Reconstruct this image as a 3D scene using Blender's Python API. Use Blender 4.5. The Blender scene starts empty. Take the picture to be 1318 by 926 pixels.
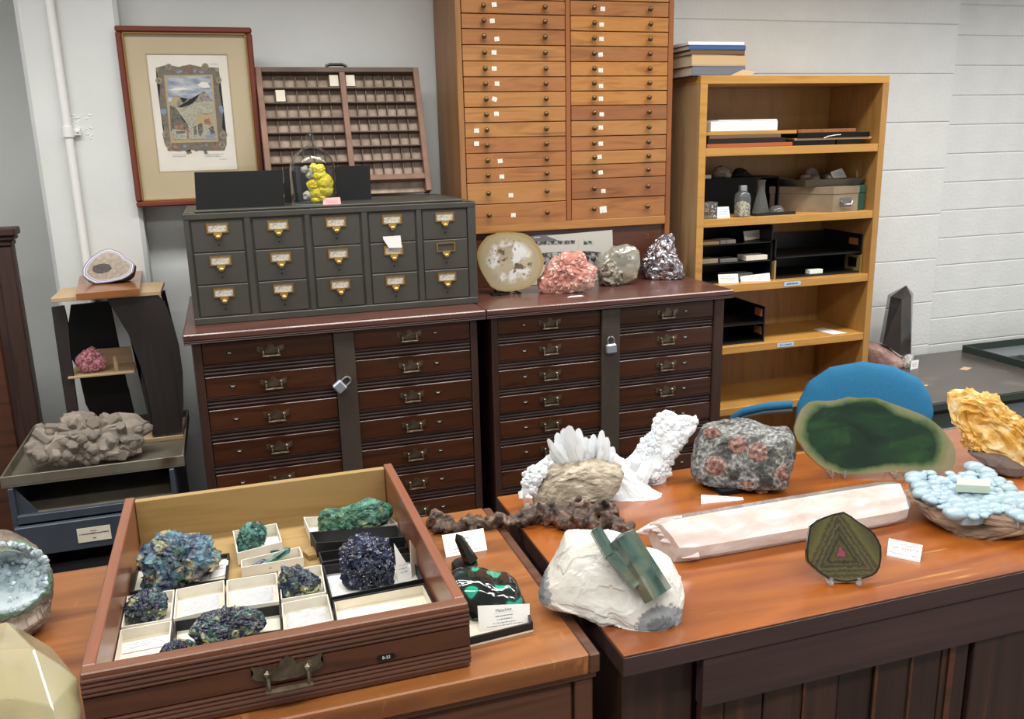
import bpy, bmesh, math, random
from mathutils import Vector, Matrix, noise as mn
from math import pi, sin, cos, radians as R

# ---------------------------------------------------------------- camera, world, lights, exposure
sc = bpy.context.scene
COL = sc.collection
F_PX, PITCH, ROLL, YAW = 1129.33, .24638, -.023164, .310367
CAM = Vector((0, 0, 1.62))
_fwd = Vector((sin(YAW)*cos(PITCH), cos(YAW)*cos(PITCH), -sin(PITCH)))
_r0 = Vector((cos(YAW), -sin(YAW), 0)); _u0 = _r0.cross(_fwd)
RIGHT = cos(ROLL)*_r0 + sin(ROLL)*_u0
UP = -sin(ROLL)*_r0 + cos(ROLL)*_u0
cd = bpy.data.cameras.new('camera'); cam = bpy.data.objects.new('camera', cd); COL.objects.link(cam)
cd.sensor_width = 36; cd.sensor_fit = 'HORIZONTAL'; cd.lens = F_PX/1318*36; cd.clip_start = .02
m = Matrix((RIGHT, UP, -_fwd)).transposed().to_4x4(); m.translation = CAM
cam.matrix_world = m
sc.camera = cam

w = bpy.data.worlds.new('world'); sc.world = w; w.use_nodes = True
w.node_tree.nodes['Background'].inputs[0].default_value = (1, .99, .97, 1)
w.node_tree.nodes['Background'].inputs[1].default_value = .55

def area(name, loc, sx, sy, power, spread=180, col=(1, .98, .94), rot=(0, 0, 0)):
    l = bpy.data.lights.new(name, 'AREA'); l.shape = 'RECTANGLE'; l.size = sx; l.size_y = sy
    l.energy = power; l.color = col; l.spread = R(spread)
    o = bpy.data.objects.new(name, l); o.location = loc; o.rotation_euler = rot; COL.objects.link(o)
for lx in (-.6, .75, 2.1, 3.5):
    area('ceiling_lamp', (lx, 2.05, 2.68), 1.2, .3, 15.5, 134)
    area('ceiling_lamp', (lx, .2, 2.68), 1.2, .3, 15, 150)
vs = sc.view_settings
vs.view_transform = 'Standard'; vs.look = 'None'; vs.gamma = 1; vs.use_curve_mapping = False
vs.exposure = .35

# ---------------------------------------------------------------- helpers
def ray(x, y):
    return RIGHT*((x-659)/F_PX) - UP*((y-463)/F_PX) + _fwd
def at(x, y, X=None, Y=None, Z=None):
    """the point of the room that a survey sighting (x, y) meets on the plane X=, Y= or Z="""
    d = ray(x, y)
    for i, v in enumerate((X, Y, Z)):
        if v is not None: return CAM + d*((v-CAM[i])/d[i])
def crop(ox, oy, s, pts):
    return [(ox+a/s, oy+b/s) for a, b in pts]
def srgb(c):
    if isinstance(c, str):
        c = [int(c[i:i+2], 16)/255 for i in (0, 2, 4)]
    return tuple((v/12.92 if v <= .04045 else ((v+.055)/1.055)**2.4) for v in c)+(1,)

MATS = {}
def M(name, col, rough=.5, metal=0, stops=None, scale=8, stretch=(1, 1, 1), detail=5, dist=0, ov=(), bump=0, bscale=40,
      trans=0, ior=1.5, sss=0, coat=0, coat_r=.1, spec=.5, rand=0, hue=0, voro=None, alpha=1, attr=None):
    """procedural material: base colour or noise ramp, overlays (scale, lo, hi, colour, stretch), optional attribute blend, bump"""
    mt = bpy.data.materials.new(name); mt.use_nodes = True; MATS[name] = mt
    nt = mt.node_tree; N = nt.nodes; L = nt.links; b = N['Principled BSDF']
    tc = N.new('ShaderNodeTexCoord'); vec = tc.outputs['Object']
    oi = None
    if rand or hue:
        oi = N.new('ShaderNodeObjectInfo')
    if rand:
        ml = N.new('ShaderNodeMath'); ml.operation = 'MULTIPLY'; ml.inputs[1].default_value = rand; L.new(oi.outputs['Random'], ml.inputs[0])
        ad = N.new('ShaderNodeVectorMath'); ad.operation = 'ADD'; L.new(vec, ad.inputs[0]); L.new(ml.outputs[0], ad.inputs[1]); vec = ad.outputs[0]
    def nz(sc_, st=(1, 1, 1), det=5, di=0):
        mp = N.new('ShaderNodeMapping'); mp.inputs['Scale'].default_value = st; L.new(vec, mp.inputs[0])
        n = N.new('ShaderNodeTexNoise'); n.inputs['Scale'].default_value = sc_; n.inputs['Detail'].default_value = det
        n.inputs['Distortion'].default_value = di; L.new(mp.outputs[0], n.inputs[0]); return n.outputs[0]
    def ramp(s, stp):
        r = N.new('ShaderNodeValToRGB'); e = r.color_ramp.elements
        while len(e) < len(stp): e.new(.5)
        for i, (p, c) in enumerate(stp): e[i].position = p; e[i].color = srgb(c)
        L.new(s, r.inputs[0]); return r.outputs[0]
    def mix(f, a, bb):
        x = N.new('ShaderNodeMix'); x.data_type = 'RGBA'
        for s, v in ((0, f), (6, a), (7, bb)):
            if isinstance(v, (tuple, float, int)): x.inputs[s].default_value = v
            else: L.new(v, x.inputs[s])
        return x.outputs[2]
    def mapr(s, lo, hi):
        r = N.new('ShaderNodeMapRange'); r.inputs[1].default_value = lo; r.inputs[2].default_value = hi; L.new(s, r.inputs[0]); return r.outputs[0]
    c = srgb(col)
    if stops: c = ramp(nz(scale, stretch, detail, dist), stops)
    if voro:
        vn = N.new('ShaderNodeTexVoronoi'); vn.inputs['Scale'].default_value = voro[0]; L.new(vec, vn.inputs[0])
        sp = N.new('ShaderNodeSeparateColor'); L.new(vn.outputs['Color'], sp.inputs[0])
        c = ramp(sp.outputs[0], voro[1])
    for o in ov:
        sc_, lo, hi, cc = o[:4]; st = o[4] if len(o) > 4 else (1, 1, 1)
        f = ramp(nz(sc_, st, 6, .3), [(lo, (0, 0, 0)), (hi, (1, 1, 1))]); c = mix(f, c, srgb(cc))
    if attr:
        an = N.new('ShaderNodeAttribute'); an.attribute_name = attr[0]
        ns = nz(attr[2] if len(attr) > 2 else 30)
        md = N.new('ShaderNodeMath'); md.operation = 'MULTIPLY_ADD'; L.new(ns, md.inputs[0]); md.inputs[1].default_value = attr[3] if len(attr) > 3 else .5
        L.new(an.outputs['Fac'], md.inputs[2])
        for lo, hi, cc in attr[1]:
            c = mix(mapr(md.outputs[0], lo, hi), c, srgb(cc))
    if hue:
        hs = N.new('ShaderNodeHueSaturation')
        mr = N.new('ShaderNodeMapRange'); mr.inputs[3].default_value = 1-hue; mr.inputs[4].default_value = 1+hue
        L.new(oi.outputs['Random'], mr.inputs[0]); L.new(mr.outputs[0], hs.inputs['Value'])
        if isinstance(c, tuple): hs.inputs['Color'].default_value = c
        else: L.new(c, hs.inputs['Color'])
        c = hs.outputs[0]
    if isinstance(c, tuple): b.inputs['Base Color'].default_value = c
    else: L.new(c, b.inputs['Base Color'])
    b.inputs['Roughness'].default_value = rough; b.inputs['Metallic'].default_value = metal
    b.inputs['Transmission Weight'].default_value = trans; b.inputs['IOR'].default_value = ior
    b.inputs['Coat Weight'].default_value = coat; b.inputs['Coat Roughness'].default_value = coat_r
    b.inputs['Specular IOR Level'].default_value = spec; b.inputs['Alpha'].default_value = alpha
    if sss:
        b.inputs['Subsurface Weight'].default_value = sss; b.inputs['Subsurface Radius'].default_value = (.02, .02, .02)
        b.inputs['Subsurface Scale'].default_value = .5
    if bump:
        bp = N.new('ShaderNodeBump'); bp.inputs['Strength'].default_value = bump; bp.inputs['Distance'].default_value = .004
        L.new(nz(bscale, stretch if stops and stretch != (1, 1, 1) else (1, 1, 1), 6), bp.inputs['Height']); L.new(bp.outputs[0], b.inputs['Normal'])
    return mt

def thin_glass(name, tint='f4f8f8', gloss=.05, k=1.35, haze=0):
    """thin clear sheet: lets light straight through, mirrors more at grazing angles"""
    mt = bpy.data.materials.new(name); mt.use_nodes = True; MATS[name] = mt; nt = mt.node_tree; N = nt.nodes; L = nt.links
    N.remove(N['Principled BSDF']); out = N['Material Output']
    t = N.new('ShaderNodeBsdfTransparent'); t.inputs[0].default_value = srgb(tint); g = N.new('ShaderNodeBsdfGlossy'); g.inputs['Roughness'].default_value = gloss
    lw = N.new('ShaderNodeLayerWeight'); lw.inputs[0].default_value = .5; pw = N.new('ShaderNodeMath'); pw.operation = 'POWER'; L.new(lw.outputs['Facing'], pw.inputs[0]); pw.inputs[1].default_value = 3.5
    f = N.new('ShaderNodeMath'); f.operation = 'MULTIPLY_ADD'; L.new(pw.outputs[0], f.inputs[0]); f.inputs[1].default_value = k-1; f.inputs[2].default_value = .035; mx = N.new('ShaderNodeMixShader')
    L.new(f.outputs[0], mx.inputs[0]); L.new(t.outputs[0], mx.inputs[1]); L.new(g.outputs[0], mx.inputs[2]); res = mx.outputs[0]
    if haze:
        df = N.new('ShaderNodeBsdfDiffuse'); df.inputs[0].default_value = srgb('e6eaea'); m2 = N.new('ShaderNodeMixShader'); m2.inputs[0].default_value = haze
        L.new(res, m2.inputs[1]); L.new(df.outputs[0], m2.inputs[2]); res = m2.outputs[0]
    L.new(res, out.inputs[0])
class MB:
    """collects shapes in one bmesh"""
    def __init__(s): s.bm = bmesh.new()
    def _tag(s, vs, mat4):
        if mat4 is not None: bmesh.ops.transform(s.bm, matrix=mat4, verts=vs)
    def box(s, x0, x1, y0, y1, z0, z1, bev=0, mat4=None):
        r = bmesh.ops.create_cube(s.bm, size=1); v = r['verts']
        for q in v:
            q.co = Vector(((x0+x1)/2+q.co.x*(x1-x0), (y0+y1)/2+q.co.y*(y1-y0), (z0+z1)/2+q.co.z*(z1-z0)))
        if bev:
            es = list({e for q in v for e in q.link_edges})
            rr = bmesh.ops.bevel(s.bm, geom=es, offset=bev, segments=1, profile=.5, affect='EDGES')
            v = list({q for f in rr['faces'] for q in f.verts} | {q for q in v if q.is_valid})
        s._tag(v, mat4); return s
    def hexa(s, b4, t4):
        """solid from 4 bottom and 4 top corners (counter-clockwise)"""
        v = [s.bm.verts.new(p) for p in list(b4)+list(t4)]
        for f in ((3, 2, 1, 0), (4, 5, 6, 7), (0, 1, 5, 4), (1, 2, 6, 5), (2, 3, 7, 6), (3, 0, 4, 7)): s.bm.faces.new([v[i] for i in f])
        return s
    def cyl(s, p0, p1, r0, r1=None, n=12, cap=True):
        p0 = Vector(p0); p1 = Vector(p1); r1 = r0 if r1 is None else r1
        d = (p1-p0); q = d.to_track_quat('Z', 'Y').to_matrix()
        A = []; B = []
        for i in range(n):
            o = q @ Vector((cos(2*pi*i/n), sin(2*pi*i/n), 0))
            A.append(s.bm.verts.new(p0+o*r0)); B.append(s.bm.verts.new(p1+o*r1))
        for i in range(n):
            j = (i+1) % n; s.bm.faces.new((A[i], A[j], B[j], B[i]))
        if cap: s.bm.faces.new(A[::-1]); s.bm.faces.new(B)
        return s
    def tube(s, pts, r, n=8):
        rings = []
        pts = [Vector(p) for p in pts]
        for k, p in enumerate(pts):
            d = (pts[min(k+1, len(pts)-1)]-pts[max(k-1, 0)]); q = d.to_track_quat('Z', 'Y').to_matrix()
            rings.append([s.bm.verts.new(p+q @ Vector((r*cos(2*pi*i/n), r*sin(2*pi*i/n), 0))) for i in range(n)])
        for a, b in zip(rings, rings[1:]):
            best = min(range(n), key=lambda o: sum((a[i].co-b[(i+o) % n].co).length for i in range(n)))
            for i in range(n):
                j = (i+1) % n; s.bm.faces.new((a[i], a[j], b[(j+best) % n], b[(i+best) % n]))
        s.bm.faces.new(rings[0][::-1]); s.bm.faces.new(rings[-1]); return s
    def lathe(s, prof, c=(0, 0, 0), n=32, sq=None):
        c = Vector(c); rings = []
        for r, z in prof:
            if r < 1e-6: rings.append([s.bm.verts.new(c+Vector((0, 0, z)))])
            else:
                ring = []
                for i in range(n):
                    a = 2*pi*i/n; k = 1
                    if sq: k = 1/((abs(cos(a))**sq+abs(sin(a))**sq)**(1/sq))
                    ring.append(s.bm.verts.new(c+Vector((r*k*cos(a), r*k*sin(a), z))))
                rings.append(ring)
        for a, b in zip(rings, rings[1:]):
            for i in range(n):
                j = (i+1) % n
                if len(a) == 1 and len(b) == 1: continue
                if len(a) == 1: s.bm.faces.new((a[0], b[i], b[j]))
                elif len(b) == 1: s.bm.faces.new((a[i], b[0], a[j]))
                else: s.bm.faces.new((a[i], b[i], b[j], a[j]))
        return s
    def poly(s, front, off):
        """flat outline (3D points) given a thickness vector"""
        off = Vector(off); a = [s.bm.verts.new(p) for p in front]; b = [s.bm.verts.new(Vector(p)+off) for p in front]
        n = len(a)
        f = [s.bm.faces.new(a), s.bm.faces.new(b[::-1])]
        for i in range(n):
            j = (i+1) % n; s.bm.faces.new((a[j], a[i], b[i], b[j]))
        bmesh.ops.triangulate(s.bm, faces=f); return s
    def ico(s, c, r, sub=2, sq=(1, 1, 1)):
        c = Vector(c); v = bmesh.ops.create_icosphere(s.bm, subdivisions=sub, radius=r)['verts']
        for q in v: q.co = c+Vector((q.co.x*sq[0], q.co.y*sq[1], q.co.z*sq[2]))
        return s
    def crystal(s, p0, p1, r, tip=.3, n=6, taper=.9, rot=0, flat=1):
        """prism with a pointed end from p0 to p1"""
        p0 = Vector(p0); p1 = Vector(p1); d = p1-p0; q = d.to_track_quat('Z', 'Y').to_matrix(); h = d.length
        def ring(z, rr): return [s.bm.verts.new(p0+q @ Vector((rr*cos(2*pi*i/n+rot), rr*flat*sin(2*pi*i/n+rot), z))) for i in range(n)]
        a = ring(0, r); b = ring(h*(1-tip), r*taper); t = s.bm.verts.new(p1)
        s.bm.faces.new(a[::-1])
        for i in range(n):
            j = (i+1) % n; s.bm.faces.new((a[i], a[j], b[j], b[i])); s.bm.faces.new((b[i], b[j], t))
        return s
    def mesh(s, name, mat, smooth=False, inv=None):
        if inv is not None: bmesh.ops.transform(s.bm, matrix=inv, verts=s.bm.verts)
        bmesh.ops.recalc_face_normals(s.bm, faces=s.bm.faces)
        me = bpy.data.meshes.new(name); s.bm.to_mesh(me); s.bm.free()
        for mm in (mat if isinstance(mat, (list, tuple)) else [mat]): me.materials.append(MATS[mm] if isinstance(mm, str) else mm)
        if smooth:
            me.polygons.foreach_set('use_smooth', [True]*len(me.polygons))
            if smooth != 'all': me.set_sharp_from_angle(angle=R(smooth if smooth is not True else 40))
        return me

def link(name, data, parent=None, loc=(0, 0, 0)):
    o = bpy.data.objects.new(name, data); COL.objects.link(o); o.location = loc
    if parent: o.parent = parent
    return o
def props(o, label=None, cat=None, group=None, kind=None):
    for k, v in (('label', label), ('category', cat), ('group', group), ('kind', kind)):
        if v: o[k] = v
    return o
class Thing:
    """an Empty at the base of a thing; parts are given in room coordinates"""
    def __init__(s, name, label, cat, loc, rz=0, group=None, kind=None):
        s.o = link(name, None); s.o.location = loc; s.o.rotation_euler = (0, 0, rz)
        s.o.empty_display_size = .02
        props(s.o, label, cat, group, kind)
        s.inv = (Matrix.Translation(Vector(loc)) @ Matrix.Rotation(rz, 4, 'Z')).inverted()
    def add(s, name, mb, mat, parent=None, smooth=False, label=None, kind=None):
        me = mb.mesh(name, mat, smooth, s.inv)
        return props(link(name, me, parent or s.o), label, kind=kind)
    def put(s, name, me, loc, parent=None, rot=None):
        o = link(name, me, parent or s.o, loc)
        if rot: o.rotation_euler = rot
        return o
def single(name, label, cat, mb, mat, loc, smooth=False, group=None, kind=None):
    me = mb.mesh(name, mat, smooth, Matrix.Translation(-Vector(loc)))
    return props(link(name, me, None, loc), label, cat, group, kind)
def struct(name, mb, mat, parent=None, smooth=False):
    me = mb.mesh(name, mat, smooth); return props(link(name, me, parent), kind='structure' if not parent else None)
def text(body, size, mat, parent, mat4, align='CENTER'):
    """lettering as thin mesh, laid by mat4 (relative to parent)"""
    cu = bpy.data.curves.new('lettering', 'FONT'); cu.body = body; cu.size = size; cu.align_x = align; cu.align_y = 'CENTER'; cu.extrude = .00005
    to = bpy.data.objects.new('tmp', cu); COL.objects.link(to)
    me = bpy.data.meshes.new_from_object(to); bpy.data.objects.remove(to)
    me.transform(mat4); me.materials.clear(); me.materials.append(MATS[mat])
    return link('lettering', me, parent)
def strokes(mb, x0, x1, y, h, rnd, mat4, step=.5):
    """a row of small ink marks for writing too small to read"""
    x = x0
    while x < x1:
        wd = h*rnd.uniform(.25, .7)
        mb.box(x, min(x+wd, x1), y-h*.5*rnd.uniform(.3, 1), y+h*.5*rnd.uniform(.3, 1), 0, .00015, 0, mat4)
        x += wd+h*rnd.choice((.18, .2, .2, .6))*step*2
def frame_at(p, ex, ey):
    """matrix with x along ex, y along ey (orthonormalised), origin p"""
    ex = Vector(ex).normalized(); ez = ex.cross(Vector(ey)).normalized(); ey = ez.cross(ex)
    mm = Matrix((ex, ey, ez)).transposed().to_4x4(); mm.translation = p; return mm

def radial(poly):
    n = len(poly)
    def f(th):
        dx, dy = cos(th), sin(th); best = 0
        for i in range(n):
            (x0, y0), (x1, y1) = poly[i], poly[(i+1) % n]
            ex, ey = x1-x0, y1-y0; den = dx*ey-dy*ex
            if abs(den) < 1e-12: continue
            t = (x0*ey-y0*ex)/den; u = (x0*dy-y0*dx)/den
            if t > 0 and -1e-6 <= u <= 1+1e-6: best = max(best, t)
        return best
    K = 360; tab = [f(2*pi*i/K-pi) for i in range(K)]
    for i in range(K):
        if tab[i] == 0: tab[i] = tab[i-1]
    def g(th):
        x = (th+pi)/(2*pi)*K; i = int(math.floor(x)); fr = x-i; return tab[i % K]*(1-fr)+tab[(i+1) % K]*fr
    return g
def hsh(v, k):
    return mn.noise_vector(Vector(v)*37.7+Vector((k*7.3, k*3.1, k*5.7)))
def rock(name, label, cat, pts, zs, h, depth, mat, seed=0, amp=.05, freq=2.5, facet=0, ffreq=5, bot=0, bfreq=6, sub=5, e=.8,
         smooth=False, parent=None, group=None, cavity=None, flatz=True, tilt=0, kind=None, extra=None, Yc=None, zmax=None):
    """stone whose outline seen from the aisle is pts; h = height of its middle above the support zs, depth = half thickness"""
    cx = sum(p[0] for p in pts)/len(pts); cy = sum(p[1] for p in pts)/len(pts)
    c = at(cx, cy, Y=Yc) if Yc else at(cx, cy, Z=zs+h)
    d = (c-CAM).normalized()
    r = d.cross(Vector((0, 0, 1))).normalized(); u = r.cross(d)
    wv = (Vector((d.x, d.y, 0)).normalized() + Vector((0, 0, tilt))).normalized()
    pl = []
    for x, y in pts:
        q = ray(x, y); t = (c-CAM).dot(d)/q.dot(d); v = CAM+q*t-c; pl.append((v.dot(r), v.dot(u)))
    g = radial(pl); H = (max(p[1] for p in pl)-min(p[1] for p in pl))/2; W = (max(p[0] for p in pl)-min(p[0] for p in pl))/2
    S = (H*W)**.5; k = H/math.hypot(H, abs(wv.dot(u))*depth)
    bm = bmesh.new(); bmesh.ops.create_icosphere(bm, subdivisions=sub, radius=1)
    lay = bm.verts.layers.float.new('rim')
    for v in bm.verts:
        a, cc, b = v.co.x, v.co.y, v.co.z
        n0 = v.co.copy(); s = math.hypot(a, b); th = math.atan2(b, a); rho = g(th)
        sp = s**e
        ip = Vector((rho*sp*cos(th), 0, rho*sp*sin(th)*k)); dep = (abs(cc)**e)*(1 if cc > 0 else -1)*depth
        p = c+r*ip.x+u*ip.z+wv*dep
        nn = (r*n0.x+u*n0.z+wv*n0.y)
        q = n0+Vector((seed*3.1, seed*1.7, seed*.9)); dd = 0
        if amp: dd += amp*mn.fractal(q*freq, 1, 2, 4)
        if facet:
            ds, ps = mn.voronoi(q*ffreq); cp = ps[0]; dr = hsh(cp, 1)
            dd += facet*((q*ffreq-cp).dot(dr)*1.2+dr.x*.6)
        if bot:
            ds, ps = mn.voronoi(q*bfreq); dd += bot*(.6-ds[0])*1.6
        fl = 1
        if cavity:
            cxp, cyp, rx, ry, dp = cavity
            ex = (ip.x/W-cxp)/rx; ey = (ip.z/H-cyp)/ry; rr = math.hypot(ex, ey)+.10*mn.noise(q*5)
            if cc < 0:
                v[lay] = max(0, min(1, 1.35-rr))
                if rr < 1: p += wv*(dp*(1-rr**2.5)*depth)
                p += wv*max(0, -(p-c).dot(wv)-depth*.62)*(1 if rr < 1.25 else 0)
        elif extra: v[lay] = extra(ip.x/W, ip.z/H, cc)
        p += nn*(dd*S)
        if zmax and p.z > zmax: p.z = zmax+(p.z-zmax)*.04
        v.co = p
    if flatz:
        zmin = min(v.co.z for v in bm.verts); zm = max(v.co.z for v in bm.verts)
        for v in bm.verts:
            if zmin > zs:
                t = (v.co.z-zmin)/(zm-zmin); v.co.z -= (zmin-zs)*(1-t)**2
            if v.co.z < zs: v.co.z = zs+.0003*mn.noise(v.co*300)**2
    bmesh.ops.recalc_face_normals(bm, faces=bm.faces)
    base = Vector((c.x, c.y, zs))
    me = bpy.data.meshes.new(name); bm.to_mesh(me); bm.free()
    if parent is not None: me.transform(parent.inv)
    else: me.transform(Matrix.Translation(-base))
    me.materials.append(MATS[mat])
    if smooth: me.polygons.foreach_set('use_smooth', [True]*len(me.polygons))
    if parent is not None: o = link(name, me, parent.o); return props(o, kind=kind)
    o = link(name, me, None, base); o['c'] = list(c); del o['c']
    props(o, label, cat, group, kind); return o
def base_of(pts, zs, h, Yc=None):
    cx = sum(p[0] for p in pts)/len(pts); cy = sum(p[1] for p in pts)/len(pts)
    c = at(cx, cy, Y=Yc) if Yc else at(cx, cy, Z=zs+h); return Vector((c.x, c.y, zs))
def slab(thing, name, pts, p0, nrm, thick, mat, rings=8, parent=None, back=None, bulge=0):
    """polished slice: outline pts sighted on the plane through p0 with normal nrm (towards the viewer); vertex value rim = 0 centre .. 1 edge"""
    nrm = Vector(nrm).normalized(); P = []
    for x, y in pts:
        d = ray(x, y); P.append(CAM+d*((p0-CAM).dot(nrm)/d.dot(nrm)))
    c = sum(P, Vector())/len(P)
    Q = []
    for i in range(len(P)):            # subdivide the outline, slightly uneven
        a, b = P[i], P[(i+1) % len(P)]
        for t in (0, .34, .67): Q.append(a.lerp(b, t))
    n = len(Q); bm = bmesh.new(); lay = bm.verts.layers.float.new('rim')
    prev = None; cv = bm.verts.new(c); cv[lay] = 0
    for k in range(1, rings+1):
        ring = []
        for q in Q:
            v = bm.verts.new(c.lerp(q, k/rings)); v[lay] = k/rings; ring.append(v)
        for i in range(n):
            j = (i+1) % n
            if prev: bm.faces.new((prev[i], ring[i], ring[j], prev[j]))
            else: bm.faces.new((cv, ring[i], ring[j]))
        prev = ring
    bk = []
    for q in Q:
        v = bm.verts.new(c.lerp(q, 1.0 if not back else back)-nrm*thick); v[lay] = 1.2; bk.append(v)
    for i in range(n):
        j = (i+1) % n; bm.faces.new((prev[i], bk[i], bk[j], prev[j]))
    f = bm.faces.new(bk[::-1]); bmesh.ops.triangulate(bm, faces=[f])
    bmesh.ops.recalc_face_normals(bm, faces=bm.faces)
    bmesh.ops.transform(bm, matrix=thing.inv, verts=bm.verts)
    me = bpy.data.meshes.new(name); bm.to_mesh(me); bm.free(); me.materials.append(MATS[mat])
    return link(name, me, parent or thing.o)
def tray_box(name, label, q, z0, hgt, t, outer, inner, group, cat='box', card=None, lip=None, lim=(-.1895, .2345, 1.0085, 1.5125)):
    """open specimen box from the 4 sighted corners of its rim (front-left, front-right, back-right, back-left)"""
    P = [at(x, y, Z=z0+hgt) for x, y in q]; c = sum(P, Vector())/4
    P = [c+(p-c)*.985 for p in P]
    for p in P: p.x = min(max(p.x, lim[0]), lim[1]); p.y = min(max(p.y, lim[2]), lim[3])
    base = Vector((c.x, c.y, z0))
    T = Thing(name, label, cat, base, 0, group)
    def lv(pts, z): return [Vector((p.x, p.y, z)) for p in pts]
    def inset(k):
        out = []
        for i in range(4):
            a = (P[(i+1) % 4]-P[i]).normalized(); b = (P[i-1]-P[i]).normalized(); out.append(P[i]+(a+b)*k)
        return out
    I = inset(t)
    mb = MB()
    for i in range(4):
        j = (i+1) % 4
        mb.hexa(lv((P[i], P[j], I[j], I[i]), z0+.001), lv((P[i], P[j], I[j], I[i]), z0+hgt))
    T.add('wall', mb, outer)
    I2 = inset(t*1.01); mb = MB(); mb.hexa(lv(I2, z0), lv(I2, z0+.0025)); T.add('floor_lining', mb, inner)
    if lip:
        J = inset(t*1.6); mb = MB()
        for i in range(4):
            j = (i+1) % 4
            mb.hexa(lv((I2[i], I2[j], J[j], J[i]), z0+.003), lv((I2[i], I2[j], J[j], J[i]), z0+hgt-.002))
        T.add('inner_wall', mb, inner)
    return T, P, base
# ---------------------------------------------------------------- materials
def wood(name, a, b, c, rough=.4, scale=3, st=(1.2, 14, 14), coat=0, rand=5, hue=0, bump=.08, ov=(), dist=.6, coat_r=.15):
    M(name, a, rough, stops=[(.3, a), (.5, b), (.7, c)], scale=scale, stretch=st, detail=8, dist=dist, coat=coat, coat_r=coat_r, rand=rand, hue=hue, bump=bump, bscale=6, ov=ov)
M('wall_paint', 'd2d5d3', .6, stops=[(.3, 'cdd0ce'), (.7, 'd7dad8')], scale=3, bump=.25, bscale=30)
M('block_paint', 'd9dbd9', .5, stops=[(.3, 'd5d7d5'), (.7, 'dddfdd')], scale=6, bump=.45, bscale=70)
M('pipe_paint', 'e2e3e0', .4)
M('floor_tile', '5a554e', .4, stops=[(.3, '4e4a44'), (.7, '66615a')], scale=20)
M('ceiling_paint', 'd8d6d0', .8)
wood('dark_wood', '2f1913', '3a2018', '24130e', .45, coat=.05)
wood('dark_wood_v', '33201a', '3d261e', '271713', .42, st=(14, 14, 1.2), coat=.1)
wood('drawer_wood', '3d1f11', '472714', '30180c', .36, coat=.18, hue=.15)
wood('drawer_panel_wood', '48281a', '54301f', '3b2014', .36, coat=.12)
wood('top_wood', '4a2b22', '5b3930', '3c211a', .35, coat=.3)
M('bar_paint', '3d342c', .5, stops=[(.3, '38302a'), (.7, '443a31')], scale=12)
wood('table_wood', '85512a', '976033', '714222', .3, scale=2.2, st=(1, 9, 9), coat=.5, coat_r=.2, ov=((14, .64, .74, 'a06a3c', (4, 1, 1)), (5, .58, .8, '6b3a20', (1, 3, 1))))
wood('table_wood_right', '8a4410', '9a5416', '763809', .3, scale=2, st=(1, 8, 8), coat=.9, coat_r=.17, ov=((9, .66, .70, 'b07a40', (.4, 5, 1)), (4, .5, .75, '743a12', (1, 2, 1))))
wood('table_body_wood', '4c2f1e', '593826', '3f2617', .4, scale=3)
M('apron_wood', '3d2c2a', .38, stops=[(.3, '362725'), (.7, '45322f')], scale=3, stretch=(1, 16, 16), detail=8, bump=.1, bscale=6)
M('plank_wood', '34221b', .42, stops=[(.3, '2a1b17'), (.6, '38241c'), (.8, '54321f')], scale=3, stretch=(16, 16, 1), detail=8, rand=9, hue=.3, bump=.1, bscale=6)
M('void', '0a0908', .9)
wood('honey_wood', 'b4823a', 'be8d45', 'a57432', .42, scale=2.4, st=(1, 1.4, 12), coat=.1, bump=.03)
wood('honey_wood_side', 'a3763c', 'ad8146', '946a33', .42, scale=2.4, st=(8, 8, 1), coat=.1, bump=.03)
wood('veneer_worn', 'a5845c', 'b09068', '957650', .5, scale=2.4, st=(8, 8, 1), bump=.03)
wood('cab_frame_wood', '8a5228', '965b2e', '784520', .4, st=(10, 10, 1.2), coat=.15)
wood('cab_side_wood', '8d6237', '976b3e', '7d552e', .45, st=(8, 8, .8))
for k, (a, b, c) in enumerate((('a06c38', 'ae7a44', '90602f'), ('966032', 'a36c3c', '85532a'), ('935d33', 'a0693b', '82502b'), ('a46a32', 'b67d3f', '8f5927'), ('875230', '955f37', '744526'))):
    wood('drawer_front_%d' % k, a, b, c, .38, scale=2.2, st=(1.4, 9, 16), coat=.2, rand=20, dist=1.2, bump=.03)
wood('box_pine', '967a4c', 'a28655', '866b40', .5, scale=2.5, st=(1, 10, 12))
wood('box_side_wood', '7a4a34', '87553e', '6b3e2a', .36, scale=2.5, st=(10, 1, 10), coat=.2)
wood('box_rim_wood', '68402b', '744a33', '583423', .38, coat=.1)
wood('dark_stand', '241e1b', '2a2320', '1e1917', .5, st=(12, 12, 1))
wood('tan_ply', 'a98f6c', 'b49a78', '9c8260', .5, st=(1, 10, 10))
M('brass_dark', '6a5f4f', .34, .8, stops=[(.3, '574d40'), (.7, '8a7d69')], scale=60, bump=.2, bscale=120)
M('brass', 'a8803e', .3, .9)
M('gold_pull', 'c0a263', .3, .9)
M('knob_metal', '6e5a3c', .35, .8)
M('steel', 'b4b8be', .28, .9)
M('steel_body', 'a9b0ba', .4, .6)
M('black_plastic', '0f1011', .4)
M('black_card', '121214', .6)
M('black_board', '08090a', .6, spec=.25)
M('white_card', 'e8e8e4', .6)
M('cream_card', 'ddd6c3', .65, stops=[(.3, 'd6cdb8'), (.7, 'e4decd')], scale=20)
M('box_paper', 'd9d4c6', .65, stops=[(.3, 'd0cabb'), (.7, 'e0dccf')], scale=15)
M('sticker', 'e6e2d4', .6, ov=((90, .58, .66, '8c887c'),))
M('slip', 'c2bdb0', .55, ov=((260, .54, .60, '77736a', (.6, 1, 2.2)),))
M('ink', '3c3c42', .6); M('ink_light', '7d7f88', .6)
M('grey_green_metal', '403f38', .45, .15, stops=[(.3, '3c3b35'), (.7, '45443d')], scale=10)
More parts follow.
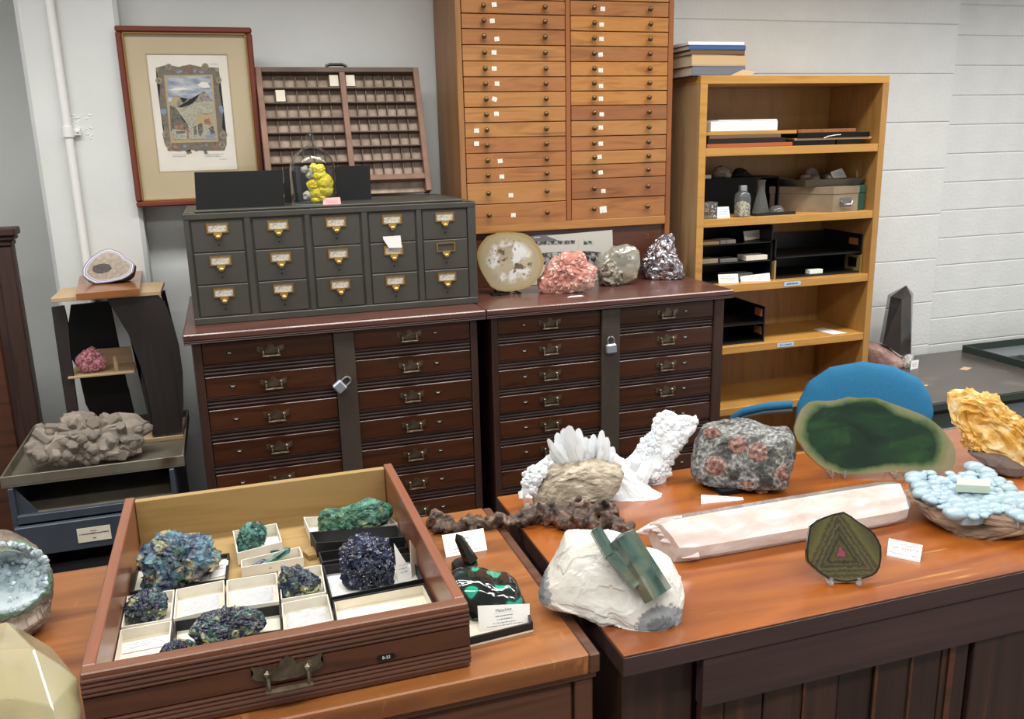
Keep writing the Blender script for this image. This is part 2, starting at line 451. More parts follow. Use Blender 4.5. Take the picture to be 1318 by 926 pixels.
M('drawer_metal', '43423b', .42, .15, hue=.06)
M('tray_metal', '6f6a5c', .45, .3, stops=[(.3, '665f52'), (.7, '787365')], scale=14, ov=((9, .6, .75, '4e3d2f'),))
M('unit_metal', '454d58', .45, .3, stops=[(.3, '404852'), (.7, '4b535e')], scale=10)
M('unit_dark', '24262a', .6)
thin_glass('glass', 'eef2f2', .04, 2.5); thin_glass('glass_pane', 'ffffff', .03, 1.15); thin_glass('acrylic', 'f2f4f4', .08, 1.8, .12); thin_glass('dirty_glass', 'e6eae6', .10, 2.0, .09)
M('pink_label', 'e59c98', .6)
M('frame_red', '6a3021', .4, coat=.05); M('frame_gold', 'a6824a', .35, .7)
M('mat_board', 'b9a987', .7, stops=[(.3, 'b4a482'), (.7, 'bfb08f')], scale=3)
M('print_paper', 'dcd6ca', .7, stops=[(.3, 'd6cfc2'), (.7, 'e2ddd2')], scale=8)
M('ornate', '5e5444', .7, stops=[(.3, '4a4438'), (.5, '6d6350'), (.7, '57524a')], scale=60, ov=((45, .6, .7, '7d6a60'),))
M('ornate_light', '837860', .7, stops=[(.3, '6e6550'), (.7, '95896c')], scale=80)
M('print_sky', '8791a0', .7, stops=[(.3, '6f7a8d'), (.5, '9aa3ad'), (.7, 'c0c2c0')], scale=25, stretch=(1, 1, 3))
M('print_land', '9a9987', .7, stops=[(.35, '6e7164'), (.5, 'b0ae9a'), (.62, '85856f')], scale=130, stretch=(1, 1, 2))
M('print_rock', '7a7468', .7, stops=[(.38, '635f57'), (.5, '857f73'), (.62, '9c9586')], scale=160)
M('print_dark', '544d42', .7, stops=[(.38, '413c35'), (.62, '6e6656')], scale=180)
M('print_red', '965f49', .7, stops=[(.4, '7d5040'), (.6, 'a8715a')], scale=120); M('print_blue', '76879f', .7); M('print_tan', 'a8946a', .7); M('print_brown', '735545', .7)
M('case_wood', '57463a', .6, stops=[(.3, '4b3b30'), (.7, '655245')], scale=10); M('case_frame', '7a5a46', .55, stops=[(.3, '6b4c3a'), (.7, '8a6853')], scale=14)
M('case_back', 'a08c78', .7, stops=[(.35, '8d7a68'), (.65, 'ad9a88')], scale=30)
M('cobalt_fabric', '0f5f86', .85, stops=[(.3, '0e597e'), (.7, '12658e')], scale=250, bump=.2, bscale=400)
M('chair_black', '17181a', .5)
M('desk_top', '4a433e', .3, stops=[(.3, '453e39'), (.7, '504944')], scale=5, ov=((6, .62, .8, '6b635b'),))
M('desk_green', '2b3630', .45); M('desk_metal', '6e7376', .45, .3)
M('tray_grey', '70767a', .45, .2)
M('photo_pale', 'b5b3ab', .4); M('photo_grey', '5f6062', .4); M('photo_dark', '333436', .4, stops=[(.4, '252628'), (.6, '9a9a96')], scale=90)
M('paper_white', 'e6e6e8', .6); M('paper_tan', 'c4a67c', .6); M('blue_book', '3c5a86', .5); M('brown_book', '6e5138', .6); M('grey_book', '6a6f7a', .55); M('page_edges', 'cdbfa6', .7, stops=[(.4, 'bfae92'), (.6, 'd8ccb6')], scale=60, stretch=(1, 1, 30))
M('orange_wood', 'a4552a', .4); M('gold_metal', 'ab9660', .4, .5)
M('tan_box', '877660', .5, stops=[(.3, '7a6a56'), (.7, '95846c')], scale=12); M('green_box', '2d5245', .45); M('pan_grey', '74726c', .5, .4)
M('blue_label', 'aac3dc', .6); M('orange_label', 'b5713f', .6)
M('sand', 'a99d83', .9, stops=[(.4, '6c604b'), (.6, 'd2c8b2')], scale=150)
# stones
AZ = [(0, '0c0f1e'), (.25, '161d38'), (.45, '10182a'), (.58, '26324e'), (.70, '1a3438'), (.82, '2a5450'), (.92, '5f6a50'), (1, '8d8360')]
M('azurite_blue', '1c2650', .22, voro=(90, AZ), ov=((16, .64, .72, '2c5f5c'), (24, .62, .70, '8d8558')), bump=.4, bscale=140)
M('azurite_mixed', '27406a', .3, stops=[(.3, '141a30'), (.45, '2b4058'), (.55, '4c6a7c'), (.65, '5e8a8a'), (.75, '9db0b0')], scale=70, detail=8, ov=((30, .53, .60, '958c66'), (34, .56, .64, '12162a'), (60, .62, .70, '2b7468')), bump=.5, bscale=160)
M('azurite_dark', '151a30', .18, voro=(110, [(0, '090b14'), (.4, '131830'), (.7, '1d2540'), (1, '343d55')]), ov=((70, .64, .70, '9a8f60'),), bump=.3, bscale=140)
M('azurite_pale', '30405c', .25, stops=[(.35, '0f1424'), (.5, '1d2540'), (.6, '24483f'), (.72, '62807a')], scale=75, detail=8, ov=((50, .56, .63, '8f9360'), (90, .64, .70, 'aaa588')), bump=.4, bscale=160)
M('malachite_green', '1f5c4c', .35, voro=(90, [(0, '10302b'), (.4, '1c4a40'), (.7, '2a6353'), (1, '4a7f76')]), bump=.4, bscale=120)
M('malachite_bright', '3f7f5e', .4, stops=[(.3, '16332f'), (.45, '255645'), (.55, '44795c'), (.65, '4d8273'), (.75, '86a795')], scale=60, detail=8, ov=((40, .56, .64, '7d8452'), (30, .56, .66, '1b3633')), bump=.5, bscale=120)
M('malachite_polished', '1c2424', .12, stops=[(.40, '0e1716'), (.54, '1a2625'), (.585, '1f4f45'), (.60, '22a882'), (.70, '1f9f80')], scale=34, detail=1, dist=.2, coat=1, coat_r=.06)
M('stalactite', '101412', .15, coat=1, coat_r=.05)
M('copper_native', '5a4236', .55, .2, stops=[(.3, '27201c'), (.5, '4f4036'), (.62, '755c4c'), (.75, '8a857f')], scale=45, bump=.8, bscale=120)
M('white_matrix', 'd9d6cc', .55, stops=[(.3, 'bcb8ae'), (.6, 'd4d2cb'), (.8, 'dedcd7')], scale=12, sss=.1, bump=.4, bscale=50, attr=('rim', ((.36, .52, '85888a'), (.98, 1.1, '5f6264')), 170, .9))
M('grey_mica', '7d7f80', .45, stops=[(.35, '55585a'), (.65, 'b4b6b4')], scale=130, bump=.6, bscale=150)
M('aqua_crystal', '4c625b', .12, stops=[(.3, '33483f'), (.5, '566e66'), (.62, '6e7560'), (.75, '93a39c')], scale=22, stretch=(1, 1, 1), dist=.5, trans=.2, ior=1.5, coat=.7)
M('selenite_white', 'e4ebf0', .28, trans=.08, ior=1.4, sss=.3, stops=[(.3, 'e0e8ee'), (.7, 'f5f9fb')], scale=20)
M('sandstone', 'c3b394', .85, stops=[(.3, '7a7061'), (.5, '9f9481'), (.7, 'c0b6a5')], scale=40, stretch=(1, 1, 2.2), detail=8, bump=1, bscale=90)
M('garnet_matrix', '80807c', .45, stops=[(.36, '3d3f3e'), (.5, '6c6e6b'), (.66, 'a2a39f')], scale=150, detail=8, ov=((38, .52, .62, '303231'), (24, .60, .70, '6b6e62')), bump=.7, bscale=110)
M('garnet', '75504a', .35, stops=[(.35, '4c302b'), (.5, '7b574e'), (.65, 'a98d82')], scale=110, bump=.6, bscale=90)
M('rose_gypsum', 'ecdcd4', .08, trans=.35, ior=1.45, stops=[(.34, 'e2d0c6'), (.50, 'ebe1db'), (.58, 'f4f1ef')], scale=16, stretch=(1, 2.5, 2.5), dist=.5, sss=.25, coat=1, coat_r=.05)  # pink tint is its own; white patches painted in for ceiling lamp reflections
M('rose_frost', 'f0e6e2', .4, trans=.2, ior=1.4, sss=.2, bump=.4, bscale=60)
M('jade', '24452b', .14, stops=[(.30, '12241c'), (.50, '1a3424'), (.64, '254a28'), (.78, '30562f')], scale=9, stretch=(1, 1, 2.2), detail=6, dist=.8, coat=.8, coat_r=.05,
  ov=((5, .66, .74, '5b7463', (1, 1, 5)),), attr=('rim', ((1.08, 1.2, '66764f'), (1.18, 1.34, '8f8466'), (1.32, 1.44, '7a7f60')), 11, .6))
M('yellow_calcite', 'dba437', .42, stops=[(.32, 'b8842a'), (.48, 'cf9f45'), (.6, 'd9bb7a'), (.75, 'e6dcc4')], scale=38, detail=8, sss=.3, ov=((60, .70, .76, '8a5c1e'),), bump=.6, bscale=90)
M('calcite_shade', '5a4a44', .6)  # dark colour standing for shade on the calcite's lower side
M('chalcedony', '92a9b5', .4, stops=[(.3, '869fac'), (.7, 'a0b6c0')], scale=18, sss=.15, coat=.15, hue=.05)
M('brown_rock', '86705c', .8, stops=[(.3, '5f4c3c'), (.5, '8d7560'), (.7, 'b5a28c')], scale=14, stretch=(1, 1, 5), bump=1, bscale=40)
M('slice_green', '585540', .15, coat=.7, coat_r=.05)
M('geode_skin', '86705c', .75, stops=[(.3, '483d34'), (.5, '6f6154'), (.65, '8f8273'), (.8, '66705f')], scale=22, bump=1, bscale=50,
  attr=('rim', ((.40, .45, '587a62'), (.50, .54, 'c3d2d6'), (.85, 1.1, '7f959c')), 26, .28))
M('geode_druse', '9fb2b9', .3, stops=[(.3, '8a9ea6'), (.7, 'b8c8cd')], scale=30, hue=.12, coat=.5)
M('pale_calcite', 'aea77f', .15, stops=[(.3, 'aaa588'), (.5, 'c6bd92'), (.7, 'bcb8a4')], scale=9, trans=.45, ior=1.45, sss=.2, coat=.6)
M('grey_crystal', '8f867b', .6, stops=[(.3, '70675d'), (.7, '90867a')], scale=18, hue=.14, bump=.5, bscale=90)
M('agate', '75654f', .4, stops=[(.3, '665642'), (.7, '86745f')], scale=120, coat=.1, attr=('rim', ((.86, .88, '9a98a4'), (.91, .925, '4f5060'), (.95, .965, 'c9c8d2'), (.985, 1.0, '5b5a68'), (1.04, 1.07, '2e2c32')), 5, .12))
M('agate_hollow', '2c2118', .5, bump=.6, bscale=120)
M('bark', '3a2418', .8, bump=.8, bscale=60, stops=[(.3, '2c1a12'), (.7, '55351f')], scale=30)
wood('bark_slab', '7c4a1f', '905a29', '633816', .35, st=(2, 10, 10), coat=.5)
M('pink_mineral', 'b06f78', .4, voro=(160, [(0, '8e4f5a'), (.5, 'b87580'), (1, 'd39aa0')]), bump=.5, bscale=150)
M('petrified', '9c9078', .2, stops=[(.3, '8d806a'), (.5, 'a39780'), (.7, 'b0a690')], scale=10, coat=.4, coat_r=.1,
  ov=((18, .48, .54, 'c9c7c4'), (30, .57, .62, '5d4e36'), (90, .62, .68, '4a3d2b')), attr=('rim', ((.78, .98, '9a8c6c'), (1.08, 1.15, '957d4c'), (1.28, 1.34, '352a22')), 6, .4))
M('pink_quartz', 'cf8d7d', .22, stops=[(.3, 'b06a5b'), (.5, 'c68a7b'), (.7, 'd0aca0')], scale=14, trans=.12, sss=.2, coat=.6, ov=((16, .55, .68, 'c9b2a6'), (50, .70, .74, 'f2dcd4')), bump=.4, bscale=80)
M('grey_quartz', '9a9684', .15, stops=[(.3, '7e7b70'), (.55, 'a3a08e'), (.75, 'b8ad82')], scale=10, trans=.3, sss=.15, coat=.7, bump=.25, bscale=60)
M('sulphide', '5a5348', .35, .3, stops=[(.35, '37332d'), (.5, '6f675a'), (.7, 'a09a8c')], scale=70, bump=.8, bscale=110)
M('hematite', '93929a', .22, .85, voro=(75, [(0, '4c4a50'), (.4, '8c8b92'), (.6, 'b9b9c0'), (.8, '7d5a50'), (1, 'd0d0d6')]), bump=.4, bscale=120)
M('smoky', '3a342f', .1, stops=[(.3, '2c2723'), (.6, '453e38'), (.8, '6b625a')], scale=9, trans=.35, ior=1.5, coat=.8)
M('petrified_log', '8d6a60', .4, stops=[(.3, '6d4f47'), (.5, '96726a'), (.7, 'b59a92')], scale=12, bump=.5, bscale=50, ov=((16, .62, .70, '4b3a36'),))
M('pale_green', 'bcc8b4', .35, sss=.2); M('sulfur', 'd8c21c', .35, stops=[(.3, 'c3a912'), (.55, 'decb28'), (.75, 'e6da6a')], scale=22, sss=.2, bump=.3, bscale=80)
M('grey_stone', 'a39c90', .7, stops=[(.3, '8a8378'), (.7, 'bdb6aa')], scale=40, bump=.6, bscale=80)

# ---------------------------------------------------------------- the room
BACK, RECESS, STEP = 3.10, 3.45, 3.15
mb = MB(); mb.box(-3, 5, -3.2, 4, -.05, 0); struct('floor', mb, 'floor_tile')
mb = MB(); mb.box(-3, 5, -3.2, 4, 2.70, 2.75); struct('ceiling', mb, 'ceiling_paint')
mb = MB(); mb.box(-3, -.40, RECESS, RECESS+.1, 0, 2.7); struct('wall_left', mb, 'wall_paint')
mb = MB(); mb.box(-.40, 1.50, BACK, BACK+.47, 0, 2.7); wb = struct('wall_back', mb, 'wall_paint')
mb = MB(); mb.box(-.517, -.242, 3.0, 3.5, 0, 2.7, .012); struct('trim_1', mb, 'wall_paint')
# painted block courses, left of the step and right of it (smaller courses)
mb = MB(); mb.box(1.50, 2.98, BACK+.004, BACK+.3, 0, 2.7); wr = struct('wall_right', mb, 'wall_paint')
blk = {}
def block(parent, x0, x1, z0, z1, y):
    k = (round(x1-x0, 3), round(z1-z0, 3))
    if k not in blk:
        b = MB(); b.box(-k[0]/2+.0015, k[0]/2-.0015, 0, .06, -k[1]/2+.0016, k[1]/2-.0016, .003); blk[k] = b.mesh('block', 'block_paint')
    o = link('block', blk[k], parent, ((x0+x1)/2, y, (z0+z1)/2))
c0 = 1.065
for i in range(-5, 8):
    z0 = c0+i*.1945
    xs = [1.50, 2.98]
    for a, b in zip(xs, xs[1:]): block(wr, a, b, z0, z0+.1945, BACK)
mb = MB(); mb.box(2.98, 5, STEP+.004, STEP+.3, 0, 2.7); wr2 = struct('wall_far_right', mb, 'wall_paint')
for i in range(-8, 14):
    z0 = .655+i*.1225
    xs = [2.98, 5]
    for a, b in zip(xs, xs[1:]): block(wr2, a, b, z0, z0+.1225, STEP)

# conduit on the pillar
T = Thing('conduit_pipe', 'white painted conduit pipe running down the pillar left of the framed print', 'pipe', (-.418, 2.985, 0))
mb = MB(); mb.cyl((-.418, 2.985, 0), (-.418, 2.985, 2.7), .0125, n=14); T.add('pipe', mb, 'pipe_paint', smooth=True)
mb = MB(); mb.cyl((-.418, 2.985, 1.655), (-.418, 2.985, 1.685), .017, n=14); mb.box(-.418, -.385, 2.985, 3.0, 1.66, 1.68); mb.ico((-.392, 2.984, 1.671), .006, 1)
T.add('clamp', mb, 'pipe_paint')
# flaking paint beside the clamp
mb = MB(); rnd = random.Random(4)
for i in range(26):
    a, b = at(84+rnd.random()*36, 145+rnd.random()*34, Y=3.0), rnd.uniform(.002, .006)
    mb.box(-b, b, 0, .0025, -b*.5, b*.5, .0010, Matrix.Translation((a.x, 2.9985, a.z)) @ Matrix.Rotation(rnd.uniform(-1, 1), 4, 'Y'))
o = props(link('paint_flakes', mb.mesh('paint_flakes', 'pipe_paint')), kind='structure')

# ---------------------------------------------------------------- dark specimen cabinets
def handle_parts(wd=.073):
    s = wd/.085
    pl = [(-.0425, .012), (-.03, .010), (-.012, .006), (-.008, .014), (-.004, .017), (0, .021), (.004, .017), (.008, .014), (.012, .006), (.03, .010), (.0425, .014),
          (.040, .006), (.043, .0), (.038, -.006), (.024, -.010), (.01, -.012), (-.01, -.012), (-.024, -.010), (-.038, -.006), (-.043, -.001), (-.040, .005)]
    b = MB(); b.poly([(x*s, -.0002, z*s) for x, z in pl], (0, -.003*s, 0)); plate = b.mesh('back_plate', 'brass_dark')
    b = MB()
    for sx in (-1, 1):
        b.ico((sx*.024*s, -.007*s, .002*s), .006*s, 1); b.tube([(sx*.024*s, -.007*s, .001*s), (sx*.024*s, -.013*s, -.010*s), (sx*.023*s, -.012*s, -.019*s)], .0028*s, 6)
    b.cyl((-.028*s, -.012*s, -.019*s), (0, -.012*s, -.019*s), .003*s, .0042*s, 8); b.cyl((0, -.012*s, -.019*s), (.028*s, -.012*s, -.019*s), .0042*s, .003*s, 8)
    return plate, b.mesh('bail', 'brass_dark', True)
PLATE, BAIL = handle_parts()
hp = MB()
def drawer_meshes(wd, hgt):
    """flat board with a reeded rail below; origin bottom middle of the front plane"""
    b = MB(); b.box(-wd/2, wd/2, 0, .02, hgt*.36, hgt-.0015, .0015); face = b.mesh('drawer', 'drawer_wood')
    b = MB(); z0 = .0; zz = hgt*.355
    b.box(-wd/2, wd/2, .006, .02, 0, zz)
    for k in range(3):
        c = zz*(.2+.3*k); b.cyl((-wd/2, .006, c), (wd/2, .006, c), .0048, n=8)
    b.box(-wd/2, wd/2, -.003, .008, zz*.93, zz*1.0)
    rail = b.mesh('moulding', 'dark_wood', 30)
    return face, rail
b = MB(); b.box(-.008, .008, -.0015, 0, -.0028, .0028, .0006); TAGM = b.mesh('label_holder', 'black_plastic')
b = MB()
for i in range(4): b.box(-.0042+i*.0022, -.0028+i*.0022, -.0018, -.0014, -.0012, .0012)
TAGI = b.mesh('tag_print', 'white_card')
def specimen_cabinet(label, x0, x1, cols, bar, ztops, pitches, hand, tags, inner):
    Y = 2.45
    T = Thing('specimen_cabinet', label, 'cabinet', ((x0+x1)/2, Y, 0), 0, 'dark drawer cabinets along the back wall')
    mb = MB(); mb.box(x0+.022, x1-.027, Y+.03, 3.08, .06, 1.1075); T.add('carcass', mb, 'dark_wood_v')
    for a, b in ((x0+.018, cols[0][0]-.001), (cols[1][1]+.001, x1-.024)):
        mb = MB(); mb.box(a, b, Y-.006, Y+.05, 0, 1.108, .003); T.add('stile', mb, 'dark_wood_v')
    mb = MB(); mb.box(x0, x1, Y-.022, 3.09, 1.117, 1.1348, .003); T.add('top', mb, 'top_wood')
    mb = MB(); mb.box(x0+.004, x1-.006, Y-.018, 3.085, 1.108, 1.1168)
    for k in range(3): mb.cyl((x0+.001, Y-.019, 1.1095+k*.005), (x1-.001, Y-.019, 1.1095+k*.005), .0028, n=6)
    T.add('top_moulding', mb, 'dark_wood')
    mb = MB(); mb.box(x0+.018, x1-.024, Y-.01, Y+.04, 0, .075, .002); T.add('plinth', mb, 'dark_wood')
    mb = MB(); mb.box(bar[0], bar[1], Y-.012, Y+.004, .02, 1.106, .002); T.add('locking_bar', mb, 'bar_paint')
    for ci in (0, 1):
        a, b = cols[ci]; zt, pt = ztops[ci], pitches[ci]
        face, rail = drawer_meshes(b-a, pt)
        hx, tx = hand[ci], tags[ci]
        k = 0
        while zt-(k+1)*pt > .06:
            z0 = zt-(k+1)*pt
            d = T.put('drawer', face, ((a+b)/2-(x0+x1)/2, 0, z0))
            link('moulding', rail, d)
            hz = pt*.66
            link('back_plate', PLATE, d, (hx-(a+b)/2, 0, hz)); link('bail', BAIL, d, (hx-(a+b)/2, 0, hz))
            link('label_holder', TAGM, d, (tx-(a+b)/2, 0, hz)); link('tag_print', TAGI, d, (tx-(a+b)/2, 0, hz))
            k += 1
    return T
CABL = specimen_cabinet('dark wooden drawer cabinet on the left, under the green metal card file', -.135, .7025, ((-.092, .258), (.317, .657)), (.259, .316), (1.104, 1.108), (.0945, .091), (.087, .475), (-.022, .553), 0)
CABR = specimen_cabinet('dark wooden drawer cabinet on the right, holding a row of four stones', .7045, 1.533, ((.743, 1.076), (1.139, 1.472)), (1.077, 1.138), (1.104, 1.104), (.081, .0855), (.908, 1.306), (.826, 1.372), 0)

def padlock(label, c, ang):
    """c: point of the bar the shackle hangs at"""
    T = Thing('padlock', label, 'padlock', c)
    mt = Matrix.Translation(Vector(c)) @ Matrix.Rotation(ang, 4, 'Y')
    b = MB(); b.box(-.0165, .0165, -.009, .009, -.046, -.016, .004, mt); T.add('body', b, 'steel_body')
    pts = [(-.0105, 0, -.018), (-.0105, 0, -.006)]+[(-.0105*cos(t), 0, -.004+.0105*sin(t)) for t in [i*pi/8 for i in range(9)]]+[(.0105, 0, -.006), (.0105, 0, -.018)]
    b = MB(); b.tube([mt @ Vector(p) for p in pts], .0028, 8); T.add('shackle', b, 'steel', smooth=True)
    b = MB(); b.tube([(c[0]-.002, c[1]+.012, c[2]+.006), (c[0]-.002, c[1]-.003, c[2]+.009), (c[0]+.002, c[1]-.003, c[2]+.004), (c[0]+.002, c[1]+.012, c[2]+.002)], .0018, 6)
    T.add('staple', b, 'brass_dark')
p = at(448, 490, Y=2.425); padlock('silver padlock hanging askew on the bar of the left dark cabinet', (p.x, p.y, p.z+.003), R(52))
p = at(786, 438, Y=2.425); padlock('silver padlock hanging straight on the bar of the right dark cabinet', (p.x, p.y, p.z+.004), R(-4))

# ---------------------------------------------------------------- metal card file with fifteen drawers
def cc(x, y): return (220+x/2.5725, 60+y/2.5725)
YF = 2.552; ZT = 1.448
T = Thing('card_file', 'green-grey metal card file with fifteen labelled drawers on the left cabinet', 'card file', (.309, YF, 1.135))
cols = [(58, 238), (262, 439), (459, 628), (650, 810), (830, 980)]
CX = [(at(*cc(a, 560), Y=YF).x, at(*cc(b, 555), Y=YF).x) for a, b in cols]
fx0, fx1 = -.106, .714
mb = MB(); mb.box(fx0, fx1, YF+.004, 2.93, 1.1355, ZT-.006); T.add('body', mb, 'grey_green_metal')
mb = MB(); mb.box(fx0+.03, fx1-.03, YF+.03, 2.91, ZT-.006, ZT, .002); T.add('top_panel', mb, 'grey_green_metal')
vx = [(fx0, CX[0][0]-.001)]+[(CX[i][1]+.001, CX[i+1][0]-.001) for i in range(4)]+[(CX[4][1]+.001, fx1)]
for a, b in vx:
    mb = MB(); mb.box(a, b, YF-.003, YF+.02, 1.1355, ZT-.006, .0015); T.add('upright', mb, 'grey_green_metal')
for a, b in ((1.1355, 1.1545), (ZT-.022, ZT-.006)):
    mb = MB(); mb.box(fx0, fx1, YF-.004, YF+.02, a, b, .0015); T.add('rail', mb, 'grey_green_metal')
zb, zt_ = 1.156, ZT-.0235; ph = (zt_-zb)/3
wdr = min(b-a for a, b in CX)
b = MB(); b.box(-wdr/2+.0012, wdr/2-.0012, 0, .3, .0014, ph-.0014, .0015); DF = b.mesh('drawer', 'drawer_metal')
SC = Matrix.Diagonal((1.68, 1, 1.5, 1))
b = MB()
for q in ((-.017, .017, .0095, .0115), (-.017, .017, -.0065, -.0045), (-.017, -.0145, -.0065, .0115), (.0145, .017, -.0065, .0115)): b.box(q[0], q[1], -.003, 0, q[2], q[3])
bmesh.ops.transform(b.bm, matrix=SC, verts=b.bm.verts); LF = b.mesh('label_frame', 'brass')
b = MB(); b.box(-.0145, .0145, -.0012, 0, -.0045, .0095); bmesh.ops.transform(b.bm, matrix=SC, verts=b.bm.verts); LC = b.mesh('label_slip', 'slip')
b = MB(); b.poly([(-.008, -.001, -.0055), (-.008, -.001, -.010), (-.005, -.001, -.014), (.005, -.001, -.014), (.008, -.001, -.010), (.008, -.001, -.0055)], (0, -.004, 0)); b.ico((0, -.008, -.0145), .0062, 2, (1, .9, .8)); bmesh.ops.transform(b.bm, matrix=Matrix.Diagonal((1.4, 1.2, 1.4, 1)), verts=b.bm.verts); LP = b.mesh('pull', 'gold_pull', True)
b = MB(); b.cyl((0, -.0004, 0), (0, .002, 0), .0026, n=10); LH = b.mesh('rod_hole', 'void')
for ci, (a, b_) in enumerate(CX):
    for r_ in range(3):
        d = T.put('drawer', DF, ((a+b_)/2-.309, 0, zb-1.135+r_*ph))
        zc = ph*.70
        link('label_frame', LF, d, (0, 0, zc)); link('pull', LP, d, (0, 0, zc)); link('rod_hole', LH, d, (0, 0, ph*.22))
        if not (ci == 4 and r_ == 1): link('label_slip', LC, d, (0, 0, zc))
# torn paper stuck over one of the labels
P = [at(*cc(*q), Y=YF-.007) for q in ((702, 630), (760, 626), (765, 666), (722, 667), (704, 640))]
mb = MB(); mb.poly(P, (0, .002, 0)); single('paper_scrap', 'torn white paper scrap stuck on a drawer of the metal card file', 'paper', mb, 'white_card', P[0])

# on the card file
def board(label, q, y, lean, th=.012):
    P = [at(x, yy, Y=y+(lean if i < 2 else 0)) for i, (x, yy) in enumerate(q)]
    P[2].z = P[3].z = ZT+.0005
    base = (P[2]+P[3])/2
    T = Thing('display_board', label, 'display board', base)
    mb = MB(); mb.poly(P, (0, th, 0)); T.add('panel', mb, 'black_board')
    return T
board('wide matte black display board propped at the left end of the card file', ((250, 222), (364, 219), (366, 262), (252, 266)), 2.63, .02)
board('narrower black display board standing behind the glass dome on the card file', ((365, 217), (476, 213), (478, 258), (367, 262)), 2.76, .02)
dc = at(405, 257, Z=ZT); dc.y = max(dc.y, 2.645); dc = Vector((at(404, 240, Y=2.66).x, 2.66, ZT+.0005))
T = Thing('glass_dome', 'clear glass dome with a round knob standing over the yellow crystals', 'bell jar', dc)
rr = .066; hh = .165
prof = [(rr, 0), (rr, hh*.55)]+[(rr*cos(t), hh*.55+hh*.45*sin(t)) for t in [i*pi/24 for i in range(1, 11)]]
hk = prof[-1][1]
outer = prof+[(.008, hk+.006), (.007, hk+.012), (.011, hk+.018), (.0125, hk+.026), (.010, hk+.034), (.005, hk+.038), (0, hk+.039)]
inner = [(0, hh*.985-.003)]+[(max(r-.002, .0), z-.002) for r, z in reversed(prof[1:])]+[(rr-.002, 0)]
mb = MB(); mb.lathe(outer, dc, 40); T.add('dome', mb, 'glass', smooth=60)
mb = MB(); mb.lathe([(rr-.003, .0005), (rr+.0015, .0005), (rr+.0015, .004), (rr-.003, .004), (rr-.003, .0005)], dc, 40); T.add('rim', mb, 'acrylic', smooth=40)
def cd_(x, y): return (240+x/5.069, 150+y/5.069)
yy = 2.66
pts = [cd_(*q) for q in ((785, 410), (820, 320), (800, 295), (850, 315), (900, 320), (915, 370), (950, 400), (975, 470), (960, 500), (900, 530), (860, 565), (810, 562), (830, 520), (860, 480), (800, 460))]
T = Thing('sulphur_crystals', 'bright yellow crystal lump under the glass dome', 'mineral', (dc.x, yy, ZT+.0005))
lob = [((862, 345), 48, .8), ((900, 430), 64, 1), ((905, 478), 56, 1), ((825, 450), 44, 1), ((850, 500), 46, 1), ((845, 545), 40, .6), ((885, 530), 40, .7), ((870, 385), 52, .9), ((830, 330), 28, 1)]
for i, (q, r_, sq) in enumerate(lob):
    c = at(*cd_(*q), Y=yy); r_ = r_/5.069*2.3/1129
    mb = MB(); mb.ico((0, 0, 0), r_, 3)
    for v in mb.bm.verts:
        n_ = v.co.normalized(); ds, ps = mn.voronoi(n_*2.2+Vector((i*5, 0, 0))); dr = hsh(ps[0], i)
        v.co += n_*r_*(.35*((n_*2.2+Vector((i*5, 0, 0))-ps[0]).dot(dr))+.12*dr.x)
        v.co = Vector((v.co.x, v.co.y*.8, v.co.z*(sq if sq < 1 else 1)))+c
        v.co.z = max(v.co.z, ZT+.001)
    T.add('crystal', mb, 'sulfur')
for i, (q, r_) in enumerate((((770, 345), 26), ((800, 385), 26), ((790, 520), 34), ((805, 355), 24))):
    c = at(*cd_(*q), Y=yy); r_ = r_/5.069*2.3/1129
    mb = MB(); mb.ico((0, 0, 0), r_, 2)
    for v in mb.bm.verts: v.co = v.co*(1+.5*mn.noise(v.co*180+Vector((i, 0, 0))))+c; v.co.z = max(v.co.z, ZT+.001)
    T.add('matrix', mb, 'grey_stone', label='grey stone the yellow crystals grow on')
P = [at(*cd_(*q), Y=2.592) for q in ((890, 566), (1008, 562), (1003, 518), (893, 524))]
P = [Vector((p.x, p.y+(.008 if i > 1 else 0), p.z)) for i, p in enumerate(P)]
dz = min(p.z for p in P)-ZT-.0005
P = [p-Vector((0, 0, dz)) for p in P]
T = Thing('name_card', 'small pink name card in front of the glass dome', 'label', P[0])
mb = MB(); mb.poly(P, (0, .0015, 0)); T.add('card', mb, 'pink_label')
mt = frame_at((P[0]+P[1]+P[2]+P[3])/4-Vector((0, .0004, 0)), P[1]-P[0], P[3]-P[0]); rnd = random.Random(2); mb = MB()
for k, yl in enumerate((.004, 0, -.004)): strokes(mb, -.017, .017, yl, .0022, rnd, mt)
T.add('lettering', mb, 'ink_light')
for i, q in enumerate(((624, 545), (742, 540))):
    pass

# ---------------------------------------------------------------- printer's type case leaning on the wall
zb = ZT+.0005
A = at(330, 94, Y=3.045); Bq = at(535, 94, Y=3.045)
x0, x1, ztop = .137, .657, 1.842; yb, yt = 2.905, 3.03
T = Thing('type_case', 'old wooden type case with small compartments, leaning on the wall behind the card file', 'tray', ((x0+x1)/2, yb, zb))
hgt = math.hypot(ztop-zb, yt-yb)
mt = frame_at(Vector((x0, yb, zb+.002)), (1, 0, 0), (0, yt-yb, ztop-zb))     # x right, y up the slope, z to the viewer
W_ = x1-x0
def tb(name, a, b, c, d, e, f, mat, bev=.001): q = MB(); q.box(a, b, c, d, e, f, bev, mt); return T.add(name, q, mat)
tb('back', .004, W_-.004, .004, hgt-.004, .002, .008, 'case_back')
tb('side_rail', 0, .018, 0, hgt, 0, .042, 'case_frame'); tb('side_rail', W_-.018, W_, 0, hgt, 0, .042, 'case_frame')
tb('top_rail', .018, W_-.018, hgt-.016, hgt, 0, .042, 'case_wood'); tb('bottom_rail', .018, W_-.018, .040, .058, 0, .042, 'case_frame')
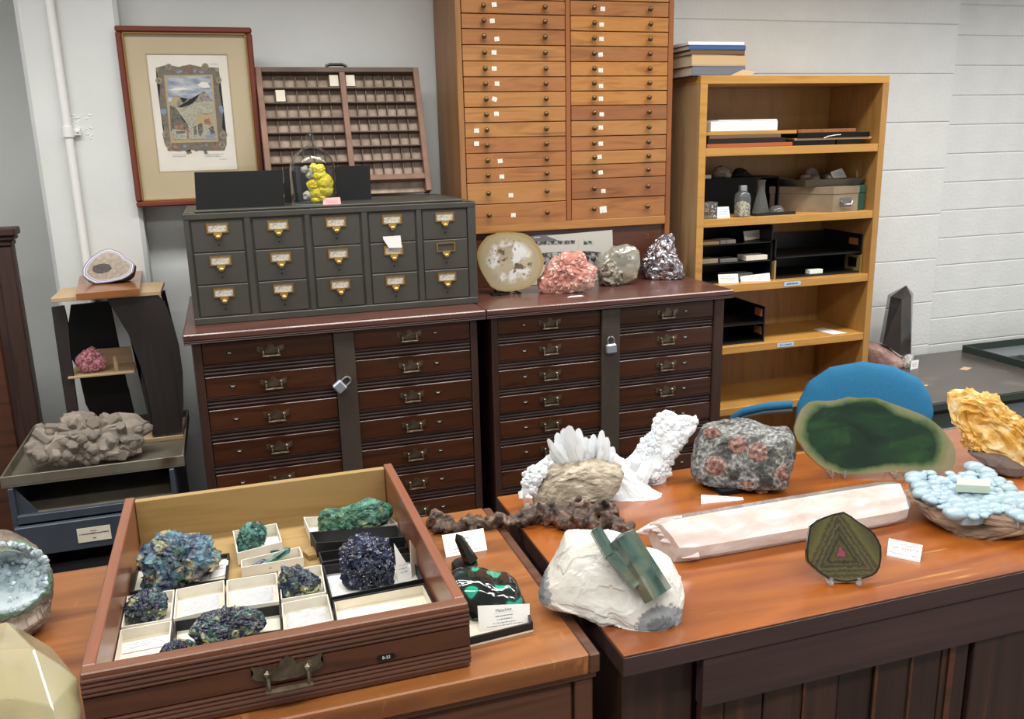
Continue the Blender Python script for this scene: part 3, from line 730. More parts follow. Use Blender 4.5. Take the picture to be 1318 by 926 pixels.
xm = .268; tb('middle_rail', xm-.009, xm+.009, .058, hgt-.016, .002, .042, 'case_frame')
nr = 7; y0_, y1_ = .058, hgt-.016
for r_ in range(1, nr):
    yv = y0_+(y1_-y0_)*r_/nr
    tb('divider', .018, xm-.009, yv-.0018, yv+.0018, .008, .034, 'case_wood', 0); tb('divider', xm+.009, W_-.018, yv-.0018, yv+.0018, .008, .034, 'case_wood', 0)
for (a, b, n) in ((.018, xm-.009, 7), (xm+.009, W_-.018, 7)):
    for k in range(1, n):
        xv = a+(b-a)*k/n; tb('divider', xv-.0015, xv+.0015, y0_, y1_, .008, .023, 'case_wood', 0)
cw = (xm-.009-.018)/7; ch = (y1_-y0_)/nr
for (ci, ri, side) in ((6, 6, 0), (0, 6, 1), (1, 5, 0)):
    xa = (.018 if not side else xm+.009)+ci*cw+.003; ya = y0_+ri*ch+.006
    tb('paper_tag', xa, xa+cw-.006, ya, ya+ch-.012, .03, .0305, 'cream_card', 0)
mb = MB(); mb.tube([mt @ Vector(q) for q in ((.222, hgt, .02), (.224, hgt+.012, .02), (.235, hgt+.017, .02), (.275, hgt+.017, .02), (.286, hgt+.012, .02), (.288, hgt, .02))], .005, 8); T.add('handle', mb, 'black_plastic', smooth=True)
for xv in (.11, .40): tb('latch', xv-.012, xv+.012, hgt, hgt+.004, .01, .03, 'brass_dark')
tb('side_rail', W_-.008, W_, -.0, .04, .0, .02, 'case_frame')

# ---------------------------------------------------------------- framed print
y = 2.995
X0, X1, Z0, Z1 = -.254, .136, 1.440, 1.971
T = Thing('framed_print', 'framed antique print in a red-brown frame with a wide tan mat', 'picture', ((X0+X1)/2, y, Z0))
fw = .017
for (a, b, c, d) in ((X0, X1, Z1-fw, Z1), (X0, X1, Z0, Z0+fw), (X0, X0+fw, Z0+fw, Z1-fw), (X1-fw, X1, Z0+fw, Z1-fw)):
    mb = MB(); mb.box(a, b, y-.022, y, c, d, .004); T.add('frame_rail', mb, 'frame_red')
g = .005
for (a, b, c, d) in ((X0+fw, X1-fw, Z1-fw-g, Z1-fw), (X0+fw, X1-fw, Z0+fw, Z0+fw+g), (X0+fw, X0+fw+g, Z0+fw, Z1-fw), (X1-fw-g, X1-fw, Z0+fw, Z1-fw)):
    mb = MB(); mb.box(a, b, y-.018, y-.004, c, d, .001); T.add('gold_lip', mb, 'frame_gold')
mb = MB(); mb.box(X0+.01, X1-.01, y-.004, y-.001, Z0+.01, Z1-.01); T.add('backing', mb, 'mat_board')
mx0, mx1, mz0, mz1 = -.176, .056, 1.546, 1.892
for (a, b, c, d) in ((X0+fw, X1-fw, mz1, Z1-fw), (X0+fw, X1-fw, Z0+fw, mz0), (X0+fw, mx0, mz0, mz1), (mx1, X1-fw, mz0, mz1)):
    mb = MB(); mb.box(a, b, y-.0075, y-.004, c, d); T.add('mat', mb, 'mat_board')
mb = MB()
for (a, b, c, d) in ((mx0-.003, mx1+.003, mz1, mz1+.003), (mx0-.003, mx1+.003, mz0-.003, mz0), (mx0-.003, mx0, mz0, mz1), (mx1, mx1+.003, mz0, mz1)): mb.box(a, b, y-.0078, y-.005, c, d)
T.add('mat_bevel', mb, 'print_tan')
mb = MB(); mb.box(mx0, mx1, y-.0055, y-.004, mz0, mz1); sheet = T.add('print_sheet', mb, 'print_paper')
def cp(x, yv): q = at(180+x/5.143, 60+yv/5.143, Y=y-.0055); return (q.x, q.z)
LAY = [0]
def art(name, mat, polys, parent=sheet):
    LAY[0] += 1; yy = y-.0055-.00012*LAY[0]; mb = MB()
    for pl in polys:
        mb.poly([(a, yy, b) for a, b in [cp(*q) for q in pl]], (0, .0001, 0))
    return T.add(name, mb, mat, parent)
def disc(cx, cy, r, n=14): return [(cx+r*cos(2*pi*i/n), cy+r*sin(2*pi*i/n)) for i in range(n)]
art('ornament_border', 'ornate', [[(105, 140), (180, 120), (260, 135), (330, 118), (410, 135), (520, 140), (535, 230), (522, 260), (540, 380), (548, 450), (545, 540), (572, 570), (575, 650), (560, 690), (480, 690), (420, 690), (330, 685), (260, 695), (200, 690), (165, 650), (150, 580), (160, 540), (140, 450), (130, 360), (135, 260), (110, 230)]])
art('ornament_scroll', 'ornate_light', [disc(190, 135, 22), disc(432, 133, 24), disc(125, 225, 22), disc(522, 222, 20), disc(175, 580, 26), disc(553, 585, 26), disc(190, 650, 22), disc(545, 650, 22), disc(118, 150, 14), disc(512, 152, 14)])
art('ornament_scroll', 'ornate', [disc(192, 137, 10), disc(430, 135, 11), disc(126, 226, 10), disc(521, 223, 9), disc(177, 582, 12), disc(552, 586, 12), disc(192, 651, 10), disc(544, 651, 10)])
art('cartouche', 'print_brown', [[(275, 128), (345, 122), (350, 165), (280, 172)]])
art('ornament_jewel', 'print_blue', [[(240, 165), (275, 152), (282, 170), (250, 180)], [(355, 150), (372, 150), (370, 172), (357, 172)], [(388, 160), (425, 165), (420, 178), (395, 175)], [(135, 415), (170, 410), (180, 435), (160, 455), (140, 440)], [(522, 395), (545, 390), (555, 425), (545, 450), (528, 425)], [(285, 655), (310, 650), (305, 668), (288, 668)], [(405, 655), (450, 648), (445, 664), (415, 668)]])
art('ornament_fruit', 'print_red', [[(220, 655), (250, 650), (255, 672), (228, 676)], [(480, 655), (520, 650), (522, 668), (490, 672)], [(180, 675), (210, 680), (205, 695), (185, 690)]])
art('ornament_pendant', 'ornate', [disc(375, 672, 22), disc(325, 675, 20), disc(430, 672, 20), [(300, 690), (330, 680), (345, 705), (315, 712)], [(420, 690), (440, 684), (450, 708), (430, 712)]])
art('inner_frame', 'print_tan', [[(158, 190), (480, 185), (520, 630), (205, 640)]])
art('sky', 'print_sky', [[(175, 200), (468, 196), (490, 420), (195, 430)]])
art('cloud', 'print_paper', [[(190, 290), (230, 272), (290, 270), (330, 282), (260, 292)], [(380, 255), (410, 232), (450, 240), (465, 270), (420, 275)]])
art('mountain', 'print_rock', [[(198, 390), (215, 345), (240, 322), (265, 335), (285, 375), (320, 345), (345, 380), (375, 350), (400, 310), (425, 292), (455, 325), (482, 355), (485, 430), (200, 430)]])
art('valley', 'print_land', [[(200, 390), (250, 400), (300, 410), (360, 375), (420, 360), (485, 365), (500, 545), (300, 560), (205, 540)]])
art('peak', 'print_tan', [[(200, 385), (215, 348), (240, 325), (262, 345), (240, 375), (230, 392)]])
art('dark_slope', 'print_dark', [[(197, 390), (235, 402), (262, 440), (285, 490), (320, 522), (330, 560), (205, 560)]])
art('hut', 'print_tan', [[(370, 470), (400, 445), (440, 450), (470, 445), (485, 480), (490, 520), (380, 520)]])
art('hut_door', 'print_red', [[(425, 480), (460, 475), (470, 515), (430, 515)]])
art('foreground', 'print_land', [[(212, 545), (320, 555), (500, 530), (508, 612), (216, 616)]])
art('figure', 'print_red', [[(228, 515), (250, 512), (255, 545), (232, 548)], [(262, 518), (285, 515), (288, 545), (265, 545)], [(310, 540), (326, 538), (325, 610), (312, 610)], [(456, 500), (470, 498), (472, 520), (458, 522)]])
art('figure', 'print_dark', [[(385, 515), (410, 505), (420, 560), (400, 598), (385, 570)], [(355, 530), (372, 525), (378, 580), (358, 590)], [(455, 540), (485, 522), (500, 575), (470, 580)], [(240, 560), (300, 558), (300, 572), (242, 578)]])
art('figure', 'print_blue', [[(430, 590), (470, 578), (500, 585), (490, 605), (440, 608)]])
rnd = random.Random(9); mb = MB()
def capline(xa, xb, yv):
    pa, pb = cp(xa, yv), cp(xb, yv); mt2 = frame_at(Vector((pa[0], y-.0057, pa[1])), (1, 0, 0), (0, 0, 1)); strokes(mb, 0, pb[0]-pa[0], 0, .0026, rnd, mt2)
for q in ((215, 310, 718), (217, 305, 729), (430, 555, 714), (428, 525, 722), (430, 540, 730), (525, 578, 747), (465, 520, 116)): capline(*q)
T.add('caption', mb, 'ink_light', sheet)
mb = MB(); mb.box(X0+fw, X1-fw, y-.0125, y-.0115, Z0+fw, Z1-fw); T.add('glass_pane', mb, 'glass_pane')

# ---------------------------------------------------------------- tall wooden drawer cabinet on the right dark cabinet
YW = 2.80
def cw_(x, yv): return (550+x/2.988, yv/2.988)
wx0, wx1 = .739, 1.495
T = Thing('wooden_drawer_cabinet', 'tall honey-brown wooden cabinet with two columns of shallow knobbed drawers', 'cabinet', ((wx0+wx1)/2, YW, 1.135))
mb = MB(); mb.box(wx0, wx0+.018, YW, 3.085, 1.1355, 2.46, .001); T.add('side_panel', mb, 'cab_side_wood')
mb = MB(); mb.box(wx1-.018, wx1, YW, 3.085, 1.1355, 2.46, .001); T.add('side_panel', mb, 'cab_frame_wood')
mb = MB(); mb.box(wx0+.018, wx1-.018, YW+.03, 3.08, 1.33, 2.46); T.add('carcass', mb, 'cab_frame_wood')
mb = MB(); mb.box(wx0-.004, wx1+.004, YW-.005, 3.09, 2.46, 2.48, .002); T.add('top', mb, 'cab_frame_wood')
zrb = at(*cw_(540, 848), Y=YW).z
mb = MB(); mb.box(wx0+.018, wx1-.018, YW-.001, YW+.03, zrb-.03, zrb-.001, .002); T.add('bottom_rail', mb, 'drawer_front_0')
mb = MB(); mb.box(wx0+.0185, wx1-.0185, YW+.012, 3.03, 1.1355, zrb-.031); T.add('plinth', mb, 'drawer_panel_wood')
xm0, xm1 = at(*cw_(533, 450), Y=YW).x, at(*cw_(552, 450), Y=YW).x
mb = MB(); mb.box(xm0+.001, xm1-.001, YW-.001, YW+.05, zrb, 2.46, .001); T.add('stile', mb, 'cab_frame_wood')
KN = MB(); KN.cyl((0, 0, 0), (0, -.010, 0), .004, n=8); KN.ico((0, -.014, 0), .0085, 2, (1, .75, 1)); KN = KN.mesh('knob', 'knob_metal', True)
STK = {}
rnd = random.Random(21)
left_y = [0, 55, 113, 174, 236, 296, 353, 412, 470, 528, 587, 644, 700, 782, 866]
right_y = [5, 64, 122, 179, 238, 293, 350, 405, 463, 522, 578, 630, 684, 760, 840]
left_lab = [(257, 18), (250, 80), (268, 150), (257, 202), (257, 264), (268, 322), (258, 382), (266, 438), (190, 503), (190, 553), (280, 620), (287, 680), (322, 752), (331, 828)]
right_lab = [(675, 34), (670, 95), (670, 150), (667, 210), (667, 271), (668, 331), (668, 380), (670, 440), (667, 491), (668, 553), (662, 604), (667, 664), (677, 735), (677, 807)]
lm = [1, 2, 2, 0, 0, 1, 0, 0, 0, 2, 1, 1, 0, 1]; rm = [1, 3, 3, 2, 3, 3, 3, 4, 0, 1, 0, 2, 4, 1]
def drawers(xa, xb, refx, ys, kxs, labs, mats):
    zs = [at(*cw_(refx, v), Y=YW).z for v in ys]
    tilt0 = None
    allz = list(zip(zs, zs[1:]))
    # two more rows above the frame
    p0 = zs[0]-zs[1]
    extra = [(zs[0]+p0*(k+1), zs[0]+p0*k) for k in range(3)]
    for i, (zt, zb_) in enumerate(allz+extra):
        h = zt-zb_; push = rnd.uniform(-.0015, .0015)
        mb = MB(); mb.box(-(xb-xa)/2+.0014, (xb-xa)/2-.0014, -.001+push, .20, .0012, h-.0012, .0012)
        dd = T.put('drawer', mb.mesh('drawer', 'drawer_front_%d' % (mats[i] if i < len(mats) else 0)), ((xa+xb)/2-(wx0+wx1)/2, 0, zb_-1.135))
        for kx in kxs: link('knob', KN, dd, (kx-(xa+xb)/2, push, h*.52))
        if i < len(labs):
            lp = at(*cw_(*labs[i]), Y=YW-.002); big = (i == 13 and xa > 1)
            s = (.013, .011) if big else (.008, .0068)
            mb = MB(); mb.box(-s[0], s[0], -.0009, 0, -s[1], s[1], 0, Matrix.Rotation(rnd.choice((0, 0, .1, -.1, .35 if i in (5, 6, 10, 11) else 0)), 4, 'Y'))
            link('paper_label', mb.mesh('paper_label', 'sticker'), dd, (lp.x-(xa+xb)/2, push-.0012, min(max(lp.z-zb_, .01), h-.01)))
drawers(wx0+.019, xm0, 335, left_y, (at(*cw_(222, 400), Y=YW).x, at(*cw_(452, 400), Y=YW).x), left_lab, lm)
drawers(xm1, wx1-.019, 735, right_y, (at(*cw_(637, 400), Y=YW).x, at(*cw_(848, 400), Y=YW).x), right_lab, rm)
# ---------------------------------------------------------------- more helpers for stones, cards and clusters
def frame_of(pts, zs, h):
    cx = sum(p[0] for p in pts)/len(pts); cy = sum(p[1] for p in pts)/len(pts)
    c = at(cx, cy, Z=zs+h); d = (c-CAM).normalized(); r = d.cross(Vector((0, 0, 1))).normalized(); u = r.cross(d)
    pl = []
    for x, y in pts:
        q = ray(x, y); t = (c-CAM).dot(d)/q.dot(d); v = CAM+q*t-c; pl.append((v.dot(r), v.dot(u)))
    return c, d, r, u, pl
def studs(T, name, pts, zs, h, depth, mats, n, rr, ll, seed, spread=.6, tip=.3, sides=6, flat=1, up=0, joined=False, smin=0, smax=.97, kind=None, taper=.9, out=.5, soft=0):
    """crystals growing out of a cluster whose outline is pts"""
    c, d, r, u, pl = frame_of(pts, zs, h); g = radial(pl); wv = Vector((d.x, d.y, 0)).normalized(); rnd = random.Random(seed)
    protos = []; J = MB()
    if not joined:
        for k in range(4):
            b = MB(); b.crystal((0, 0, -.5), (0, 0, .5), .5, tip*rnd.uniform(.7, 1.3), sides, taper*rnd.uniform(.85, 1.1), rnd.random()*3, flat)
            for v in b.bm.verts:
                if v.co.z > .2: v.co.x += .12*(k-1.5)*.5
            if soft: bmesh.ops.bevel(b.bm, geom=b.bm.edges[:], offset=soft, segments=2, profile=.6, affect='EDGES')
            protos.append([b, None])
        for i, pr in enumerate(protos): pr[1] = pr[0].mesh(name, mats[i % len(mats)])
    for i in range(n):
        th = rnd.uniform(-pi, pi); s = smin+(smax-smin)*rnd.random()**.5; rho = g(th)*s; cz = -math.sqrt(max(0, 1-s*s))
        p = c+r*(rho*cos(th))+u*(rho*sin(th))+wv*(cz*depth)
        nn = (r*(cos(th)*s)+u*(sin(th)*s+up)+wv*cz+Vector((rnd.gauss(0, 1), rnd.gauss(0, 1), rnd.gauss(0, 1)))*spread).normalized()
        R_ = rnd.uniform(*rr); L_ = rnd.uniform(*ll)
        a = p-nn*L_*(1-out); b_ = p+nn*L_*out
        if min(a.z, b_.z)-R_*1.3 < zs: dz = zs-(min(a.z, b_.z)-R_*1.3); a.z += dz; b_.z += dz
        if joined: J.crystal(a, b_, R_, tip, sides, taper, rnd.random()*3, flat)
        else:
            q = nn.to_track_quat('Z', 'Y').to_matrix().to_4x4() @ Matrix.Rotation(rnd.random()*6, 4, 'Z') @ Matrix.Diagonal((R_*2, R_*2, L_, 1))
            q.translation = (a+b_)/2
            o = link(name, rnd.choice(protos)[1], T.o); o.matrix_local = T.inv @ q
    if joined:
        return T.add(name, J, mats[0], kind=kind)
def blob(name, label, cat, lumps, zs, mat, voxel=.004, amp=.3, freq=90, seed=0, squash=1, parent=None, group=None):
    """lumpy mass merged from overlapping lumps ((x, y), radius in sighting units)"""
    mb = MB(); cs = []
    for (x, y), rp in lumps:
        c = at(x, y, Z=zs+.01); rad = rp*(c-CAM).length/F_PX; c = at(x, y, Z=zs+rad*squash*.9); cs.append(c); mb.ico(c, rad, 3)
    for v in mb.bm.verts:
        v.co += (v.co-min(cs, key=lambda q: (q-v.co).length)).normalized()*(.004*amp*mn.fractal(v.co*freq+Vector((seed, 0, 0)), 1, 2, 4))
        ds, ps = mn.voronoi(v.co*freq*.8)
        v.co += (v.co-min(cs, key=lambda q: (q-v.co).length)).normalized()*(.5-ds[0])*.010*amp
    me = mb.mesh(name, mat)
    o = link('tmp', me); md = o.modifiers.new('r', 'REMESH'); md.mode = 'VOXEL'; md.voxel_size = voxel
    dg = bpy.context.evaluated_depsgraph_get(); me2 = bpy.data.meshes.new_from_object(o.evaluated_get(dg)); bpy.data.objects.remove(o); bpy.data.meshes.remove(me)
    me2.name = name
    zmin = min(v.co.z for v in me2.vertices)
    for v in me2.vertices:
        if v.co.z < zs: v.co.z = zs
    base = sum(cs, Vector())/len(cs); base.z = zs
    me2.materials.clear(); me2.materials.append(MATS[mat])
    if parent is not None:
        me2.transform(parent.inv); return link(name, me2, parent.o)
    me2.transform(Matrix.Translation(-base))
    return props(link(name, me2, None, base), label, cat, group)
def card(name, label, q, z, lean, mat='white_card', lines=(), th=.0008, cat='label', group=None, inkm='ink', seed=1, border=False):
    """card from sighted corners bl, br, tr, tl; bottom edge on z, leaning back by lean degrees"""
    a, b = at(*q[0], Z=z), at(*q[1], Z=z); ex = (b-a).normalized()
    away = Vector((-ex.y, ex.x, 0)); away = away if away.y > 0 else -away
    ey = away*sin(R(lean))+Vector((0, 0, cos(R(lean)))); nrm = ex.cross(ey)
    P = [a, b]
    for x, y in q[2:]:
        d = ray(x, y); P.append(CAM+d*((a-CAM).dot(nrm)/d.dot(nrm)))
    base = (a+b)/2
    T = Thing(name, label, cat, base, 0, group)
    off = -nrm if nrm.dot(CAM-a) > 0 else nrm
    mb = MB(); mb.poly([p-off*0 for p in P], off*th); T.add('card', mb, mat)
    c = sum(P, Vector())/4; W = (b-a).length; H = (((P[3]-a)+(P[2]-b))/2).dot(ey)
    mt = frame_at(c+(-off)*.0002, ex, ey)
    rnd = random.Random(seed); mb = MB(); used = False
    for (yf, body, size, wf) in lines:
        if body: text(body, H*size, inkm, T.o, T.inv @ mt @ Matrix.Translation((0, H*yf, 0)))
        else: strokes(mb, -W*wf/2, W*wf/2, H*yf, H*size, rnd, mt); used = True
    if border:
        for (x0, x1, y0, y1) in ((-.47, .47, .45, .47), (-.47, .47, -.47, -.45), (-.47, -.46, -.46, .46), (.46, .47, -.46, .46)): mb.box(W*x0, W*x1, H*y0, H*y1, 0, .0001, 0, mt)
        used = True
    if used: T.add('small_print', mb, 'ink_light')
    else: mb.bm.free()
    return T

# ---------------------------------------------------------------- on the right dark cabinet
ZC = 1.1355
yp = YW+.006
def ph_(x, yv): return (680+x/5.991, 290+yv/5.991)
P = [at(*q, Y=yp) for q in (ph_(-40, 280), ph_(650, 250), ph_(648, 36), (655, 308))]
P = [Vector((p.x, p.y-(.012 if i < 2 else 0), p.z)) for i, p in enumerate(P)]
P[0].z = P[1].z = ZC+.0004; P[0].x = P[3].x-.002
T = Thing('building_photograph', 'black and white photograph of a building, propped behind the row of stones', 'photograph', (P[0]+P[1])/2)
mb = MB(); mb.poly(P, (0, .002, 0)); sheet = T.add('photo_sheet', mb, 'photo_pale')
def ap(name, mat, polys, k):
    mb = MB()
    for pl in polys:
        pts = []
        for q in pl:
            d = ray(*ph_(*q)); nrm = (P[1]-P[0]).cross(P[3]-P[0]).normalized(); v = CAM+d*((P[0]-CAM).dot(nrm)/d.dot(nrm)); pts.append(v+Vector((0, -.0003*k, 0)))
        mb.poly(pts, (0, .0002, 0))
    T.add(name, mb, mat, sheet)
ap('roof', 'photo_grey', [[(-60, 95), (100, 75), (250, 68), (385, 82), (375, 112), (200, 125), (-60, 130)], [(360, 105), (430, 65), (540, 108), (450, 120), (360, 120)]], 1)
ap('eaves', 'photo_dark', [[(-60, 128), (200, 122), (360, 115), (360, 145), (200, 150), (-60, 158)], [(425, 120), (505, 122), (505, 150), (425, 150)]], 2)
ap('skylight', 'photo_pale', [[(195, 82), (260, 78), (262, 92), (200, 95)], [(40, 92), (90, 88), (92, 96), (42, 100)]], 3)
ap('column', 'photo_pale', [[(388, 112), (425, 110), (425, 200), (388, 200)], [(492, 124), (506, 124), (506, 148), (492, 148)]], 4)
ap('shrubs', 'photo_dark', [[(90, 215), (330, 200), (470, 200), (480, 220), (560, 210), (570, 250), (560, 300), (90, 300)]], 5)
ap('post', 'photo_pale', [[(385, 190), (402, 190), (402, 260), (385, 260)], [(230, 215), (242, 215), (242, 240), (230, 240)]], 6)

def cen_(pk): return sum(p[0] for p in pk)/len(pk), sum(p[1] for p in pk)/len(pk)
# petrified wood slice on a black easel
pts = crop(600, 290, 8.24, [(115, 290), (130, 240), (160, 190), (220, 120), (330, 80), (430, 75), (520, 76), (600, 85), (660, 110), (700, 140), (780, 240), (810, 310), (825, 370), (822, 420), (815, 460), (790, 520), (760, 570), (680, 650), (560, 690), (480, 702), (420, 705), (330, 690), (260, 650), (200, 560), (160, 490), (140, 440), (118, 360)])
pb = at(655, 378, Z=ZC+.004)
T = Thing('petrified_wood_slice', 'polished oval slice of petrified wood leaning on a black easel beside the card file', 'mineral', (pb.x, pb.y, ZC))
nr = Vector((-.30, -.9, .16))
slab(T, 'slice', pts, pb+Vector((0, -.0, 0)), nr, .022, 'petrified', 10, back=.97)
mb = MB()
for sx in (-.03, .035):
    mb.tube([(pb.x+sx, pb.y-.012, ZC+.004), (pb.x+sx, pb.y+.05, ZC+.004), (pb.x+sx*.6, pb.y+.062, ZC+.085)], .004, 6)
mb.box(pb.x-.055, pb.x-.005, pb.y-.004, pb.y+.03, ZC, ZC+.006)
T.add('easel', mb, 'black_plastic', label='black easel')
pk = crop(680, 290, 5.991, [(65, 450), (75, 410), (110, 380), (130, 325), (155, 285), (210, 240), (290, 200), (340, 210), (400, 195), (440, 240), (460, 290), (530, 325), (525, 400), (500, 470), (440, 500), (380, 515), (330, 535), (200, 545), (130, 545), (80, 510)])
b0 = base_of(pk, ZC, .045, 2.63)
T = Thing('pink_crystal_cluster', 'salmon-pink crystal cluster, second stone of the row on the right dark cabinet', 'mineral', b0)
rock('cluster', None, None, pk, ZC, .045, .042, 'pink_quartz', 3, .05, 2.5, .07, 5, parent=T, sub=5, Yc=2.63)
studs(T, 'crystal', pk, ZC, at(*cen_(pk), Y=2.63).z-ZC, .045, ['pink_quartz'], 70, (.005, .010), (.016, .030), 7, .5, .5, 5, joined=False, out=.45, smax=.93)
pk = crop(680, 290, 5.991, [(505, 330), (520, 285), (560, 240), (650, 165), (740, 150), (820, 160), (855, 200), (862, 250), (860, 320), (840, 400), (780, 440), (700, 470), (610, 475), (545, 450), (535, 380)])
T = Thing('grey_quartz_cluster', 'cloudy grey quartz crystal with a dark crusty foot, right of the pink cluster', 'mineral', base_of(pk, ZC, .04, 2.70))
rock('quartz', None, None, pk, ZC, .042, .038, 'grey_quartz', 5, .02, 2, .07, 2.2, parent=T, sub=4, Yc=2.70)
pk2 = crop(680, 290, 5.991, [(535, 400), (545, 340), (600, 290), (640, 270), (690, 320), (740, 360), (735, 420), (700, 475), (620, 480), (545, 455)])
rock('sulphide_crust', None, None, pk2, ZC, .03, .026, 'sulphide', 6, .06, 3, .08, 7, parent=T, sub=4, Yc=2.675)
pk = crop(680, 290, 5.991, [(862, 360), (862, 320), (880, 275), (905, 225), (920, 190), (940, 170), (1000, 100), (1050, 65), (1100, 65), (1130, 110), (1125, 180), (1160, 250), (1190, 310), (1205, 380), (1170, 420), (1060, 435), (960, 435), (880, 395)])
rock('metallic_lump', 'silvery metallic pyramid-shaped lump, rightmost stone on the right dark cabinet', 'mineral', pk, ZC, .045, .036, 'hematite', 8, .05, 3, .09, 6, sub=5, Yc=2.735)
card('name_card', 'white paper strip lying before the pink crystal cluster', crop(680, 290, 5.991, [(300, 558), (430, 546), (405, 540), (318, 548)]), ZC, 80, lines=((0, None, .3, .7),))

# ---------------------------------------------------------------- bookcase
BX0, BX1, BY0, BY1, BZ = 1.574, 2.350, 2.75, 3.055, 1.813
T = Thing('bookcase', 'tall open honey-coloured wooden bookcase against the block wall', 'bookcase', ((BX0+BX1)/2, BY0, 0))
for a, b in ((BX0, BX0+.027), (BX1-.027, BX1)):
    mb = MB(); mb.box(a, b, BY0, BY1, 0, BZ-.027, .001); T.add('side_panel', mb, 'honey_wood_side' if a > BX0 else 'veneer_worn')
    if a == BX0: mb = MB(); mb.box(a, b, BY0-.0012, BY0-.0002, 0, BZ-.027); T.add('edge_strip', mb, 'honey_wood')
mb = MB(); mb.box(BX0, BX1, BY0, BY1, BZ-.0268, BZ, .001); T.add('top_panel', mb, 'honey_wood')
mb = MB(); mb.box(BX0+.0272, BX1-.0272, BY1-.008, BY1-.001, .08, BZ-.0272); T.add('back_panel', mb, 'honey_wood_side')
SH = [1.573, 1.3285, 1.0885, .8575, .6185, .37, .10]
for i, z in enumerate(SH):
    mb = MB(); mb.box(BX0+.0272, BX1-.0272, BY0+.002, BY1-.009, z-.028, z, .001); T.add('shelf', mb, 'honey_wood')
mb = MB(); mb.box(BX0+.028, BX1-.028, BY0+.03, BY0+.045, .001, .071); T.add('kickboard', mb, 'honey_wood')
def bk(x, yv): return (890+x/5.272, 280+yv/5.272)
for i, (q0, q1, z) in enumerate((((630, 450), (742, 445), 1.0745), ((582, 872), (695, 865), .8435))):
    a, b = at(*bk(*q0), Y=BY0), at(*bk(*q1), Y=BY0)
    mb = MB(); mb.box(a.x, b.x, BY0+.0005, BY0+.0022, z-.008, z+.008); lp = T.add('shelf_label', mb, 'blue_label')
    mb = MB(); rnd = random.Random(i); strokes(mb, -.024, .024, 0, .007, rnd, frame_at(Vector(((a.x+b.x)/2, BY0+.0004, z)), (1, 0, 0), (0, 0, 1))); T.add('lettering', mb, 'ink', lp)
mb = MB()
for q in ((873, 104.5), (888, 103), (893, 101.5), (878, 103.8)):
    p = at(*q, X=BX0); mb.ico((BX0, p.y, min(p.z, BZ-.008)), .003, 1)
T.add('screw', mb, 'steel')

# books lying on the bookcase
def flat(name, label, xa, xb, y0, dep, z, th, mat, group=None, cat='board', rz=0, edge=None, spine=None):
    base = Vector(((xa+xb)/2, y0+dep/2, z)); T = Thing(name, label, cat, base, rz, group); mt = T.inv.inverted()
    def bx(nm, a, b, c, d, e, f, m_, bev=.001):
        q = MB(); q.box(a, b, c, d, e, f, bev, mt); return T.add(nm, q, m_)
    W2, D2 = (xb-xa)/2, dep/2
    if edge:      # a book: two covers, spine towards the viewer, page block
        bx('cover', -W2, W2, -D2, D2, 0, .0025, mat); bx('cover', -W2, W2, -D2, D2, th-.0025, th, mat)
        bx('page_block', -W2+.002, W2-.003, -D2+.003, D2-.003, .0026, th-.0026, edge, 0)
        bx('spine', -W2, W2, -D2, -D2+.0025, .0026, th-.0026, mat)
    else: bx('board', -W2, W2, -D2, D2, .0002, th, mat)
    return T
xs = (1.545, 1.79)
z = BZ+.0004
lst = [('thick grey-spined book at the bottom of the pile on the bookcase', .031, 'grey_book', 'page_edges', 0, 1.55, 1.755), ('thick cream book in the middle of the pile on the bookcase', .036, 'paper_tan', 'page_edges', .01, 1.545, 1.755),
       ('brown book under the blue one in the pile on the bookcase', .015, 'brown_book', 'page_edges', -.02, 1.545, 1.752), ('thin blue book near the top of the pile on the bookcase', .016, 'blue_book', 'page_edges', -.03, 1.54, 1.755)]
for lab, th, mt_, ed, rz, xa, xb in lst:
    flat('book', lab, xa, xb, 2.765, .24, z, th, mt_, 'books on top of the bookcase', 'book', rz, ed); z += th+.0003
flat('paper_stack', 'loose white papers topping the pile of books on the bookcase', 1.54, 1.752, 2.77, .22, z, .011, 'paper_white', None, 'papers', -.04)
P = [at(*q, Y=2.754) for q in ((920, 96), (953, 95), (962, 90.5), (937, 87))]
P = [Vector((1.69, 2.7535, BZ+.0005)), Vector((1.762, 2.7535, BZ+.0005)), Vector((1.795, 2.757, BZ+.012)), Vector((1.74, 2.757, BZ+.02))]
mb = MB(); mb.poly(P, (0, .003, 0)); single('envelope', 'crumpled tan envelope in front of the books on the bookcase', 'paper', mb, 'paper_tan', P[0])

# first shelf: boards and frames
def s1(x, yv): return (900+x/5.4917, 140+yv/5.4917)
def sx(x, y=BY0+.02): return at(*s1(x, 250), Y=y).x
z = SH[0]+.0004
for nm, lab, a, b, th, mt_, cat in (
    ('board', 'orange-brown wooden board at the bottom left of the top shelf', 55, 660, .0135, 'orange_wood', 'board'),
    ('picture_frame', 'flat black frame lying on the orange board', 60, 610, .016, 'black_plastic', 'frame'),
    ('board', 'dark brown panel lying between black frame and honey-coloured board', 70, 575, .012, 'brown_book', 'board'),
    ('board', 'honey-coloured board lying under the white box', 48, 685, .012, 'honey_wood', 'board'),
    ('paper_box', 'white cardboard box of papers lying on the top shelf', 78, 548, .034, 'white_card', 'box'),
    ('paper_stack', 'loose white sheets lying on the white box', 135, 543, .005, 'paper_white', 'papers')):
    flat(nm, lab, sx(a), sx(b), BY0+.02, .2, z, th, mt_, None, cat); z += th+.0003
z = SH[0]+.0004
flat('picture_frame', 'wide black frame lying right of the orange board on the top shelf', sx(672), sx(975), BY0+.03, .2, z, .017, 'black_board', None, 'frame')
flat('picture_frame', 'narrow black frame at the right end of the top shelf', sx(985), sx(1160), BY0+.03, .2, z, .017, 'black_board', None, 'frame'); z += .0175
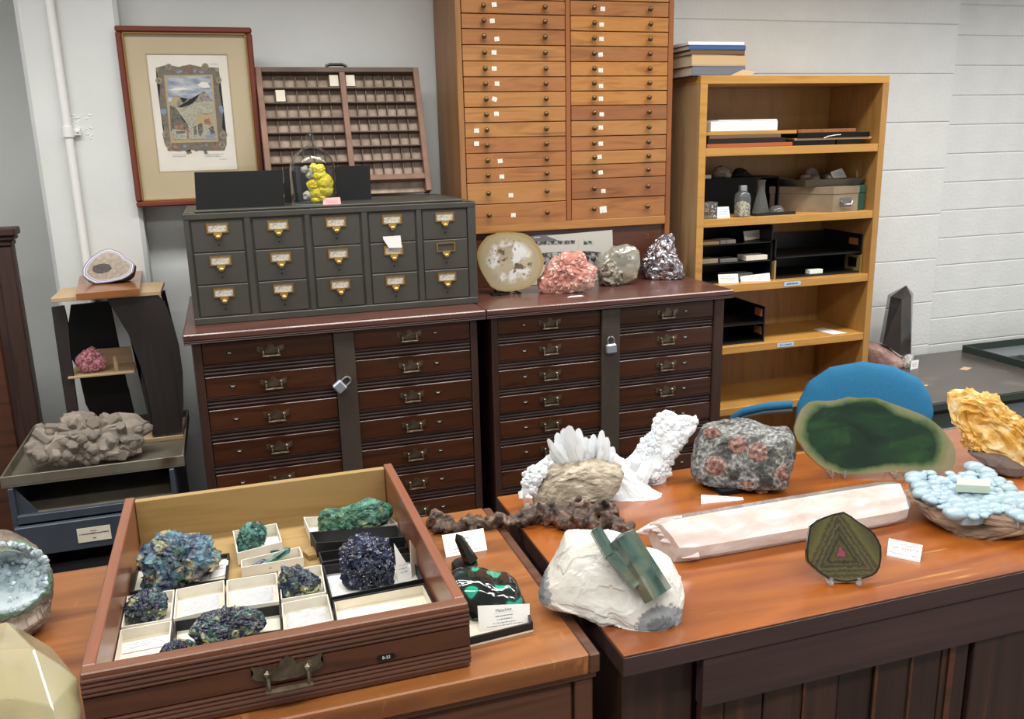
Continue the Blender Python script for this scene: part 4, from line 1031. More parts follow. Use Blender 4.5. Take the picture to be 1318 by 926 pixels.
flat('board', 'tan board lying across two black frames on the top shelf', sx(690), min(sx(1245), 2.318), BY0+.035, .2, z, .008, 'paper_tan', None, 'board'); z += .0085
flat('picture_frame', 'thick black frame lying on the tan board on the top shelf', sx(705), min(sx(1215), 2.318), BY0+.03, .2, z, .017, 'black_board', None, 'frame'); z += .0175
flat('board', 'light brown board topping the right pile on the top shelf', sx(720), sx(1128), BY0+.04, .2, z, .013, 'cab_frame_wood', None, 'board')
mb = MB(); mb.tube([at(*s1(*q), Y=BY0+.022) for q in ((880, 208), (910, 196), (960, 186), (1000, 183))], .0016, 5)
single('white_string', 'short white string hanging from a black frame on the top shelf', 'string', mb, 'white_card', at(*s1(880, 208), Y=BY0+.022))

# second shelf
z2 = SH[1]+.0004
def X2(x, y): return at(*s1(x, 740), Y=y).x
T = Thing('black_case', 'open black display case at the back left of the second shelf', 'case', ((X2(35, 2.92)+X2(550, 2.92))/2, 2.92, z2))
xa, xm_, xb = X2(38, 2.92), X2(392, 2.92), X2(550, 2.92); hc = .132
for nm, q in (('front_panel', (xa, xm_, 2.915, 2.92, 0, hc)), ('floor_panel', (xm_, xb, 2.915, 3.03, 0, .006)), ('top_panel', (xa, xb, 2.92, 3.03, hc-.006, hc)), ('side_panel', (xb-.006, xb, 2.915, 3.03, .006, hc-.006))):
    mb = MB(); mb.box(q[0], q[1], q[2], q[3], z2+q[4], z2+q[5]); T.add(nm, mb, 'black_board')
pk = [s1(*q) for q in ((95, 495), (92, 450), (120, 410), (170, 400), (215, 430), (228, 470), (222, 495))]
rock('pale_stone', 'pale rounded stone on the black case of the second shelf', 'stone', pk, z2+hc, .016, .025, 'sandstone', 2, .06, sub=3, Yc=2.965)
pk = [s1(*q) for q in ((230, 490), (240, 440), (270, 415), (330, 430), (350, 455), (392, 460), (392, 490))]
rock('black_cloth', 'crumpled black cloth on the black case of the second shelf', 'cloth', pk, z2+hc, .014, .025, 'black_card', 3, .1, sub=3, Yc=2.965)
flat('small_box', 'small white box left of the pale stone on the black case', sx(40, 2.93), sx(88, 2.93), 2.925, .05, z2+hc, .014, 'cream_card', None, 'box')
for k, (a, b) in enumerate(((25, 73), (77, 128))):
    xa, xb = X2(a, 2.765), X2(b, 2.765); T = Thing('clear_box', ('clear box of brown crystals, leftmost on the second shelf', 'clear box of pale crystals beside the white card on the second shelf')[k], 'box', ((xa+xb)/2, 2.785, z2))
    mb = MB(); mb.box(xa, xb, 2.765, 2.805, z2, z2+.058); T.add('box', mb, 'dirty_glass')
    mb = MB(); rnd = random.Random(k)
    for i in range(16): mb.ico((rnd.uniform(xa+.005, xb-.005), 2.7645+rnd.random()*.001, z2+.006+rnd.random()*.046), .0035, 1)
    T.add('crystals', mb, 'sand' if k else 'brown_rock', kind='stuff')
card('name_card', 'white card with small print beside the clear boxes on the second shelf', [s1(127, 775), s1(218, 770), s1(208, 692), s1(128, 695)], z2, 12, lines=((.25, None, .09, .7), (.05, None, .09, .6), (-.15, None, .09, .7)))
jc = Vector((X2(302, 2.79), 2.79, z2)); jr = .0245
T = Thing('specimen_jar', 'square glass jar of sand and gravel with a metal cap', 'jar', jc)
mb = MB(); mb.lathe([(0, .002), (jr, .002), (jr, .066), (jr*.9, .080), (jr*.55, .090), (jr*.55, .098)], jc, 28, 4); T.add('glass_body', mb, 'dirty_glass', smooth=40)
mb = MB(); mb.lathe([(0, .003), (jr*.95, .003), (jr*.97, .040), (jr*.6, .052), (0, .056)], jc, 24, 4); T.add('sand', mb, 'sand', smooth=True)
mb = MB(); mb.lathe([(jr*.62, .092), (jr*.64, .108), (jr*.6, .111), (0, .111)], jc, 24); T.add('cap', mb, 'steel', smooth=30)
xa, xb = X2(372, 2.80), X2(652, 2.80)
T = Thing('black_tray', 'low black tray under the glass flask on the second shelf', 'tray', ((xa+xb)/2, 2.81, z2))
mb = MB(); mb.box(xa, xb, 2.775, 2.88, z2, z2+.004); mb.box(xa, xb, 2.775, 2.78, z2+.004, z2+.010); T.add('tray', mb, 'black_plastic')
fc = Vector((X2(432, 2.83), 2.83, z2+.0045))
T = Thing('glass_flask', 'conical glass flask standing in the low black tray', 'flask', fc)
mb = MB(); mb.lathe([(0, 0), (.029, 0), (.031, .006), (.013, .080), (.013, .114), (.015, .118)], fc, 28); T.add('flask', mb, 'dirty_glass', smooth=40)
mb = MB(); mb.lathe([(.0135, .115), (.016, .1165), (.016, .120), (.0135, .121)], fc, 24); T.add('rim', mb, 'dirty_glass', smooth=True)
dcn = Vector((X2(545, 2.83), 2.83, z2+.0045)); mb = MB(); mb.lathe([(.028, 0), (.026, .012), (.018, .022), (0, .026)], dcn, 24)
single('glass_dish', 'upturned clear glass dish beside the conical flask', 'dish', mb, 'dirty_glass', dcn, 40)
# metal box, green box behind it, grey pan on top
cX = X2(935, 2.765); rz = R(-24)
fr = Vector((cX, 2.762, z2)); ex = Vector((cos(R(5)), sin(R(5)), 0)); ey = Vector((-.62, .78, 0)).normalized()
fw_ = X2(1112, 2.775)-cX; dl = .235
def skew(a, b, c_, d_): return [fr+ex*x+ey*y for x, y in ((a, c_), (b, c_), (b, d_), (a, d_))]
T = Thing('metal_box', 'scuffed tan metal box with a wire handle on the second shelf', 'box', fr)
mb = MB(); q = skew(0, fw_, 0, dl); mb.hexa(q, [p+Vector((0, 0, .065)) for p in q]); T.add('body', mb, 'tan_box')
mb = MB(); q = skew(-.002, fw_+.002, -.002, dl+.002); mb.hexa([p+Vector((0, 0, .066)) for p in q], [p+Vector((0, 0, .092)) for p in q]); T.add('lid', mb, 'tan_box')
mb = MB(); hc_ = fr+ex*fw_*.5-ey*.002+Vector((0, 0, .035)); n_ = Vector((0, -1, 0))
mb.tube([hc_-ex*.024+Vector((0, 0, .006)), hc_-ex*.024+n_*.008, hc_-ex*.018+n_*.009+Vector((0, 0, -.008)), hc_+ex*.018+n_*.009+Vector((0, 0, -.008)), hc_+ex*.024+n_*.008, hc_+ex*.024+Vector((0, 0, .006))], .0028, 6); T.add('handle', mb, 'steel', smooth=True)
mb = MB(); mb.poly([hc_+ex*a+Vector((0, 0, c_))+n_*.0005 for a, c_ in ((-.028, -.014), (.028, -.014), (.028, .016), (-.028, .016))], n_*-.001); T.add('handle_plate', mb, 'pan_grey')
xa, xb = cX+fw_+.006, BX1-.032
T = Thing('green_box', 'dark green lidded box at the right end of the second shelf', 'box', ((xa+xb)/2, 2.82, z2))
mb = MB(); mb.box(xa, xb, 2.795, 2.99, z2, z2+.064, .002); T.add('body', mb, 'green_box'); mb = MB(); mb.box(xa-.001, xb+.001, 2.793, 2.992, z2+.0645, z2+.0925, .002); T.add('lid', mb, 'green_box')
zp = z2+.0932; xa, xb = X2(680, 2.85), BX1-.033
T = Thing('grey_pan', 'shallow grey metal pan of papers and stones on the tan metal box', 'pan', ((xa+xb)/2, 2.88, zp))
mb = MB(); I = [Vector(p) for p in ((xa+.012, 2.815, zp), (xb-.012, 2.815, zp), (xb-.012, 2.99, zp), (xa+.012, 2.99, zp))]; O = [Vector(p) for p in ((xa, 2.80, zp+.026), (xb, 2.80, zp+.026), (xb, 3.0, zp+.026), (xa, 3.0, zp+.026))]
mb.hexa(I, [p+Vector((0, 0, .002)) for p in I])
for i in range(4):
    j = (i+1) % 4; mb.hexa([I[i], I[j], I[j]+Vector((0, 0, .002)), I[i]+Vector((0, 0, .002))], [O[i], O[j], O[j]*.998+Vector((0, 0, .003)), O[i]*.998+Vector((0, 0, .003))])
T.add('pan', mb, 'pan_grey')
card('name_card', 'white card with print sticking up from the grey pan', [s1(945, 492), s1(1045, 486), s1(1008, 418), s1(928, 448)], zp+.024, 22, lines=((.2, None, .08, .5), (0, None, .08, .6), (-.2, None, .08, .5)))
card('name_card', 'tan card leaning at the right side of the grey pan', [s1(1112, 490), s1(1148, 489), s1(1164, 457), s1(1112, 432)], zp+.023, 15, 'paper_tan')
for k, (q, lab) in enumerate(((((640, 495), (650, 465), (690, 458), (730, 465), (740, 495)), 'brown stone at the left end of the grey pan'), (((745, 495), (740, 445), (760, 450), (800, 480), (850, 460), (870, 495)), 'grey crumpled wrapping in the middle of the grey pan'), (((870, 495), (880, 462), (920, 455), (945, 475), (945, 497)), 'small dark stone beside the white card in the grey pan'))):
    if k == 0: q = [(a+60, b) for a, b in q]
    rock('stone' if k != 1 else 'wrapping', lab, 'stone' if k != 1 else 'paper', [s1(*p) for p in q], zp+.0025, .03, .02, ('brown_rock', 'grey_stone', 'sulphide')[k], k, .1, sub=3)

# letter trays
def letter_tray(label, x0, x1, y0, y1, z, tiers, h, mats, orange=False, gold=None):
    T = Thing('letter_tray', label, 'letter tray', ((x0+x1)/2, (y0+y1)/2, z))
    for k in range(tiers):
        zz = z+k*h; mt_ = mats[k]
        mb = MB(); mb.box(x0, x1, y0, y1, zz+.002, zz+.006); T.add('tray_floor', mb, 'black_plastic')
        mb = MB(); mb.box(x0, x1, y1-.004, y1, zz+.006, zz+h*.9); T.add('tray_back', mb, 'black_plastic')
        for xx in (x0, x1-.005):
            mb = MB(); mb.poly([(xx, y0, zz), (xx, y0, zz+h*.97), (xx, y0+(y1-y0)*.45, zz+h*.97), (xx, y0+(y1-y0)*.6, zz+h*.995), (xx, y1, zz+h*.995), (xx, y1, zz)], (.005, 0, 0)); T.add('tray_side', mb, mt_)
        if orange:
            mb = MB(); mb.box(x1-.0058, x1-.005, y0+.012, y0+.06, zz+h*.38, zz+h*.80); T.add('label_slip', mb, 'orange_label')
    return T
def bx_(x, yv, Y): return at(*bk(x, yv), Y=Y)
z3 = SH[2]+.0004
xl = BX0+.03
x_r = bx_(545, 300, 2.80).x
letter_tray('three-tier black letter tray at the left of the middle shelf', xl+.002, x_r, 2.80, 3.03, z3, 3, .068, ['black_plastic']*3)
for q, zt_, lab, mt_, th in (((65, 190), 2, 'flat tan box at the left of the uppermost tier of the letter tray', 'paper_tan', .012), ((196, 300), 2, 'grey box beside the tan box on the uppermost tier of the letter tray', 'grey_stone', .014), ((70, 185), 1, 'brown box at the left of the middle tier of the letter tray', 'tan_box', .016),
                    ((200, 318), 1, 'light grey box in the middle of the middle tier of the letter tray', 'pan_grey', .013), ((375, 520), 1, 'long cream box at the right of the middle tier of the letter tray', 'cream_card', .018)):
    a, b = bx_(q[0], 260, 2.80).x, bx_(q[1], 260, 2.80).x
    flat('small_box', lab, max(a, xl+.01), min(b, x_r-.007), 2.803, .06, z3+zt_*.068+.0065, th, mt_, None, 'box')
card('name_card', 'cream card leaning on the uppermost tier of the black letter tray', [bk(362, 158), bk(482, 140), bk(470, 82), bk(352, 95)], z3+2*.068+.0085, 6, 'cream_card', lines=((.1, None, .1, .6), (-.1, None, .1, .6)))
flat('plastic_bag', 'flat grey plastic bag of chips on the lowest tier of the letter tray', bx_(245, 370, 2.80).x, bx_(420, 370, 2.80).x, 2.803, .06, z3+.0066, .022, 'dirty_glass', None, 'bag')
card('name_card', 'left one of two white cards at the front of the middle shelf', [bk(185, 449), bk(320, 445), bk(315, 382), bk(180, 388)], z3, 15, lines=((.25, None, .09, .7), (.05, None, .09, .75), (-.15, None, .09, .6)))
card('name_card', 'right one of two white cards at the front of the middle shelf', [bk(335, 436), bk(535, 432), bk(530, 376), bk(330, 400)], z3, 15, lines=((.2, None, .09, .6), (0, None, .09, .4), (-.2, None, .09, .5)))
xa, xb = bx_(560, 380, 2.79).x, bx_(1148, 340, 2.79).x
T = letter_tray('two-tier black letter tray with gold lower ends on the middle shelf', xa, xb, 2.79, 3.02, z3, 2, .075, ['black_plastic', 'black_plastic'])
for xx, dx in ((xa, -1), (xb-.005, -1)):
    mb = MB(); X = xx-.001
    for (a, b, c_, d_) in ((.002, .085, .002, .018), (.002, .085, .055, .068), (.002, .016, .018, .055), (.070, .085, .018, .055)): mb.box(X-.002, X, 2.79+a, 2.79+b, z3+c_, z3+d_)
    T.add('gold_label_frame', mb, 'gold_metal')
mb = MB(); mb.box(xa-.002, xa+.006, 2.7875, 2.79, z3, z3+.07); T.add('gold_edge', mb, 'gold_metal')
mb = MB(); mb.box(xb-.006, xb+.001, 2.7875, 2.79, z3, z3+.07); T.add('gold_edge', mb, 'gold_metal')
mb = MB(); mb.box(xb-.0062, xb-.0052, 2.81, 2.86, z3+.105, z3+.13); T.add('label_slip', mb, 'orange_label')
flat('small_box', 'little white box lying in the gold-ended letter tray', bx_(805, 350, 2.80).x, bx_(893, 350, 2.80).x, 2.80, .03, z3+.0066, .016, 'white_card', None, 'box')
z4 = SH[3]+.0004
letter_tray('two-tier black letter tray with orange labels on the lower shelf', xl+.002, bx_(492, 830, 2.775).x, 2.775, 3.03, z4, 2, .068, ['black_plastic']*2, orange=True)
P = [at(*bk(*q), Z=z4) for q in ((828, 762), (960, 795), (1055, 785), (890, 748))]
mb = MB(); mb.poly(P, (0, 0, .0006)); single('paper_sheet', 'white sheet of paper lying alone on the lower shelf', 'paper', mb, 'paper_white', P[0])

# ---------------------------------------------------------------- low desk by the block wall
ZD = .64
def dk(x, yv): return (1080+x/4.63, 360+yv/4.63)
yf = at(*dk(560, 738), Z=ZD).y
DX0, DX1, DY1 = 2.365, 4.4, 3.07
T = Thing('desk', 'low desk with a dark grey top and green edges beside the bookcase', 'desk', ((DX0+DX1)/2, yf, 0))
mb = MB(); mb.box(DX0, DX1, yf, DY1, ZD-.003, ZD); T.add('desk_top', mb, 'desk_top')
mb = MB(); mb.box(DX0, DX1, yf-.003, DY1, ZD-.032, ZD-.0032, .002); T.add('edge_band', mb, 'desk_green')
mb = MB(); mb.box(DX0+.01, DX1-.01, yf+.02, DY1-.02, .02, ZD-.0325); T.add('body', mb, 'unit_dark')
xg = at(1285, 530, Y=yf).x
for i, (a, b) in enumerate(((DX0+.015, 2.60), (xg, 3.1), (3.11, 3.7))):
    for k in range(3):
        mb = MB(); mb.box(a, b, yf+.004, yf+.02, ZD-.05-(k+1)*.17+.006, ZD-.05-k*.17, .003); d = T.add('drawer', mb, 'desk_metal' if i else 'desk_green')
        mb = MB(); mb.box((a+b)/2-.05, (a+b)/2+.05, yf-.006, yf+.004, ZD-.05-k*.17-.07, ZD-.05-k*.17-.055, .002); T.add('handle', mb, 'steel', d)
# shallow grey tray on the desk
cbl = at(*dk(730, 436), Z=ZD)
ty1 = min(cbl.y, 3.05); tx0 = cbl.x; ty0 = 2.52; tx1 = tx0+.62
T = Thing('grey_tray', 'shallow grey tray on the low desk at the right edge', 'tray', (tx0+.3, ty0+.2, ZD))
mb = MB(); mb.box(tx0, tx1, ty0, ty1, ZD+.0005, ZD+.004); T.add('tray_floor', mb, 'tray_grey')
for q in ((tx0, tx1, ty0, ty0+.006), (tx0, tx1, ty1-.006, ty1), (tx0, tx0+.006, ty0+.006, ty1-.006), (tx1-.006, tx1, ty0+.006, ty1-.006)):
    mb = MB(); mb.box(q[0], q[1], q[2], q[3], ZD+.004, ZD+.036, .001); T.add('tray_wall', mb, 'desk_green', label='dark green tray wall')
bp = at(*dk(1085, 475), Z=ZD+.01)
mb = MB(); mb.lathe([(.0, 0), (.05, 0), (.052, .008), (.03, .014), (.012, .022), (0, .026)], Vector((bp.x, bp.y, ZD+.0045)), 20)
single('black_disc', 'black domed disc lying in the shallow grey tray', 'disc', mb, 'black_plastic', (bp.x, bp.y, ZD+.0045), 40)
P = [at(*dk(*q), Z=ZD+.0004) for q in ((715, 537), (762, 542), (792, 528), (745, 521))]
mb = MB(); mb.poly(P, (0, 0, .001)); single('yellow_tag', 'small pale yellow paper tag lying alone on the low desk', 'tag', mb, 'paper_tan', P[0])
P = [at(*dk(*q), Z=ZD+.0004) for q in ((505, 634), (522, 637), (530, 630), (515, 627))]
mb = MB(); mb.poly(P, (0, 0, .001)); single('paper_chip', 'tiny tan paper chip lying on the low desk behind the blue chair', 'tag', mb, 'paper_tan', P[0])
# smoky quartz point on a white stone, with a card
pk = [dk(*q) for q in ((372, 540), (365, 480), (385, 450), (415, 440), (445, 455), (440, 500), (430, 540))]
b0 = base_of(pk, ZD, .02)
rock('white_stone', 'white stone holding up the tall smoky crystal on the low desk', 'stone', pk, ZD, .022, .035, 'white_matrix', 4, .05, sub=3)
ypl = b0.y+.03
Q = {k: at(*dk(*v), Y=ypl) for k, v in dict(tip=(400, 35), sl=(308, 102), sr=(443, 85), bl=(262, 385), br=(418, 440), bm=(375, 468), m1=(345, 110), m2=(400, 92), mb1=(330, 440), mb2=(392, 462)).items()}
T = Thing('smoky_quartz_point', 'tall brown-black quartz point standing on a white stone by the block wall', 'mineral', (b0.x, ypl, ZD+.03))
bm_ = MB(); bm = bm_.bm
top = [Q['sl'], Q['m1']+Vector((0, -.028, 0)), Q['m2']+Vector((0, -.03, 0)), Q['sr'], Q['sr']+Vector((-.012, .04, 0)), Q['sl']+Vector((.02, .04, 0))]
bot = [Q['bl'], Q['mb1']+Vector((0, -.035, 0)), Q['mb2']+Vector((0, -.035, 0)), Q['br'], Q['br']+Vector((-.012, .045, 0)), Q['bl']+Vector((.02, .045, 0))]
tv = [bm.verts.new(p) for p in top]; bv = [bm.verts.new(p) for p in bot]; tp = bm.verts.new(Q['tip'])
for i in range(6):
    j = (i+1) % 6; bm.faces.new((bv[i], bv[j], tv[j], tv[i])); bm.faces.new((tv[i], tv[j], tp))
bm.faces.new(bv[::-1]); T.add('crystal', bm_, 'smoky')
card('name_card', 'small white card against the white stone on the low desk', [dk(424, 538), dk(470, 528), dk(476, 478), dk(432, 484)], ZD, 10, lines=((.2, None, .1, .6), (0, None, .1, .6), (-.2, None, .1, .5)))
pk = [dk(*q) for q in ((60, 400), (90, 360), (150, 355), (180, 366), (240, 380), (290, 405), (330, 440), (370, 470), (390, 492), (388, 520), (365, 552), (300, 545), (200, 530), (100, 500))]
pk = [(max(x, 1107), y) for x, y in pk]
rock('petrified_log', 'half of a pinkish petrified log lying on the low desk beside the bookcase', 'stone', pk, ZD, .045, .05, 'petrified_log', 5, .03, sub=4)

# ---------------------------------------------------------------- blue office chair
T = Thing('office_chair', 'blue upholstered office chair behind the green slab', 'chair', (1.80, 2.1, 0))
pk = [(1023, 548), (1026, 520), (1040, 492), (1068, 473), (1110, 466), (1150, 472), (1182, 487), (1197, 508), (1202, 530), (1190, 580), (1160, 640), (1120, 660), (1070, 655), (1040, 610)]
hz = at(1110, 560, Y=2.1).z
rock('backrest', None, None, pk, 0, hz, .035, 'cobalt_fabric', 0, 0, 1, parent=T, sub=5, e=.6, smooth=True, flatz=False)
Cb = at(1110, 560, Y=2.1)
mb = MB(); mb.box(Cb.x-.05, Cb.x+.05, 2.13, 2.15, .42, hz+.02, .006); T.add('back_post', mb, 'chair_black')
sc_ = Vector((Cb.x-.02, 2.30, .47)); mb = MB(); mb.box(sc_.x-.20, sc_.x+.20, 2.09, 2.43, .43, .50, .03); T.add('seat', mb, 'cobalt_fabric')
mb = MB(); mb.cyl((sc_.x, 2.28, .10), (sc_.x, 2.28, .43), .025, n=14); T.add('gas_post', mb, 'chair_black')
for k in range(5):
    a = k*2*pi/5+.4; e_ = Vector((sc_.x+.25*cos(a), 2.28+.25*sin(a), .075)); mb = MB(); mb.cyl((sc_.x, 2.28, .11), e_, .024, .014, 8); l_ = T.add('base_leg', mb, 'chair_black')
    mb = MB(); mb.cyl(e_+Vector((-.012, 0, -.045)), e_+Vector((.012, 0, -.045)), .03, n=14); mb.cyl(e_, e_-Vector((0, 0, .03)), .008, n=8); T.add('caster', mb, 'chair_black', l_)
for s_ in (0, 1):
    off = Vector((.46, .04, 0))*s_
    A = [at(1020, 521, Y=2.17)+off, at(985, 524, Y=2.22)+off, at(958, 530, Y=2.27)+off, at(945, 538, Y=2.30)+off, at(941, 552, Y=2.31)+off]
    mb = MB(); mb.tube(A, .013, 10); T.add('armrest', mb, 'cobalt_fabric', smooth=True)
    B_ = [p-Vector((0, 0, .016)) for p in A[:3]]; mb = MB(); mb.tube(B_+[B_[2]+Vector((.0, 0, -.15)), Vector((sc_.x-.15+.3*s_, 2.28, .46))], .008, 8); T.add('arm_bracket', mb, 'pan_grey', smooth=True)
# ---------------------------------------------------------------- left corner
# tall dark cupboard at the picture's left edge
cx1, cy = -.607, 2.93
T = Thing('panelled_cupboard', 'tall dark panelled wooden cupboard at the left edge beside the pillar', 'cupboard', (-.95, cy, 0))
mb = MB(); mb.box(-1.4, cx1, cy+.012, 2.985, 0, 1.345); T.add('carcass', mb, 'dark_wood_v')
for a, b in ((cx1-.045, cx1), (-1.4, -1.355), (-1.02, -.97)):
    mb = MB(); mb.box(a, b, cy, cy+.02, 0, 1.345, .003); T.add('stile', mb, 'dark_wood_v')
for a, b in ((1.29, 1.345), (0, .09)):
    for x0_, x1_ in ((-1.355, -1.02), (-.97, cx1-.045)): mb = MB(); mb.box(x0_, x1_, cy+.001, cy+.02, a, b, .003); T.add('door_rail', mb, 'dark_wood_v')
for x0_, x1_ in ((-1.33, -1.045), (-.945, cx1-.07)):
    mb = MB(); mb.box(x0_, x1_, cy+.004, cy+.0125, .12, 1.26, .004); T.add('door_panel', mb, 'drawer_panel_wood')
for k, (o_, z0_, z1_) in enumerate(((.004, 1.346, 1.362), (.012, 1.3625, 1.376), (.02, 1.3765, 1.40))):
    mb = MB(); mb.box(-1.4, cx1+o_, cy-o_, 2.99, z0_, z1_, .004); T.add('cornice', mb, 'dark_wood')

# blue-grey metal unit with a tray on top
UX0, UX1, UY0, UY1 = -.60, -.196, 2.42, 2.90
ZTR = .80
T = Thing('metal_drawer_unit', 'blue-grey metal drawer unit with an open top compartment, left of the dark cabinets', 'cabinet', ((UX0+UX1)/2, UY0, 0))
tz = at(237, 600, Y=2.43).z
for a, b in ((UX0, UX0+.012), (UX1-.012, UX1)):
    mb = MB(); mb.box(a, b, UY0, UY1, 0, tz-.002, .001); T.add('side_panel', mb, 'unit_metal')
mb = MB(); mb.box(UX0+.0125, UX1-.0125, UY1-.01, UY1, 0, tz-.002); T.add('back_panel', mb, 'unit_dark')
mb = MB(); mb.box(UX0+.0125, UX1-.0125, UY0, UY1-.011, .688, .693); T.add('compartment_floor', mb, 'tray_metal')
mb = MB(); mb.box(UX0+.0125, UX1-.0125, UY0-.004, UY0+.012, .672, .694, .001); T.add('front_lip', mb, 'unit_metal')
mb = MB(); mb.poly([(UX0+.013, UY0+.014, .6945), (UX0+.013, UY0+.014, tz-.004), (UX0+.06, UY0+.014, .6945)], (0, .003, 0)); T.add('gusset', mb, 'unit_metal')
mb = MB(); mb.box(UX0+.004, UX1-.004, UY0-.02, UY0-.004, .585, .668, .002); T.add('drawer', mb, 'unit_metal')
dr = T.o.children[-1]
def lb(q): return at(*q, Y=UY0-.021)
P = [lb((101, 699)), lb((144, 694)), lb((143, 676)), lb((100, 681))]
x0_, x1_ = P[0].x, P[1].x; z0_, z1_ = (P[0].z+P[1].z)/2, (P[2].z+P[3].z)/2
mb = MB(); mb.box(x0_, x1_, UY0-.0212, UY0-.0202, z0_, z1_); lab_ = T.add('drawer_label', mb, 'cream_card', dr)
mb = MB(); rnd = random.Random(3); mt = frame_at(Vector(((x0_+x1_)/2, UY0-.0214, (z0_+z1_)/2)), (1, 0, 0), (0, 0, 1))
strokes(mb, -.036, .036, .003, .004, rnd, mt, .2); strokes(mb, -.008, .008, .010, .003, rnd, mt, .3); strokes(mb, -.004, .004, -.011, .004, rnd, mt, .1); T.add('lettering', mb, 'ink', dr)
for k in range(3):
    mb = MB(); mb.box(UX0+.014, UX1-.014, UY0+.06, UY0+.07, .10+k*.15, .22+k*.15); T.add('recessed_drawer', mb, 'unit_dark')
T = Thing('metal_tray', 'shallow grey-brown metal tray carrying the grey crystal cluster and the shelf stand', 'tray', (-.39, 2.43, tz))
tx0, tx1, ty0, ty1 = -.615, -.168, 2.43, 2.885
mb = MB(); mb.box(tx0, tx1, ty0, ty1, tz, tz+.004); T.add('tray_floor', mb, 'tray_metal')
for q in ((tx0, tx1, ty0, ty0+.005), (tx0, tx1, ty1-.005, ty1), (tx0, tx0+.005, ty0+.005, ty1-.005), (tx1-.005, tx1, ty0+.005, ty1-.005)):
    mb = MB(); mb.box(*q, tz+.0041, tz+.030, .001); T.add('tray_wall', mb, 'tray_metal')
ZF = tz+.0045

# curved-sided shelf stand
T = Thing('shelf_stand', 'small shelf stand with tan shelves and dark curved sides in the metal tray', 'stand', (-.33, 2.75, ZF))
YS = 2.66
def sd(x, yv): return (60+x/5.789, 310+yv/5.789)
a, b = at(66, 391, Y=YS), at(207, 377, Y=YS)
zt_ = (a.z+b.z)/2+.004
mb = MB(); mb.box(a.x, b.x, YS, 2.85, zt_-.006, zt_+.006, .001); T.add('top_shelf', mb, 'tan_ply')
def panel(name, q, y, th, mat='dark_stand'):
    P = [at(*p, Y=y) for p in q]
    for p in P:
        if p.z > zt_-.007: p.z = zt_-.0065
        if p.z < ZF+.012: p.z = ZF+.0125
    mb = MB(); mb.poly(P, (0, th, 0)); T.add(name, mb, mat)
panel('curved_side', [(138, 386), (202, 374), (212, 390), (222, 415), (230, 445), (235, 480), (236, 520), (234, 556), (196, 562), (196, 540), (190, 505), (180, 470), (165, 430)], YS+.004, .014)
panel('curved_side', [(91, 393), (142, 388), (146, 420), (150, 455), (165, 500), (178, 560), (130, 570), (110, 520), (100, 475), (88, 455), (87, 425)], YS+.15, .012, 'black_board')
panel('back_post', [(66, 396), (82, 394), (88, 420), (92, 470), (102, 540), (88, 545), (78, 480)], YS+.03, .014)
panel('back_post', [(206, 376), (212, 374), (222, 415), (228, 440), (226, 450)], YS+.13, .01, 'black_board')
a, b = at(87, 486, Y=YS+.02), at(173, 478, Y=YS+.02); zs_ = (a.z+b.z)/2
mb = MB(); mb.box(a.x, b.x, YS+.02, YS+.145, zs_-.006, zs_, .001); T.add('middle_shelf', mb, 'tan_ply')
P = [at(*q, Y=YS+.135) for q in ((98, 477), (100, 458), (108, 451), (168, 447), (172, 475))]
for i in (0, 4): P[i].z = zs_+.0003
mb = MB(); mb.poly(P, (0, .008, 0)); T.add('shelf_back', mb, 'tan_ply')
mb = MB(); p = at(150, 478, Y=YS+.03); mb.cyl((p.x, p.y+.01, zs_), (p.x, p.y+.01, zs_+.045), .006, n=10); T.add('peg', mb, 'tan_ply')
a, b = at(175, 567, Y=YS), at(236, 558, Y=YS)
mb = MB(); mb.box(-.47, b.x, YS, 2.85, ZF, ZF+.012, .001); T.add('bottom_shelf', mb, 'tan_ply')

# agate on its bark-edged base
za = zt_+.0065
q = [sd(215, 420), sd(690, 385), sd(715, 195), sd(245, 262)]
P = [at(*p, Z=za+.018) for p in q]; cB = sum(P, Vector())/4
P[0] = at(*sd(217, 395), Z=za+.018); P[1] = at(*sd(690, 355), Z=za+.018)
T = Thing('display_plinth', 'bark-edged wooden base under the banded agate on the shelf stand', 'plinth', (cB.x, cB.y, za))
mb = MB(); mb.hexa([Vector((p.x, p.y, za)) for p in P], [Vector((p.x, p.y, za+.017)) for p in P]); T.add('slab', mb, 'bark_slab')
pts = [sd(*p) for p in ((265, 215), (285, 175), (320, 130), (400, 75), (440, 62), (470, 58), (530, 75), (565, 100), (590, 130), (630, 150), (655, 175), (652, 205), (645, 235), (610, 265), (560, 290), (470, 310), (400, 318), (360, 320), (300, 290), (265, 260))]
zb_ = za+.0175
pc = at(*sd(450, 190), Y=cB.y-.01)
T = Thing('agate_half', 'polished banded agate half with a dark hollow centre on the wooden base', 'mineral', (cB.x, cB.y, zb_))
nrm = Vector((-.12, -.83, .5))
o = slab(T, 'polished_face', pts, pc, nrm, .006, 'agate', 12)
mb = MB(); P = []
for x, y_ in pts:
    d = ray(x, y_); P.append(CAM+d*((pc-CAM).dot(nrm)/d.dot(nrm)))
c_ = sum(P, Vector())/len(P); n1 = nrm.normalized()
rows = [[c_.lerp(p, k)-n1*t for p in P] for k, t in ((1.0, .0062), (1.0, .02), (.85, .045), (.5, .06))]
vv = [[mb.bm.verts.new(Vector((p.x, p.y, max(p.z, zb_)))) for p in r_] for r_ in rows]
for A_, B_ in zip(vv, vv[1:]):
    for i in range(len(A_)):
        j = (i+1) % len(A_); mb.bm.faces.new((A_[i], A_[j], B_[j], B_[i]))
mb.bm.faces.new(vv[-1]); T.add('rind', mb, 'bark', smooth=True)
mb = MB(); hp_ = [sd(*p) for p in ((340, 215), (350, 190), (390, 175), (430, 170), (470, 178), (487, 205), (460, 232), (410, 245), (365, 240), (345, 228))]
